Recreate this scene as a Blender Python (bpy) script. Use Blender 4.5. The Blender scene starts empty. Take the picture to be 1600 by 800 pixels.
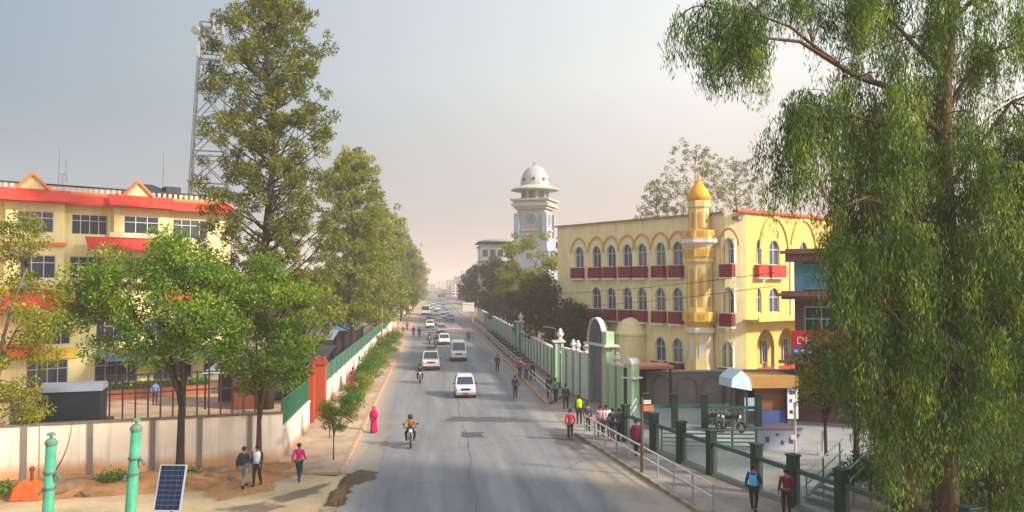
import bpy, bmesh, math, random
import numpy as np
from mathutils import Vector, Matrix

random.seed(7)
SC = bpy.context.scene
COL = SC.collection
R = math.radians

# ------------------------------------------------------------------ camera
FPX = 1244.0                      # focal length in pixels of a 1600 px wide frame
CAMZ = 8.5
YAW, PITCH = math.atan(125 / FPX), math.atan(44 / FPX)
cam_d = bpy.data.cameras.new('camera')
cam_d.sensor_width = 36.0
cam_d.lens = FPX / 1600 * 36
cam_d.clip_end = 6000
cam = bpy.data.objects.new('camera', cam_d)
cam.location = (0, 0, CAMZ)
cam.rotation_euler = (math.pi / 2 + PITCH, 0, -YAW)
COL.objects.link(cam)
SC.camera = cam

# ------------------------------------------------------------------ sky and sun
SUN_EL, SUN_AZ = 29.0, 119.0      # azimuth clockwise from +Y (the street's direction)
world = bpy.data.worlds.new('World')
SC.world = world
world.use_nodes = True
wn, wl = world.node_tree.nodes, world.node_tree.links
wn.clear()
sky = wn.new('ShaderNodeTexSky')
sky.sky_type = 'NISHITA'
sky.sun_disc = False
sky.sun_elevation = R(SUN_EL)
sky.sun_rotation = R(SUN_AZ)
sky.altitude = 1300
sky.air_density = 1.0
sky.dust_density = 3.0
sky.ozone_density = 1.0
# evening smog: a pale rose layer that thins with height, the same all round
geo = wn.new('ShaderNodeTexCoord')
sep = wn.new('ShaderNodeSeparateXYZ')
wl.new(geo.outputs['Generated'], sep.inputs[0])
ramp = wn.new('ShaderNodeValToRGB')
cr = ramp.color_ramp
cr.elements[0].position = 0.0
cr.elements[0].color = (0.92, 0.92, 0.92, 1)
cr.elements[1].position = 0.55
cr.elements[1].color = (0.8, 0.8, 0.8, 1)
wl.new(sep.outputs[2], ramp.inputs[0])
def sky_ramp(stops):
    r_ = wn.new('ShaderNodeValToRGB')
    el = r_.color_ramp.elements
    while len(el) < len(stops):
        el.new(0.5)
    for q, (pos, c) in zip(sorted(el, key=lambda q: q.position), stops):
        q.position = pos
    for q, (pos, c) in zip(sorted(el, key=lambda q: q.position), stops):
        q.color = (*c, 1)
    wl.new(sep.outputs[2], r_.inputs[0])
    return r_
# smog on the side away from the sun is blue-grey, towards the sun it is cream; rose at the horizon
away = sky_ramp([(0.0, (2.3, 1.65, 1.45)), (0.07, (1.0, 1.1, 1.18)), (0.2, (0.68, 1.02, 1.2)), (0.5, (0.9, 1.35, 1.65))])
toward = sky_ramp([(0.0, (3.1, 1.92, 1.6)), (0.11, (3.15, 2.55, 2.1)), (0.25, (4.0, 3.9, 3.5)), (0.5, (3.75, 3.95, 4.05))])
dot = wn.new('ShaderNodeVectorMath')
dot.operation = 'DOT_PRODUCT'
wl.new(geo.outputs['Generated'], dot.inputs[0])
dot.inputs[1].default_value = (math.sin(R(SUN_AZ)), math.cos(R(SUN_AZ)), 0.0)
side = wn.new('ShaderNodeMapRange')
side.inputs[1].default_value = -0.87
side.inputs[2].default_value = -0.15
wl.new(dot.outputs['Value'], side.inputs[0])
glow = wn.new('ShaderNodeMapRange')
glow.inputs[1].default_value = 0.0
glow.inputs[2].default_value = 1.0
glow.inputs[3].default_value = 1.0
glow.inputs[4].default_value = 2.2
wl.new(dot.outputs['Value'], glow.inputs[0])
smix = wn.new('ShaderNodeMixRGB')
wl.new(side.outputs[0], smix.inputs[0])
wl.new(away.outputs[0], smix.inputs[1])
wl.new(toward.outputs[0], smix.inputs[2])
smul = wn.new('ShaderNodeMixRGB')
smul.blend_type = 'MULTIPLY'
smul.inputs[0].default_value = 1
wl.new(smix.outputs[0], smul.inputs[1])
wl.new(glow.outputs[0], smul.inputs[2])
mixs = wn.new('ShaderNodeMixRGB')
wl.new(ramp.outputs[0], mixs.inputs[0])
wl.new(sky.outputs[0], mixs.inputs[1])
wl.new(smul.outputs[0], mixs.inputs[2])
bg = wn.new('ShaderNodeBackground')
bg.inputs[1].default_value = 0.115
wl.new(mixs.outputs[0], bg.inputs[0])
wo = wn.new('ShaderNodeOutputWorld')
wl.new(bg.outputs[0], wo.inputs[0])

sun_d = bpy.data.lights.new('sun', 'SUN')
sun_d.energy = 3.3
sun_d.angle = R(5)
sun_d.color = (1.0, 0.85, 0.65)
sun = bpy.data.objects.new('sun', sun_d)
sdir = Vector((math.sin(R(SUN_AZ)) * math.cos(R(SUN_EL)), math.cos(R(SUN_AZ)) * math.cos(R(SUN_EL)), math.sin(R(SUN_EL))))
sun.rotation_euler = sdir.to_track_quat('Z', 'Y').to_euler()
sun.location = (60, -20, 60)
COL.objects.link(sun)

SC.view_settings.view_transform = 'Standard'
SC.view_settings.look = 'None'
SC.view_settings.exposure = 1.2
SC.view_settings.gamma = 1.0
SC.view_settings.use_curve_mapping = False
SC.render.engine = 'CYCLES'
SC.cycles.max_bounces = 6
SC.cycles.diffuse_bounces = 3
SC.cycles.glossy_bounces = 2
SC.cycles.transmission_bounces = 3
SC.cycles.transparent_max_bounces = 8
SC.cycles.volume_bounces = 1
SC.cycles.use_denoising = True

# ------------------------------------------------------------------ placing helpers
CM = Matrix.Rotation(-YAW, 3, 'Z') @ Matrix.Rotation(math.pi / 2 + PITCH, 3, 'X')

def ray(px, py):
    return CM @ Vector(((px - 800) / FPX, (400 - py) / FPX, -1))

def G(px, py, z=0.0):
    d = ray(px, py)
    t = (z - CAMZ) / d.z
    return Vector((d.x * t, d.y * t, z))

def PD(px, py, Y):
    d = ray(px, py)
    t = Y / d.y
    return Vector((d.x * t, Y, CAMZ + d.z * t))

def UZ(px, py, A, dr):
    """where the sight line meets the upright plane through A along dr: (distance along dr, height)"""
    d = ray(px, py)
    n = (-dr[1], dr[0])
    t = (A[0] * n[0] + A[1] * n[1]) / (d.x * n[0] + d.y * n[1])
    x, y = d.x * t, d.y * t
    return ((x - A[0]) * dr[0] + (y - A[1]) * dr[1], CAMZ + d.z * t)

# ------------------------------------------------------------------ materials
def lin(c):
    return tuple(((v / 255) / 12.92 if v / 255 <= 0.04045 else ((v / 255 + 0.055) / 1.055) ** 2.4) for v in c)

MATS = {}

def mat(key, col, rough=0.8, var=0.18, scale=1.5, bump=0.0, bscale=30, metal=0.0, streak=0.0, spec=0.3, dirt=None, coat=0.0):
    """painted / plaster / metal surface: base colour with uneven tone, optional streaks and relief"""
    if key in MATS:
        return MATS[key]
    m = bpy.data.materials.new(key)
    m.use_nodes = True
    n, l = m.node_tree.nodes, m.node_tree.links
    p = n['Principled BSDF']
    p.inputs['Roughness'].default_value = rough
    p.inputs['Metallic'].default_value = metal
    p.inputs['Specular IOR Level'].default_value = spec
    p.inputs['Coat Weight'].default_value = coat
    c = lin(col)
    tc = n.new('ShaderNodeTexCoord')
    nz = n.new('ShaderNodeTexNoise')
    nz.inputs['Scale'].default_value = scale
    nz.inputs['Detail'].default_value = 7
    nz.inputs['Roughness'].default_value = 0.65
    l.new(tc.outputs['Object'], nz.inputs['Vector'])
    rp = n.new('ShaderNodeValToRGB')
    rp.color_ramp.elements[0].position = 0.3
    rp.color_ramp.elements[1].position = 0.72
    rp.color_ramp.elements[0].color = (*[v * (1 - var) for v in c], 1)
    rp.color_ramp.elements[1].color = (*[min(1, v * (1 + var * 0.6)) for v in c], 1)
    l.new(nz.outputs['Fac'], rp.inputs[0])
    out = rp.outputs[0]
    if streak:
        mp = n.new('ShaderNodeMapping')
        mp.inputs['Scale'].default_value = (2.2, 2.2, 0.16)
        l.new(tc.outputs['Object'], mp.inputs[0])
        n2 = n.new('ShaderNodeTexNoise')
        n2.inputs['Scale'].default_value = 2.0
        n2.inputs['Detail'].default_value = 5
        l.new(mp.outputs[0], n2.inputs['Vector'])
        r2 = n.new('ShaderNodeValToRGB')
        r2.color_ramp.elements[0].position = 0.5
        r2.color_ramp.elements[1].position = 0.75
        r2.color_ramp.elements[0].color = (0, 0, 0, 1)
        r2.color_ramp.elements[1].color = (streak, streak, streak, 1)
        l.new(n2.outputs['Fac'], r2.inputs[0])
        mx = n.new('ShaderNodeMixRGB')
        l.new(r2.outputs[0], mx.inputs[0])
        l.new(out, mx.inputs[1])
        mx.inputs[2].default_value = (*[v * 0.35 + 0.02 for v in c], 1)
        out = mx.outputs[0]
    if dirt:                                            # splash dirt: (colour, height, softness)
        sp = n.new('ShaderNodeSeparateXYZ')
        l.new(tc.outputs['Object'], sp.inputs[0])
        n3 = n.new('ShaderNodeTexNoise')
        n3.inputs['Scale'].default_value = 0.9
        n3.inputs['Detail'].default_value = 6
        l.new(tc.outputs['Object'], n3.inputs['Vector'])
        ma = n.new('ShaderNodeMath')
        ma.operation = 'MULTIPLY_ADD'
        l.new(n3.outputs['Fac'], ma.inputs[0])
        ma.inputs[1].default_value = -dirt[2] * 2
        l.new(sp.outputs[2], ma.inputs[2])
        mr = n.new('ShaderNodeMapRange')
        l.new(ma.outputs[0], mr.inputs[0])
        mr.inputs[1].default_value = dirt[1] - dirt[2] * 2
        mr.inputs[2].default_value = dirt[1] - dirt[2] * 0.6
        mr.inputs[3].default_value = 0.85
        mr.inputs[4].default_value = 0.0
        mx = n.new('ShaderNodeMixRGB')
        l.new(mr.outputs[0], mx.inputs[0])
        l.new(out, mx.inputs[1])
        mx.inputs[2].default_value = (*lin(dirt[0]), 1)
        out = mx.outputs[0]
    l.new(out, p.inputs['Base Color'])
    if bump:
        n4 = n.new('ShaderNodeTexNoise')
        n4.inputs['Scale'].default_value = bscale
        n4.inputs['Detail'].default_value = 4
        l.new(tc.outputs['Object'], n4.inputs['Vector'])
        b = n.new('ShaderNodeBump')
        b.inputs['Strength'].default_value = bump
        b.inputs['Distance'].default_value = 0.02
        l.new(n4.outputs['Fac'], b.inputs['Height'])
        l.new(b.outputs[0], p.inputs['Normal'])
    MATS[key] = m
    return m

def glass(key, col, rough=0.12):
    if key in MATS:
        return MATS[key]
    m = mat(key, col, rough, 0.3, 0.8, spec=0.8)
    return m

def leafmat(key, dark, mid, light, trans=0.35):
    if key in MATS:
        return MATS[key]
    m = bpy.data.materials.new(key)
    m.use_nodes = True
    n, l = m.node_tree.nodes, m.node_tree.links
    n.remove(n['Principled BSDF'])
    g = n.new('ShaderNodeNewGeometry')
    rp = n.new('ShaderNodeValToRGB')
    rp.color_ramp.elements[0].color = (*lin(dark), 1)
    rp.color_ramp.elements[1].color = (*lin(light), 1)
    el = rp.color_ramp.elements.new(0.55)
    el.color = (*lin(mid), 1)
    tc = n.new('ShaderNodeTexCoord')
    nz = n.new('ShaderNodeTexNoise')
    nz.inputs['Scale'].default_value = 0.7
    nz.inputs['Detail'].default_value = 2
    l.new(tc.outputs['Object'], nz.inputs['Vector'])
    ma = n.new('ShaderNodeMath')
    ma.operation = 'MULTIPLY_ADD'
    l.new(g.outputs['Random Per Island'], ma.inputs[0])
    ma.inputs[1].default_value = 0.6
    mb = n.new('ShaderNodeMath')
    mb.operation = 'MULTIPLY_ADD'
    l.new(nz.outputs['Fac'], mb.inputs[0])
    mb.inputs[1].default_value = 1.3
    mb.inputs[2].default_value = -0.45
    l.new(mb.outputs[0], ma.inputs[2])
    l.new(ma.outputs[0], rp.inputs[0])
    d = n.new('ShaderNodeBsdfPrincipled')
    d.inputs['Roughness'].default_value = 0.55
    d.inputs['Specular IOR Level'].default_value = 0.25
    t = n.new('ShaderNodeBsdfTranslucent')
    br = n.new('ShaderNodeMixRGB')
    br.blend_type = 'MULTIPLY'
    br.inputs[0].default_value = 1
    br.inputs[2].default_value = (1.5, 1.35, 0.45, 1)
    l.new(rp.outputs[0], d.inputs['Base Color'])
    l.new(rp.outputs[0], br.inputs[1])
    l.new(br.outputs[0], t.inputs[0])
    mx = n.new('ShaderNodeMixShader')
    mx.inputs[0].default_value = trans
    l.new(d.outputs[0], mx.inputs[1])
    l.new(t.outputs[0], mx.inputs[2])
    l.new(mx.outputs[0], n['Material Output'].inputs[0])
    MATS[key] = m
    return m

# ------------------------------------------------------------------ mesh helpers
class MB:
    def __init__(s):
        s.v = []
        s.f = []

    def add(s, vs, fs):
        b = len(s.v)
        s.v += [tuple(p) for p in vs]
        s.f += [tuple(i + b for i in f) for f in fs]
        return s

    def box(s, x0, x1, y0, y1, z0, z1):
        return s.add([(x0, y0, z0), (x1, y0, z0), (x1, y1, z0), (x0, y1, z0), (x0, y0, z1), (x1, y0, z1), (x1, y1, z1), (x0, y1, z1)],
                     [(3, 2, 1, 0), (4, 5, 6, 7), (0, 1, 5, 4), (1, 2, 6, 5), (2, 3, 7, 6), (3, 0, 4, 7)])

    def cbox(s, c, sz, rz=0.0):
        co, si = math.cos(rz), math.sin(rz)
        vs = []
        for dz in (-.5, .5):
            for dx, dy in ((-.5, -.5), (.5, -.5), (.5, .5), (-.5, .5)):
                x, y = dx * sz[0], dy * sz[1]
                vs.append((c[0] + x * co - y * si, c[1] + x * si + y * co, c[2] + dz * sz[2]))
        return s.add(vs, [(3, 2, 1, 0), (4, 5, 6, 7), (0, 1, 5, 4), (1, 2, 6, 5), (2, 3, 7, 6), (3, 0, 4, 7)])

    def path(s, pts, rad, n=6, cap=True):
        pts = [Vector(p) for p in pts]
        if not hasattr(rad, '__len__'):
            rad = [rad] * len(pts)
        b = len(s.v)
        up = None
        for i, p in enumerate(pts):
            t = (pts[min(i + 1, len(pts) - 1)] - pts[max(i - 1, 0)])
            if t.length < 1e-9:
                t = Vector((0, 0, 1))
            t.normalize()
            if up is None:
                up = Vector((0, 0, 1)) if abs(t.z) < 0.9 else Vector((1, 0, 0))
            a = t.cross(up)
            if a.length < 1e-6:
                a = t.cross(Vector((0, 1, 0)))
            a.normalize()
            bb = t.cross(a)
            up = -bb if False else up
            for k in range(n):
                an = 2 * math.pi * k / n
                q = p + (a * math.cos(an) + bb * math.sin(an)) * rad[i]
                s.v.append(tuple(q))
        for i in range(len(pts) - 1):
            for k in range(n):
                k2 = (k + 1) % n
                s.f.append((b + i * n + k, b + i * n + k2, b + (i + 1) * n + k2, b + (i + 1) * n + k))
        if cap:
            s.f.append(tuple(b + k for k in range(n))[::-1])
            s.f.append(tuple(b + (len(pts) - 1) * n + k for k in range(n)))
        return s

    def lathe(s, prof, c=(0, 0, 0), n=12, rot=0.0, sy=1.0):
        b = len(s.v)
        for r, z in prof:
            for k in range(n):
                a = 2 * math.pi * k / n + rot
                s.v.append((c[0] + r * math.cos(a), c[1] + r * math.sin(a) * sy, c[2] + z))
        for i in range(len(prof) - 1):
            for k in range(n):
                k2 = (k + 1) % n
                s.f.append((b + i * n + k, b + i * n + k2, b + (i + 1) * n + k2, b + (i + 1) * n + k))
        s.f.append(tuple(b + k for k in range(n))[::-1])
        s.f.append(tuple(b + (len(prof) - 1) * n + k for k in range(n)))
        return s

    def extr(s, poly, vec):
        n = len(poly)
        vec = Vector(vec)
        a = [Vector(p) for p in poly]
        return s.add([tuple(p) for p in a] + [tuple(p + vec) for p in a],
                     [tuple(range(n))[::-1], tuple(range(n, 2 * n))] + [(i, (i + 1) % n, n + (i + 1) % n, n + i) for i in range(n)])

    def build(s, name, m, parent=None, smooth=False, loc=None, rz=None, bevel=0.0):
        me = bpy.data.meshes.new(name)
        me.from_pydata(s.v, [], s.f)
        bm = bmesh.new()
        bm.from_mesh(me)
        bmesh.ops.recalc_face_normals(bm, faces=bm.faces)
        bm.to_mesh(me)
        bm.free()
        if smooth:
            me.polygons.foreach_set('use_smooth', [True] * len(me.polygons))
        me.materials.append(m)
        o = bpy.data.objects.new(name, me)
        COL.objects.link(o)
        if parent:
            o.parent = parent
        if loc is not None:
            o.location = loc
        if rz is not None:
            o.rotation_euler.z = rz
        if bevel:
            bv = o.modifiers.new('bevel', 'BEVEL')
            bv.width = bevel
            bv.segments = 2
            bv.limit_method = 'ANGLE'
        return o

def meta(o, label=None, cat=None, group=None, kind=None):
    if label:
        o['label'] = label
    if cat:
        o['category'] = cat
    if group:
        o['group'] = group
    if kind:
        o['kind'] = kind
    return o

def thing(name, label, cat, loc=(0, 0, 0), rz=0.0, group=None):
    o = bpy.data.objects.new(name, None)
    o.empty_display_size = 0.3
    COL.objects.link(o)
    o.location = loc
    o.rotation_euler.z = rz
    return meta(o, label, cat, group)

def structure(name, mb, m, parent=None):
    o = mb.build(name, m, parent)
    if not parent:
        o['kind'] = 'structure'
    return o

KIDS = {}
def copy_tree(o, parent=None, loc=None, rz=None, label=None, group=None):
    c = o.copy()
    COL.objects.link(c)
    c.parent = parent
    for ch in [x for x in bpy.data.objects if x.parent == o]:
        copy_tree(ch, c)
    if loc is not None:
        c.location = loc
    if rz is not None:
        c.rotation_euler.z = rz
    if label:
        c['label'] = label
    if group:
        c['group'] = group
    return c

def inst(me, name, parent, m=None, loc=(0, 0, 0), rot=(0, 0, 0), sc=(1, 1, 1)):
    o = bpy.data.objects.new(name, me)
    COL.objects.link(o)
    o.parent = parent
    o.location = loc
    o.rotation_euler = rot
    o.scale = sc
    if m is not None:
        if not me.materials:
            me.materials.append(m)
        o.material_slots[0].link = 'OBJECT'
        o.material_slots[0].material = m
    return o

def place(o, x):
    return o

def text_part(s, name, m, parent, loc, rot, size, depth=0.01):
    cu = bpy.data.curves.new(name, 'FONT')
    cu.body = s
    cu.size = size
    cu.extrude = depth
    cu.align_x = 'CENTER'
    cu.align_y = 'CENTER'
    o = bpy.data.objects.new(name, cu)
    COL.objects.link(o)
    bpy.context.view_layer.update()
    me = bpy.data.meshes.new_from_object(o.evaluated_get(bpy.context.evaluated_depsgraph_get()))
    bpy.data.objects.remove(o)
    me.materials.clear()
    me.materials.append(m)
    t = bpy.data.objects.new(name, me)
    COL.objects.link(t)
    t.parent = parent
    t.location = loc
    t.rotation_euler = rot
    return t
# ------------------------------------------------------------------ ground materials
def ground_mat(key, base, light, dark, s1=0.25, s2=8, rough=0.9, stretch=(1, 1, 1), edge=None, bump=0.3):
    m = bpy.data.materials.new(key)
    m.use_nodes = True
    n, l = m.node_tree.nodes, m.node_tree.links
    p = n['Principled BSDF']
    p.inputs['Roughness'].default_value = rough
    p.inputs['Specular IOR Level'].default_value = 0.25
    tc = n.new('ShaderNodeTexCoord')
    mp = n.new('ShaderNodeMapping')
    mp.inputs['Scale'].default_value = stretch
    l.new(tc.outputs['Object'], mp.inputs[0])
    a = n.new('ShaderNodeTexNoise')
    a.inputs['Scale'].default_value = s1
    a.inputs['Detail'].default_value = 9
    a.inputs['Roughness'].default_value = 0.62
    l.new(mp.outputs[0], a.inputs['Vector'])
    rp = n.new('ShaderNodeValToRGB')
    rp.color_ramp.elements[0].position = 0.3
    rp.color_ramp.elements[1].position = 0.7
    rp.color_ramp.elements[0].color = (*lin(dark), 1)
    rp.color_ramp.elements[1].color = (*lin(light), 1)
    el = rp.color_ramp.elements.new(0.5)
    el.color = (*lin(base), 1)
    l.new(a.outputs['Fac'], rp.inputs[0])
    b = n.new('ShaderNodeTexNoise')
    b.inputs['Scale'].default_value = s2
    b.inputs['Detail'].default_value = 6
    l.new(tc.outputs['Object'], b.inputs['Vector'])
    mx = n.new('ShaderNodeMixRGB')
    mx.blend_type = 'OVERLAY'
    mx.inputs[0].default_value = 0.35
    l.new(rp.outputs[0], mx.inputs[1])
    l.new(b.outputs['Fac'], mx.inputs[2])
    out = mx.outputs[0]
    if edge:                                   # wind-blown dust lying along the two kerbs
        sp = n.new('ShaderNodeSeparateXYZ')
        l.new(tc.outputs['Object'], sp.inputs[0])
        for (x_in, x_out, amt) in edge:
            nn = n.new('ShaderNodeMath')
            nn.operation = 'MULTIPLY_ADD'
            l.new(a.outputs['Fac'], nn.inputs[0])
            nn.inputs[1].default_value = 2.2
            l.new(sp.outputs[0], nn.inputs[2])
            mr = n.new('ShaderNodeMapRange')
            l.new(nn.outputs[0], mr.inputs[0])
            mr.inputs[1].default_value = x_in + 1.1
            mr.inputs[2].default_value = x_out + 1.1
            mr.inputs[3].default_value = 0
            mr.inputs[4].default_value = amt
            m2 = n.new('ShaderNodeMixRGB')
            l.new(mr.outputs[0], m2.inputs[0])
            l.new(out, m2.inputs[1])
            m2.inputs[2].default_value = (*lin((190, 168, 142)), 1)
            out = m2.outputs[0]
    l.new(out, p.inputs['Base Color'])
    bp = n.new('ShaderNodeBump')
    bp.inputs['Strength'].default_value = bump
    bp.inputs['Distance'].default_value = 0.02
    l.new(b.outputs['Fac'], bp.inputs['Height'])
    l.new(bp.outputs[0], p.inputs['Normal'])
    MATS[key] = m
    return m

M_EARTH = ground_mat('earth', (128, 108, 88), (150, 126, 100), (96, 84, 70))
M_ROAD = ground_mat('asphalt', (116, 118, 124), (136, 137, 140), (96, 98, 104), 0.7, 26, 0.78, (1, 0.07, 1),
                    edge=[(-2.6, -4.3, 0.75), (6.2, 9.0, 0.5)], bump=0.25)
M_PATCH = ground_mat('asphalt_patch', (80, 82, 88), (92, 93, 97), (66, 68, 74), 1.2, 30)
M_PAVE = ground_mat('pavement_concrete', (168, 146, 126), (186, 162, 138), (138, 118, 100), 0.5, 10)
M_PAVE_R = ground_mat('grey_pavement', (138, 132, 128), (158, 150, 142), (108, 104, 102), 0.5, 10)
M_APRON = ground_mat('driveway_concrete', (176, 156, 126), (194, 174, 140), (140, 122, 100), 0.35, 9)
M_DIRT = ground_mat('orange_dirt', (162, 116, 76), (186, 142, 98), (112, 78, 52), 0.7, 9, bump=0.8)
M_MUD = ground_mat('wet_mud', (84, 66, 48), (110, 86, 58), (52, 44, 36), 1.0, 12, 0.45, bump=0.8)
M_YARD = ground_mat('yard_concrete', (164, 140, 116), (182, 156, 128), (132, 112, 94), 0.4, 8)
M_PLAZA = ground_mat('plaza_paving', (146, 148, 150), (158, 158, 158), (126, 128, 132), 0.5, 8)
M_KERB = ground_mat('kerb_stone', (150, 134, 120), (172, 152, 134), (112, 100, 90), 1.5, 14)
M_KERB_P = ground_mat('kerb_stone_pink', (176, 142, 122), (196, 162, 140), (140, 110, 94), 1.5, 14)

def sheet(name, pts, z, m, kind='structure', parent=None):
    b = MB()
    b.add([(p[0], p[1], z) for p in pts], [tuple(range(len(pts)))])
    o = b.build(name, m, parent)
    for p in o.data.polygons:
        if p.normal.z < 0:
            p.flip()
    if parent is None and kind:
        o['kind'] = kind
    return o

sheet('ground', [(-1500, -300), (1500, -300), (1500, 2600), (-1500, 2600)], -0.03, M_EARTH)

def KR(y):                                    # right kerb of the carriageway
    return 8.0 + max(0.0, 45 - y) * 0.112

road = sheet('road', [(-3.9, -60), (KR(-60), -60), (KR(45), 45), (8.0, 1500), (-3.9, 1500)], 0.0, M_ROAD)

def gp(*pts):
    return [tuple(G(*p)[:2]) for p in pts]
def stainmat(key, col, rough=.85, k=1.0, scale=1.4):
    m = mat(key, col, rough, .2, 2.0)
    n, l = m.node_tree.nodes, m.node_tree.links
    p = n['Principled BSDF']
    at = n.new('ShaderNodeAttribute')
    at.attribute_name = 'cover'
    nz = n.new('ShaderNodeTexNoise')
    nz.inputs['Scale'].default_value = scale
    nz.inputs['Detail'].default_value = 8
    tc = n.new('ShaderNodeTexCoord')
    l.new(tc.outputs['Object'], nz.inputs['Vector'])
    ma = n.new('ShaderNodeMath')
    ma.operation = 'MULTIPLY_ADD'
    l.new(nz.outputs['Fac'], ma.inputs[0])
    ma.inputs[1].default_value = 2.4
    ma.inputs[2].default_value = -1.2
    mb = n.new('ShaderNodeMath')
    mb.operation = 'ADD'
    l.new(ma.outputs[0], mb.inputs[0])
    l.new(at.outputs['Fac'], mb.inputs[1])
    mr = n.new('ShaderNodeMapRange')
    l.new(mb.outputs[0], mr.inputs[0])
    mr.inputs[1].default_value = .25
    mr.inputs[2].default_value = .85
    mr.inputs[3].default_value = 0
    mr.inputs[4].default_value = k
    l.new(mr.outputs[0], p.inputs['Alpha'])
    return m
def stain(name, px, m, parent, z, n=5, jit=.08, seed=1):
    """a thin stain on the ground that thins out towards its edge"""
    rr = random.Random(seed)
    P_ = [Vector((*p, 0)) for p in gp(*px)]
    out = []
    for i, p in enumerate(P_):
        q = P_[(i + 1) % len(P_)]
        for k in range(n):
            t = p.lerp(q, k / n)
            out.append(t + Vector((rr.uniform(-jit, jit), rr.uniform(-jit, jit), 0)))
    c = sum(out, Vector()) / len(out)
    N = len(out)
    vs = [tuple(c)] + [tuple(c + (o_ - c) * .55) for o_ in out] + [tuple(c + (o_ - c) * 1.1) for o_ in out]
    fs = [(0, 1 + i, 1 + (i + 1) % N) for i in range(N)] + [(1 + i, 1 + N + i, 1 + N + (i + 1) % N, 1 + (i + 1) % N) for i in range(N)]
    b = MB()
    b.add([(v[0], v[1], z) for v in vs], fs)
    o = b.build(name, m, parent)
    a = o.data.attributes.new('cover', 'FLOAT', 'POINT')
    a.data.foreach_set('value', [1.0] * (N + 1) + [-.35] * N)
    return o
S_DARK = stainmat('dark_road_stain', (84, 86, 92), .7, .5, .8)
S_MUD = stainmat('mud_stain', (78, 62, 46), .55, 1.0)
S_MUD2 = stainmat('brown_debris_stain', (128, 96, 62), .9, .9)
S_LIGHT = stainmat('pale_dust_stain', (176, 164, 150), .9, .4, .7)
S_TYRE = stainmat('grey_damp_stain', (120, 106, 92), .8, .7)
stain('dark_stain', [(716, 674), (757, 674), (759, 685), (718, 685)], stainmat('tar_patch', (80, 82, 88), .7, .85, 2.5), road, .006, jit=.03)
rt = random.Random(8)
M_TAR = mat('tar_seam', (86, 88, 94), .6, .3, 3)
for (xa, ya, xb, yb) in ((1.6, 30, 2.0, 75), (-3.6, 52.5, 7.8, 53.1), (0.5, 41, 5.2, 43.5), (5.6, 36, 8.4, 39), (-2.6, 31, -.2, 35)):
    n_ = 40
    L_, R_ = [], []
    dx_, dy_ = xb - xa, yb - ya
    ln = math.hypot(dx_, dy_)
    wob = 0.0
    for k in range(n_ + 1):
        wob = wob * .8 + rt.uniform(-.12, .12)
        cx_, cy_ = xa + dx_ * k / n_ - dy_ / ln * wob, ya + dy_ * k / n_ + dx_ / ln * wob
        hw_ = rt.uniform(.012, .04)
        L_.append((cx_ - dy_ / ln * hw_, cy_ + dx_ / ln * hw_, .003))
        R_.append((cx_ + dy_ / ln * hw_, cy_ - dx_ / ln * hw_, .003))
    b = MB()
    b.add(L_ + R_, [(k, k + 1, n_ + 2 + k, n_ + 1 + k) for k in range(n_)])
    b.build('tar_seam', M_TAR, road)
stain('dark_stain', [(690, 650), (835, 650), (850, 661), (660, 660)], S_DARK, road, .006)
stain('dark_stain', [(835, 665), (905, 665), (935, 690), (910, 712), (868, 706)], S_DARK, road, .006)
stain('pale_stain', [(560, 655), (640, 655), (660, 662), (560, 668)], S_LIGHT, road, .007)
stain('pale_stain', [(545, 735), (600, 660), (620, 665), (580, 800), (520, 802)], S_LIGHT, road, .005)
stain('pale_stain', [(880, 690), (920, 700), (1060, 802), (960, 802)], S_LIGHT, road, .005)
M_WHITE_SPILL = mat('dried_lime_spill', (205, 200, 195), 0.9, 0.2)
0 and stain('lime_spill', [(826, 696), (842, 694), (854, 703), (838, 708)], stainmat('lime_stain', (206, 202, 198), .9, .9), road, .008)
M_SUNSTRIP = mat('painted_sun_salmon', (206, 150, 134), 0.8, 0.25, 3)  # sun patch across the far road, painted salmon on a raised strip
M_SUNEDGE = mat('painted_sun_edge', (214, 205, 198), 0.8, 0.2, 3)  # bright near edge of that sun patch, also put in as colour
sunstrip = MB()
sunstrip.add([(2.2, 146, 0.005), (7.6, 146, 0.005), (7.6, 151, 0.10), (2.2, 151, 0.10), (7.6, 156, 0.005), (2.2, 156, 0.005)], [(0, 1, 2, 3), (3, 2, 4, 5)])
sunstrip.build('painted_sun_strip', M_SUNSTRIP, road)
sheet('painted_sun_line', [(2.0, 143.8), (7.7, 143.8), (7.7, 145.8), (2.0, 145.8)], 0.006, M_SUNEDGE, parent=road)
sheet('painted_sun_line', [(-3.8, 143.8), (1.0, 143.8), (1.0, 145.0), (-3.8, 145.0)], 0.006, M_SUNEDGE, parent=road)
# drain strip and wet mud by the driveway mouth
apron = sheet('driveway', [(-60, 6), (-3.6, 6), (-3.6, 36.2), (-7.2, 37.4), (-60, 30)], 0.004, M_APRON)
def blob(name, px, m, parent, z, seed, jit=0.25, n=4):
    rr = random.Random(seed)
    pts = []
    P_ = [Vector((*p, 0)) for p in gp(*px)]
    for i, p in enumerate(P_):
        q = P_[(i + 1) % len(P_)]
        for k in range(n):
            t = p.lerp(q, k / n)
            pts.append((t.x + rr.uniform(-jit, jit), t.y + rr.uniform(-jit, jit)))
    return sheet(name, pts, z, m, parent=parent)
stain('mud_strip', [(488, 806), (520, 762), (540, 738), (560, 736), (550, 770), (530, 806)], S_MUD, road, .010)
stain('mud_strip', [(530, 742), (560, 732), (594, 734), (590, 752), (556, 760), (530, 756)], S_MUD, road, .012, seed=2)
stain('debris_strip', [(510, 790), (530, 755), (545, 752), (540, 775), (525, 800)], S_MUD2, road, .014, seed=3)
stain('water_stain', [(436, 733), (530, 730), (560, 742), (530, 746), (436, 742)], S_MUD, apron, .012, seed=4)
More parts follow.
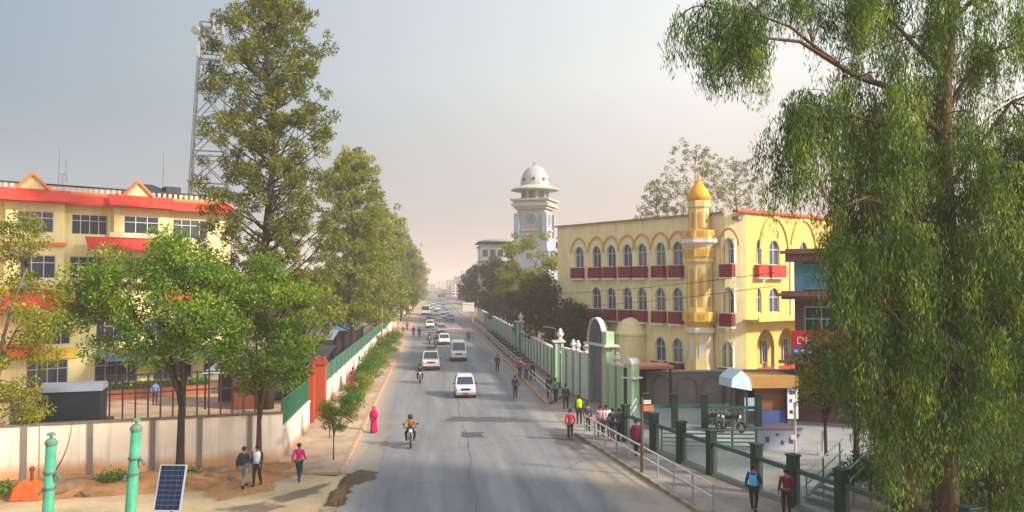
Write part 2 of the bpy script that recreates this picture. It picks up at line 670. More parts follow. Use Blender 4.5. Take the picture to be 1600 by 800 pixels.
stain('tyre_stain', [(410, 780), (500, 756), (525, 750), (505, 772), (430, 792)], S_TYRE, apron, .012, seed=5)
stain('tyre_stain', [(300, 800), (420, 782), (470, 790), (400, 806)], S_TYRE, apron, .012, seed=6)
stain('dust_stain', [(290, 770), (380, 752), (450, 745), (440, 765), (330, 790)], stainmat('orange_dust', (190, 136, 88), .9, .8), apron, .010, seed=7)
# dirt verge along the compound wall, with low humps
dv = MB()
nx, ny = 60, 10
vs = []
random.seed(11)
for i in range(nx + 1):
    for j in range(ny + 1):
        u, w = i / nx, j / ny
        px = -260 + 740 * u
        top = G(px, 722 + (480 - px) * 0.065)
        bot = G(px, 762 + (400 - px) * 0.06 if px < 400 else 762 - (px - 400) * 0.3)
        q = top.lerp(bot, w)
        h = 0.32 * math.sin(math.pi * min(1, w * 1.15)) * (0.45 + 0.55 * math.sin(u * 23) * math.sin(u * 7 + 1)) + 0.10 * (1 - w)
        vs.append((q.x, q.y, max(0.012, h + random.uniform(-.03, .05)) if 0 < j < ny else 0.008))
fs = [(i * (ny + 1) + j, (i + 1) * (ny + 1) + j, (i + 1) * (ny + 1) + j + 1, i * (ny + 1) + j + 1) for i in range(nx) for j in range(ny)]
dv.add(vs, fs)
o = dv.build('dirt_verge', M_DIRT, smooth=True)
o['kind'] = 'structure'

# pavements with kerbs
def slab(name, pts, z1, m):
    b = MB()
    b.extr([(p[0], p[1], -0.02) for p in pts], (0, 0, z1 + 0.02))
    return structure(name, b, m)
pl = slab('pavement', [(-7.2, 36.8), (-4.14, 36.4), (-4.14, 420), (-7.2, 420)], 0.14, M_PAVE)
pr_near = slab('pavement', [(KR(10) + .25, 10), (18.5, 10), (10.5, 43.0), (9.6, 45), (KR(45) + .25, 45)], 0.14, M_PAVE_R)
pr_far = slab('pavement', [(8.25, 56), (10.8, 62), (10.3, 64), (10.6, 420), (8.25, 420)], 0.14, M_PAVE_R)
sheet('gate_crossing', [(8.02, 45), (9.6, 45), (13.0, 49), (12.6, 57), (8.02, 56)], 0.008, M_PAVE_R)
def kerb(name, p0, p1, n_single, m, far=None):
    p0, p1 = Vector((*p0, 0)), Vector((*p1, 0))
    d = (p1 - p0)
    L = d.length / n_single
    ang = math.atan2(d.y, d.x)
    k = thing(name, None, None, (0, 0, 0))
    k['kind'] = 'structure'
    b = MB()
    b.box(0.012, L - 0.012, -0.11, 0.11, -0.02, 0.15)
    first = b.build('kerb_stone', m, k, bevel=0.02)
    first.location = p0
    first.rotation_euler.z = ang
    rr = random.Random(5)
    for i in range(1, n_single):
        c = first.copy()
        COL.objects.link(c)
        c.location = p0 + d * (i / n_single) + Vector((0, 0, rr.uniform(-.012, .012)))
        c.rotation_euler.z = ang + rr.uniform(-.008, .008)
    if far:
        e = Vector((*far, 0))
        b = MB()
        L2 = (e - p1).length
        b.box(0, L2, -0.11, 0.11, -0.02, 0.15)
        q = b.build('kerb_edging', m, k)
        q.location = p1
        q.rotation_euler.z = math.atan2((e - p1).y, (e - p1).x)
kerb('kerb_left', (-4.02, 36.4), (-4.02, 110), 74, M_KERB_P, (-4.02, 420))
kerb('kerb_right', (KR(12) + .12, 12), (KR(44.8) + .12, 44.8), 32, M_KERB)
kerb('kerb_right', (8.12, 56), (8.12, 110), 54, M_KERB_P, (8.12, 420))
sheet('yard', [(-60, 33), (-18.9, 34.6), (-7.3, 37.8), (-7.3, 130), (-60, 130)], 0.006, M_YARD)
sheet('planting_bed', [(18.9, 12), (50, 12), (50, 33.5), (20.5, 33.5), (15.6, 30.0)], 0.136, M_EARTH)
sheet('plaza', [(18.2, 11), (60, 11), (60, 60), (13.4, 60), (10.8, 43.0)], 0.13, M_PLAZA)

# ------------------------------------------------------------------ air
M_HAZE = bpy.data.materials.new('haze_air')
M_HAZE.use_nodes = True
hn, hl = M_HAZE.node_tree.nodes, M_HAZE.node_tree.links
hn.remove(hn['Principled BSDF'])
pv = hn.new('ShaderNodeVolumePrincipled')
pv.inputs['Color'].default_value = (0.82, 0.76, 0.77, 1)
pv.inputs['Density'].default_value = 0.0008
pv.inputs['Anisotropy'].default_value = 0.0
hl.new(pv.outputs[0], hn['Material Output'].inputs['Volume'])
hz = MB()
hz.box(-1600, 1600, -400, 2700, -1.1, 48)
o = hz.build('haze', M_HAZE)
o['kind'] = 'stuff'
o.display_type = 'WIRE'

# ------------------------------------------------------------------ building helpers (local frame: x along the front, y inwards, z up)
def wall_holes(b, x0, x1, z0, z1, rects, y=0.0, depth=0.18):
    """a wall face with real openings and reveals; rects = (xa, xb, za, zb)"""
    xs = sorted(set([x0, x1] + [v for r in rects for v in r[:2]]))
    zs = sorted(set([z0, z1] + [v for r in rects for v in r[2:4]]))
    xs = [v for v in xs if x0 - 1e-6 <= v <= x1 + 1e-6]
    zs = [v for v in zs if z0 - 1e-6 <= v <= z1 + 1e-6]
    for i in range(len(xs) - 1):
        for j in range(len(zs) - 1):
            cx, cz = (xs[i] + xs[i + 1]) / 2, (zs[j] + zs[j + 1]) / 2
            if any(r[0] < cx < r[1] and r[2] < cz < r[3] for r in rects):
                continue
            b.add([(xs[i], y, zs[j]), (xs[i + 1], y, zs[j]), (xs[i + 1], y, zs[j + 1]), (xs[i], y, zs[j + 1])], [(0, 1, 2, 3)])
    for (a, c, d, e_) in [r[:4] for r in rects]:
        b.add([(a, y, d), (c, y, d), (c, y, e_), (a, y, e_), (a, y + depth, d), (c, y + depth, d), (c, y + depth, e_), (a, y + depth, e_)],
              [(0, 1, 5, 4), (1, 2, 6, 5), (2, 3, 7, 6), (3, 0, 4, 7)])

def facade_dir(A, B):
    d = Vector((B[0] - A[0], B[1] - A[1]))
    L = d.length
    d /= L
    return (d.x, d.y), L, math.atan2(d.y, d.x)

WIN = {}
def window_rect(parent, x0, x1, z0, z1, cols, m_frame, m_glass, y=0.12, transom=0.3, dy=0.0):
    """glazed window set back in its opening: frame with mullions, panes behind"""
    b = MB()
    t = 0.06
    f = 0.07
    b.box(x0, x1, y - .05, y + .03, z0, z0 + f)
    b.box(x0, x1, y - .05, y + .03, z1 - f, z1)
    b.box(x0, x0 + f, y - .048, y + .028, z0 + f, z1 - f)
    b.box(x1 - f, x1, y - .048, y + .028, z0 + f, z1 - f)
    W = x1 - x0
    for k in range(1, cols):
        xm = x0 + W * k / cols
        b.box(xm - t / 2, xm + t / 2, y - .046, y + .026, z0 + f, z1 - f)
    zt = z1 - (z1 - z0) * transom
    if transom:
        b.box(x0 + f, x1 - f, y - .052, y + .022, zt - t / 2, zt + t / 2)
    w = b.build('window', m_frame, parent)
    for k in range(cols):
        a0 = x0 + W * k / cols
        a1 = x0 + W * (k + 1) / cols
        key = (round(a1 - a0, 2), round(z1 - z0, 2), m_glass.name)
        if key not in WIN:
            pb = MB()
            pb.box(0.0, a1 - a0, 0, 0.01, 0, z1 - z0)
            p = pb.build('pane', m_glass, w)
            WIN[key] = p.data
        else:
            p = inst(WIN[key], 'pane', w)
        p.location = (a0, y + 0.035 + 0.004 * (k % 2), z0)
    return w
# ------------------------------------------------------------------ yellow mosque with minaret
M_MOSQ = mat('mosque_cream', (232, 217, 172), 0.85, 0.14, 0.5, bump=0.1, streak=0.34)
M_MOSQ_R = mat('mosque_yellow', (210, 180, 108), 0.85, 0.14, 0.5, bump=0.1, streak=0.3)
M_TRIMR = mat('mosque_roof_trim', (186, 84, 52), 0.7, 0.2)
M_MAROON = mat('balcony_maroon', (120, 28, 44), 0.6, 0.15, 3)
M_REDP = mat('balcony_red', (176, 52, 40), 0.6, 0.15, 3)
M_WHITE = mat('white_trim', (214, 210, 206), 0.7, 0.1)
M_GLASSB = glass('blue_grey_glass', (70, 84, 108))
M_GOLD = mat('minaret_gold', (216, 174, 84), 0.55, 0.12, 2)
M_GOLDD = mat('minaret_ochre', (194, 148, 74), 0.7, 0.15, 2)
M_MINC = mat('minaret_cream', (216, 194, 134), 0.8, 0.12, 0.8, streak=0.25)
M_GREY = mat('grey_plaster', (136, 130, 126), 0.9, 0.18, 0.7, bump=0.2, streak=0.3)
M_FRAMEW = mat('pale_frame', (200, 205, 214), 0.6, 0.08)

C0 = (25.6, 65.0)
DL = Vector((-0.53, 0.848)).normalized()
Lend = (C0[0] + DL.x * 23.0, C0[1] + DL.y * 23.0)
dl, LL, angL = facade_dir(Lend, C0)
ROOFZ = 14.6
mos = thing('mosque_building', 'cream and yellow three storey mosque block with maroon balcony panels and arched windows', 'building', (Lend[0], Lend[1], 0), angL)
def pointed(x0, x1, z0, zs, zt, n=7):
    """pointed arch outline, springing at zs, apex at zt"""
    xm = (x0 + x1) / 2
    pts = [(x0, z0), (x1, z0)]
    for k in range(n + 1):
        t = k / n
        pts.append((x1 - (x1 - xm) * (1 - math.cos(t * math.pi / 2)) ** 0.8, zs + (zt - zs) * math.sin(t * math.pi / 2) ** 0.85))
    for k in range(n - 1, -1, -1):
        t = k / n
        pts.append((x0 + (xm - x0) * (1 - math.cos(t * math.pi / 2)) ** 0.8, zs + (zt - zs) * math.sin(t * math.pi / 2) ** 0.85))
    return pts
def arch_spandrel(b, x0, x1, zs, zt, ztop, y, th):
    """fills the two corners above an arch inside its square opening"""
    pts = pointed(x0, x1, zs, zs, zt)[2:]
    half = len(pts) // 2
    right = pts[:half + 1]
    left = pts[half:]
    xm = (x0 + x1) / 2
    b.extr([(p[0], y, p[1]) for p in right] + [(xm, y, ztop), (x1, y, ztop)], (0, th, 0))
    b.extr([(p[0], y, p[1]) for p in left] + [(x0, y, ztop), (xm, y, ztop)], (0, th, 0))
def arch_band(b, x0, x1, z0, zs, zt, w, y, th):
    """raised band following a pointed arch"""
    a = pointed(x0, x1, z0, zs, zt)[2:]
    c = pointed(x0 - w, x1 + w, z0, zs, zt + w * 1.3)[2:]
    for i in range(len(a) - 1):
        b.extr([(a[i][0], y, a[i][1]), (a[i + 1][0], y, a[i + 1][1]), (c[i + 1][0], y, c[i + 1][1]), (c[i][0], y, c[i][1])], (0, th, 0))

LEFTW = []
for (px, py, half, hh) in [(905, 402, 7, 17), (932, 401, 7, 17), (955, 400, 7, 17), (980, 399, 7.5, 18), (1003, 398, 7.5, 18), (1032, 396, 8, 19), (1059, 395, 8, 19),
                           (1139, 397, 8, 20),
                           (932, 466, 7, 17), (955, 467, 7, 17), (980, 467, 7.5, 17), (1003, 467, 7.5, 18), (1032, 468, 8, 19), (1059, 467, 8, 19), (1139, 470, 8, 20),
                           (1032, 546, 8, 19), (1059, 548, 8, 19), (1137, 553, 8, 20)]:
    u0, _ = UZ(px - half, py, Lend, dl)
    u1, _ = UZ(px + half, py, Lend, dl)
    u, za = UZ(px, py + hh, Lend, dl)
    _, zb = UZ(px, py - hh, Lend, dl)
    LEFTW.append((u0, u1, za, zb, py))
# bring the rows to common heights
def row(y):
    return 0 if y < 430 else (1 if y < 500 else 2)
rowz = {}
for r_ in range(3):
    g = [w for w in LEFTW if row(w[4]) == r_]
    rowz[r_] = (sum(w[2] for w in g) / len(g), sum(w[3] for w in g) / len(g))
LEFTW = [(a, c, rowz[row(y)][0], rowz[row(y)][1], row(y)) for a, c, _, _, y in LEFTW]
LC = LL - 1.2                                  # start of the chamfered corner
DEEP = 15.0
b = MB()
wall_holes(b, 0, LC, 0, ROOFZ, [w[:4] for w in LEFTW], 0, 0.3)
b.add([(0, 0, 0), (0, DEEP, 0), (0, DEEP, ROOFZ), (0, 0, ROOFZ)], [(0, 1, 2, 3)])
b.build('wall', M_MOSQ, mos)
b = MB()
b.box(0.05, LL - .1, 0.45, DEEP, ROOFZ - 0.6, ROOFZ - .3)
b.build('roof_slab', M_GREY, mos)
b = MB()
b.box(-.25, LC, -.28, 0.2, ROOFZ, ROOFZ + 0.14)
b.build('parapet_coping', M_GREY, mos)
for (a, c, za, zb, r_) in LEFTW:
    zs = za + (zb - za) * 0.62
    b = MB()
    arch_spandrel(b, a, c, zs, zb - .02, zb + 0.0, 0.004, 0.2)
    b.build('arch_spandrel', M_MOSQ, mos)
    w = window_rect(mos, a, c, za, zb, 2, M_FRAMEW, M_GLASSB, 0.2, 0.38)
    b = MB()
    arch_band(b, a, c, za, zs, zb, 0.10, -0.05, 0.06)
    b.build('window_surround', M_WHITE, mos)
    b = MB()
    x0, x1 = a - .13, c + .13
    z1, z0 = za + .02, za - 1.18
    b.box(x0, x1, -.50, -.44, z0 + .1, z1)
    b.box(x0, x0 + .05, -.44, -0.004, z0 + .1, z1)
    b.box(x1 - .05, x1, -.44, -0.004, z0 + .1, z1)
    bal = b.build('balcony_panel', M_MAROON, mos)
    b = MB()
    b.box(x0 - .03, x1 + .03, -.58, -.003, z0 - .05, z0 + .1)
    b.build('balcony_slab', M_WHITE, bal)
    b = MB()
    b.box(x0 - .03, x1 + .03, -.53, -.42, z1, z1 + .06)
    b.build('handrail', M_WHITE, bal)
# pointed hoods over the top row: pairs share a hood line
b = MB()
for (a, c, za, zb, r_) in LEFTW:
    if r_ == 0:
        arch_band(b, a - .45, c + .45, za, za + (zb - za) * .7, zb + 0.75, 0.16, -0.10, 0.11)
hood = b.build('arch_hood', mat('mosque_hood', (196, 160, 104), 0.85, 0.1), mos)
# thin pilasters between the bays and string courses
b = MB()
bays = sorted(set(round(UZ(px, 400, Lend, dl)[0], 2) for px in (918, 967, 1017, 1074, 1120)))
for x in bays:
    b.box(x - .16, x + .16, -.07, -.002, 0, ROOFZ - 1.6)
b.build('pilaster', M_MOSQ, mos)
# lower wing of the ground floor with a dome-like apse towards the street
apse_u = UZ(1000, 530, Lend, dl)[0]
b = MB()
b.lathe([(1.5, 0), (1.5, 3.6), (1.6, 3.7), (1.6, 3.85), (1.45, 4.1), (1.15, 4.75), (0.7, 5.15), (0.08, 5.35)], (apse_u - .6, -.6, 0), 16)
b.build('apse', M_MOSQ, mos, smooth=False)
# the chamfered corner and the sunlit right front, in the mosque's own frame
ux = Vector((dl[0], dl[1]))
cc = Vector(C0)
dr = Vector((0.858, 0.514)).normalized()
A2 = cc + dr * 1.2
ang_rel = math.atan2(dr.y, dr.x) - angL
def loc_of(v):                                  # world xy -> mosque frame
    w = Vector((v[0] - Lend[0], v[1] - Lend[1]))
    return (w.x * dl[0] + w.y * dl[1], -w.x * dl[1] + w.y * dl[0])
a2 = loc_of(A2)
b = MB()
b.add([(LC, 0, 0), (a2[0], a2[1], 0), (a2[0], a2[1], ROOFZ), (LC, 0, ROOFZ)], [(0, 1, 2, 3)])
b.build('corner_wall', M_MOSQ, mos)
RIGHTL = 17.0
drt = (dr.x, dr.y)
rw = []
for (px, py, half, hh) in [(1186, 400, 4, 17), (1210, 398, 8, 20), (1256, 400, 6, 18), (1186, 473, 4, 17), (1210, 472, 8, 20), (1262, 474, 6, 18)]:
    u0 = UZ(px - half, py, A2, drt)[0]
    u1 = UZ(px + half, py, A2, drt)[0]
    za, zb = rowz[0] if py < 430 else rowz[1]
    rw.append((u0, u1, za, zb))
ar = []
for (pa, pb_) in ((1183, 1210), (1216, 1243), (1249, 1276)):
    ar.append((UZ(pa, 550, A2, drt)[0], UZ(pb_, 550, A2, drt)[0], 0.15, 4.6))
rf = thing('right_front', None, None, (a2[0], a2[1], 0), ang_rel)
rf.parent = mos
b = MB()
wall_holes(b, 0, RIGHTL, 0, ROOFZ, rw + ar, 0, 0.35)
b.add([(RIGHTL, 0, 0), (RIGHTL, DEEP, 0), (RIGHTL, DEEP, ROOFZ), (RIGHTL, 0, ROOFZ)], [(0, 1, 2, 3)])
for (a, c, za, zb) in rw:
    arch_spandrel(b, a, c, za + (zb - za) * .62, zb - .02, zb, 0.004, 0.2)
for (a, c, za, zb) in ar:
    arch_spandrel(b, a, c, za + (zb - za) * .66, zb - .02, zb, 0.004, 0.3)
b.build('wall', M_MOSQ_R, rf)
b = MB()
b.box(-1.3, RIGHTL + .2, -.3, 0.3, ROOFZ, ROOFZ + .22)
b.build('roof_edge', M_TRIMR, rf)
for (a, c, za, zb) in rw:
    window_rect(rf, a, c, za, zb, 2, M_FRAMEW, M_GLASSB, 0.2, 0.38)
    if za > 9:
        b = MB()
        b.box(a - .3, c + .3, -.5, -.44, za - 1.1, za)
        b.box(a - .3, a - .25, -.44, -.003, za - 1.1, za)
        b.box(c + .25, c + .3, -.44, -.003, za - 1.1, za)
        b.build('balcony_panel', M_REDP, rf)
        b = MB()
        b.box(a - .36, c + .36, -.56, -.003, za - 1.22, za - 1.1)
        b.build('balcony_slab', M_WHITE, rf)
b = MB()
arch_band(b, rw[0][1] - .1, rw[1][1] + 1.2, rw[0][2] - 1.0, rw[0][2] + 1.4, rw[0][3] + 1.9, 0.3, -0.14, 0.15)
arch_band(b, rw[2][0] - 1.2, rw[2][1] + 1.2, rw[0][2] - 1.0, rw[0][2] + 1.4, rw[0][3] + 1.9, 0.3, -0.14, 0.15)
b.build('arch_hood', M_MOSQ_R, rf)
for x in (rw[1][1] + 1.75,):
    b = MB()
    b.box(x - .3, x + .3, -.12, -.002, 5.6, ROOFZ - 2.6)
    b.build('pilaster', mat('pale_pink_pilaster', (222, 196, 160), .8, .1), rf)
zc = 5.35
b = MB()
b.box(-.4, RIGHTL, -1.6, -.003, zc, zc + .16)
b.box(-.4, RIGHTL, -1.6, -1.5, zc + .16, zc + .42)
b.build('canopy_slab', M_MOSQ_R, rf)
for (a, c, za, zb) in ar:
    b = MB()
    b.box(a, c, 2.5, 2.6, 0, 5.2)
    b.build('inner_wall', M_MOSQ_R, rf)
    window_rect(rf, (a + c) / 2 - .4, (a + c) / 2 + .4, 1.3, 3.4, 2, M_FRAMEW, M_GLASSB, 2.4, .35)
    b = MB()
    b.box(a + .06, c - .06, 0.06, 0.14, 0.2, 1.25)
    b.build('balustrade_panel', M_REDP, rf)
b = MB()
b.box(-.1, RIGHTL, 0.4, 2.45, 0.0, .14)
b.build('porch_floor', M_GREY, rf)

for ch in [x for x in bpy.data.objects if x.parent == rf]:
    ch.parent = mos
    ch.location = rf.location
    ch.rotation_euler.z = ang_rel
bpy.data.objects.remove(rf)

# minaret attached to the left front
um = UZ(1098, 450, Lend, dl)[0] + .25
mw = Vector(Lend) + ux * um + Vector((dl[1], -dl[0])) * 0.75
minr = thing('minaret', 'octagonal cream and gold minaret with two balcony rings and a pointed golden dome', 'minaret', (mw.x, mw.y, 0), angL + R(22.5))
YM = mw.y
def zz(py):
    return CAMZ - (py - 444) * YM / FPX
def wpx(w):
    return w * YM / FPX / 2
b = MB()
b.lathe([(wpx(52), 0), (wpx(48), zz(580)), (wpx(43), zz(560)), (wpx(41), zz(512))], (0, 0, 0), 8)
b.lathe([(wpx(41), zz(488)), (wpx(40), zz(412)), (wpx(46), zz(408)), (wpx(46), zz(402))], (0, 0, 0), 8)
b.lathe([(wpx(34), zz(360)), (wpx(33), zz(322))], (0, 0, 0), 8)
b.build('shaft', M_MINC, minr)
b = MB()
b.lathe([(wpx(41), zz(512)), (wpx(54), zz(503)), (wpx(58), zz(503)), (wpx(58), zz(488)), (wpx(52), zz(488))], (0, 0, 0), 8)
b.build('lower_balcony', M_GOLD, minr)
b = MB()
b.lathe([(wpx(46), zz(522)), (wpx(48), zz(521)), (wpx(48), zz(515)), (wpx(42), zz(512.5))], (0, 0, 0), 8)
b.build('ring', M_WHITE, minr)
b = MB()
b.lathe([(wpx(47), zz(402)), (wpx(50), zz(400)), (wpx(50), zz(386)), (wpx(44), zz(385))], (0, 0, 0), 8)
b.build('corbel_band', M_GOLD, minr)
b = MB()
b.lathe([(wpx(44), zz(385)), (wpx(56), zz(379)), (wpx(62), zz(378)), (wpx(62), zz(372)), (wpx(50), zz(371.5))], (0, 0, 0), 8)
b.build('ring', M_WHITE, minr)
b = MB()
b.lathe([(wpx(58), zz(371.4)), (wpx(58), zz(358)), (wpx(54), zz(358)), (wpx(54), zz(368)), (wpx(30), zz(368))], (0, 0, 0), 8)
b.build('upper_balcony', M_GOLD, minr)
b = MB()
b.lathe([(wpx(34), zz(322)), (wpx(38), zz(320)), (wpx(38), zz(311)), (wpx(35), zz(310))], (0, 0, 0), 8)
b.build('collar', M_MINC, minr)
b = MB()
b.lathe([(wpx(33), zz(310)), (wpx(38), zz(307)), (wpx(37), zz(301)), (wpx(30), zz(294)), (wpx(19), zz(286)), (wpx(8), zz(279)), (wpx(3.5), zz(273)), (wpx(4.5), zz(270)), (wpx(1.5), zz(266)), (wpx(.6), zz(260))], (0, 0, 0), 16)
b.build('dome', mat('minaret_dome_gold', (220, 160, 34), .5, .12, 2, streak=.15), minr, smooth=True)
for ang in range(8):
    th = 2 * math.pi * (ang + .5) / 8
    for (py0, py1, w, rr, m_) in ((480, 418, .19, wpx(40.6), M_GOLDD), (354, 328, .16, wpx(33.6), M_GOLDD), (578, 528, .2, wpx(42.6), M_FRAMEW)):
        ap = rr * math.cos(math.pi / 8)
        z0, z1 = zz(py0), zz(py1)
        o = MB()
        o.extr([(p[0], -.03, p[1]) for p in pointed(-w, w, z0, z0 + (z1 - z0) * .75, z1)], (0, .09, 0))
        q = o.build('niche', m_, minr)
        q.location = (math.cos(th) * ap, math.sin(th) * ap, 0)
        q.rotation_euler.z = th + math.pi / 2
    for (py0, py1, rr) in ((500, 491, wpx(58)), (398, 389, wpx(50)), (369, 360, wpx(58))):
        ap = rr * math.cos(math.pi / 8)
        o = MB()
        o.box(-.25, .25, -.025, .02, zz(py0), zz(py1))
        q = o.build('balcony_ornament', M_GOLDD, minr)
        q.location = (math.cos(th) * ap, math.sin(th) * ap, 0)
        q.rotation_euler.z = th + math.pi / 2

# ------------------------------------------------------------------ pale yellow office block with red canopies (left)
PA, PB = (-34.0, 63.0), (-19.8, 73.0)
dp, PL, angP = facade_dir(PA, PB)
M_PINK = mat('office_cream', (226, 214, 156), 0.85, 0.10, 0.5, streak=0.25)
M_PINK_Y = mat('office_yellow', (226, 190, 70), 0.85, 0.1, 0.5, streak=0.1)
M_REDROOF = mat('red_tin_roof', (200, 58, 44), 0.6, 0.15, 1.5, streak=0.15)
M_ORG = mat('orange_trim', (224, 120, 70), 0.7, 0.12)
M_GLASSD = glass('dark_office_glass', (46, 58, 76))
M_FRAMEG = mat('aluminium_frame', (190, 190, 190), 0.4, 0.08, metal=0.3)
M_NAVY = mat('navy_tin_roof', (34, 42, 62), 0.55, 0.2)
off = thing('office_block', 'pale yellow four storey office block with red sloped canopies and small gables', 'building', (PA[0], PA[1], 0), angP)
def up(px, py):
    return UZ(px, py, PA, dp)
X0, X1 = -16.0, PL + 2.0
ROOFP = up(170, 322)[1]
wins = []
def wrow(pl):
    for (pa, pb_, ya, yb, cols, pr) in pl:
        u0, z1 = up(pa, ya)
        u1, z0 = up(pb_, yb)
        wins.append([u0, u1, z0, z1, cols, pr])
# (left px, right px, top py, bottom py, panes, projecting bay?)
wrow([(24, 80, 328, 367, 3, 1), (112, 168, 335, 371, 4, 0), (189, 243, 337, 367, 3, 1), (270, 325, 342, 372, 4, 0),
      (27, 83, 398, 434, 3, 1), (109, 165, 400, 435, 4, 0), (189, 243, 402, 436, 3, 1), (270, 325, 404, 438, 4, 0),
      (50, 110, 497, 532, 4, 0), (150, 205, 497, 532, 4, 0), (230, 285, 497, 532, 4, 0), (305, 340, 499, 532, 3, 0),
      (41, 106, 562, 600, 4, 0), (148, 215, 553, 592, 4, 0), (240, 300, 553, 592, 4, 0), (318, 345, 556, 592, 3, 0)])
wins += [[-9.5, -6.5, w[2], w[3], 3, 0] for w in (wins[0], wins[4], wins[8], wins[12])]
zt3 = (wins[0][2] + wins[1][2]) / 2
for g in ((0, 4), (4, 8), (8, 12), (12, 16)):
    za = sum(w[2] for w in wins[g[0]:g[1]]) / 4
    zb = sum(w[3] for w in wins[g[0]:g[1]]) / 4
    for w in wins[g[0]:g[1]]:
        w[2], w[3] = za, zb
for k, g in enumerate((0, 4, 8, 12)):
    wins[16 + k][2], wins[16 + k][3] = wins[g][2], wins[g][3]
b = MB()
wall_holes(b, X0, X1, 0, ROOFP, [w[:4] for w in wins if not w[5]] , 0, .2)
b.add([(X1, 0, 0), (X1, 11, 0), (X1, 11, ROOFP), (X1, 0, ROOFP)], [(0, 1, 2, 3)])
b.add([(X0, 0, ROOFP - .4), (X1, 0, ROOFP - .4), (X1, 11, ROOFP - .4), (X0, 11, ROOFP - .4)], [(0, 1, 2, 3)])
b.build('wall', M_PINK, off)
b = MB()
zz0 = wins[12][2] - 1.1
wall_y = up(60, 545)[1]
b.box(X0, up(96, 600)[0] + .9, -.12, -.004, 0, wins[12][2] - .05)
b.box(X0, up(120, 600)[0], -.12, -.004, wins[12][3] + .05, wall_y)
b.build('yellow_band', M_PINK_Y, off)
BAY = []
for (ia, ib) in ((0, 4), (2, 6)):
    x0, x1 = wins[ia][0] - .75, wins[ia][1] + .75
    zb = wins[ib][2] - 1.3
    BAY.append((x0, x1))
    bay = thing('bay', None, None)
    bay.parent = off
    b = MB()
    wall_holes(b, x0, x1, zb + .9, ROOFP, [wins[ia][:4], wins[ib][:4]], -.9, .2)
    b.add([(x0, -.9, zb + .9), (x0, -.002, zb + .9), (x0, -.002, ROOFP), (x0, -.9, ROOFP)], [(0, 1, 2, 3)])
    b.add([(x1, -.9, zb + .9), (x1, -.002, zb + .9), (x1, -.002, ROOFP), (x1, -.9, ROOFP)], [(0, 1, 2, 3)])
    b.add([(x0, -.9, zb + .9), (x1, -.9, zb + .9), (x1, -.002, zb + .9), (x0, -.002, zb + .9)], [(0, 1, 2, 3)])
    b.build('bay_wall', M_PINK, bay)
    zs = (wins[ia][2] + wins[ib][3]) / 2
    b = MB()
    b.box(x0 - .12, x1 + .12, -1.2, -.905, zs - .12, zs + .12)
    b.build('ledge', M_ORG, bay)
for w in wins:
    window_rect(off, w[0], w[1], w[2], w[3], w[4], M_FRAMEG, M_GLASSD, (.1 - .9) if w[5] else .1, .32)
# sloped red canopy with the bays' canopies standing proud, gables above
def canopy(x0, x1, zt, zb, y0, y1, name='canopy', m=M_REDROOF):
    b = MB()
    b.add([(x0, y1, zt), (x1, y1, zt), (x1 + .25, y0, zb), (x0 - .25, y0, zb), (x0, y1, zt - .12), (x1, y1, zt - .12), (x1 + .25, y0, zb - .14), (x0 - .25, y0, zb - .14)],
          [(0, 1, 2, 3), (7, 6, 5, 4), (3, 2, 6, 7), (0, 3, 7, 4), (1, 5, 6, 2)])
    return b.build(name, m, off)
canopy(X0, X1, ROOFP + .72, ROOFP + .02, -1.0, -.004)
for (x0, x1) in BAY:
    canopy(x0 - .4, x1 + .4, ROOFP + .95, ROOFP + .02, -2.0, -.55)
    xm = (x0 + x1) / 2 - .2
    ga = thing('gable', None, None)
    ga.parent = off
    b = MB()
    b.extr([(xm - 1.3, -.5, ROOFP + .6), (xm + 1.3, -.5, ROOFP + .6), (xm, -.5, ROOFP + 2.0)], (0, .6, 0))
    b.build('gable_wall', M_PINK, ga)
    b = MB()
    for s in (-1, 1):
        b.extr([(xm + s * 1.6, -.75, ROOFP + .6), (xm, -.75, ROOFP + 2.22), (xm, -.75, ROOFP + 2.0), (xm + s * 1.35, -.75, ROOFP + .6)], (0, 1.0, 0))
    b.build('gable_roof', M_ORG, ga)
# parapet balustrade: rail and single balusters
b = MB()
b.box(X0, X1, .1, .3, ROOFP + 1.36, ROOFP + 1.5)
b.build('parapet_rail', M_NAVY, off)
b = MB()
b.box(X0, X1, .06, .34, ROOFP - .3, ROOFP + .98)
b.build('parapet_base', M_ORG, off)
bb = MB()
bb.box(-.11, .11, .12, .28, ROOFP + .98, ROOFP + 1.36)
b0 = bb.build('baluster', mat('baluster_cream', (220, 196, 160), .8, .1), off)
b0.location.x = X0 + .4
x = X0 + .85
while x < X1 - .2:
    c = b0.copy()
    COL.objects.link(c)
    c.location.x = x
    x += .45
# middle canopies and balconies
u0, zA = up(125, 372)
u1, zB = up(262, 394)
canopy(up(128, 380)[0], up(250, 380)[0], zA + .1, zA - .85, -3.2, -1.0, 'porch_canopy')
b = MB()
b.box(up(165, 368)[0], up(250, 368)[0], -1.3, -1.15, zA + .1, zA + .5)
b.build('balcony_parapet', mat('baluster_cream', (220, 196, 160)), off)
zc1 = up(60, 455)[1]
canopy(X0, up(135, 455)[0], zc1 + .15, zc1 - 1.15, -2.4, -.9, 'lower_canopy')
b = MB()
b.box(X0, up(130, 455)[0], -1.1, -.95, zc1 + .15, zc1 + .95)
b.build('balcony_parapet', MATS['baluster_cream'], off)
canopy(up(255, 455)[0], X1, zc1 + .15, zc1 - .6, -1.6, -.004, 'lower_canopy')
zc2 = up(40, 540)[1]
canopy(X0, up(60, 540)[0], zc2 + .2, zc2 - .5, -1.8, -.13, 'ground_canopy')
b = MB()
b.extr([(up(150, 560)[0], -3.0, up(150, 556)[1] - .3), (up(330, 560)[0], -3.0, up(150, 556)[1] - .3), (up(330, 560)[0], -.15, up(150, 556)[1] + .45), (up(150, 560)[0], -.15, up(150, 556)[1] + .45)], (0, 0, .06))
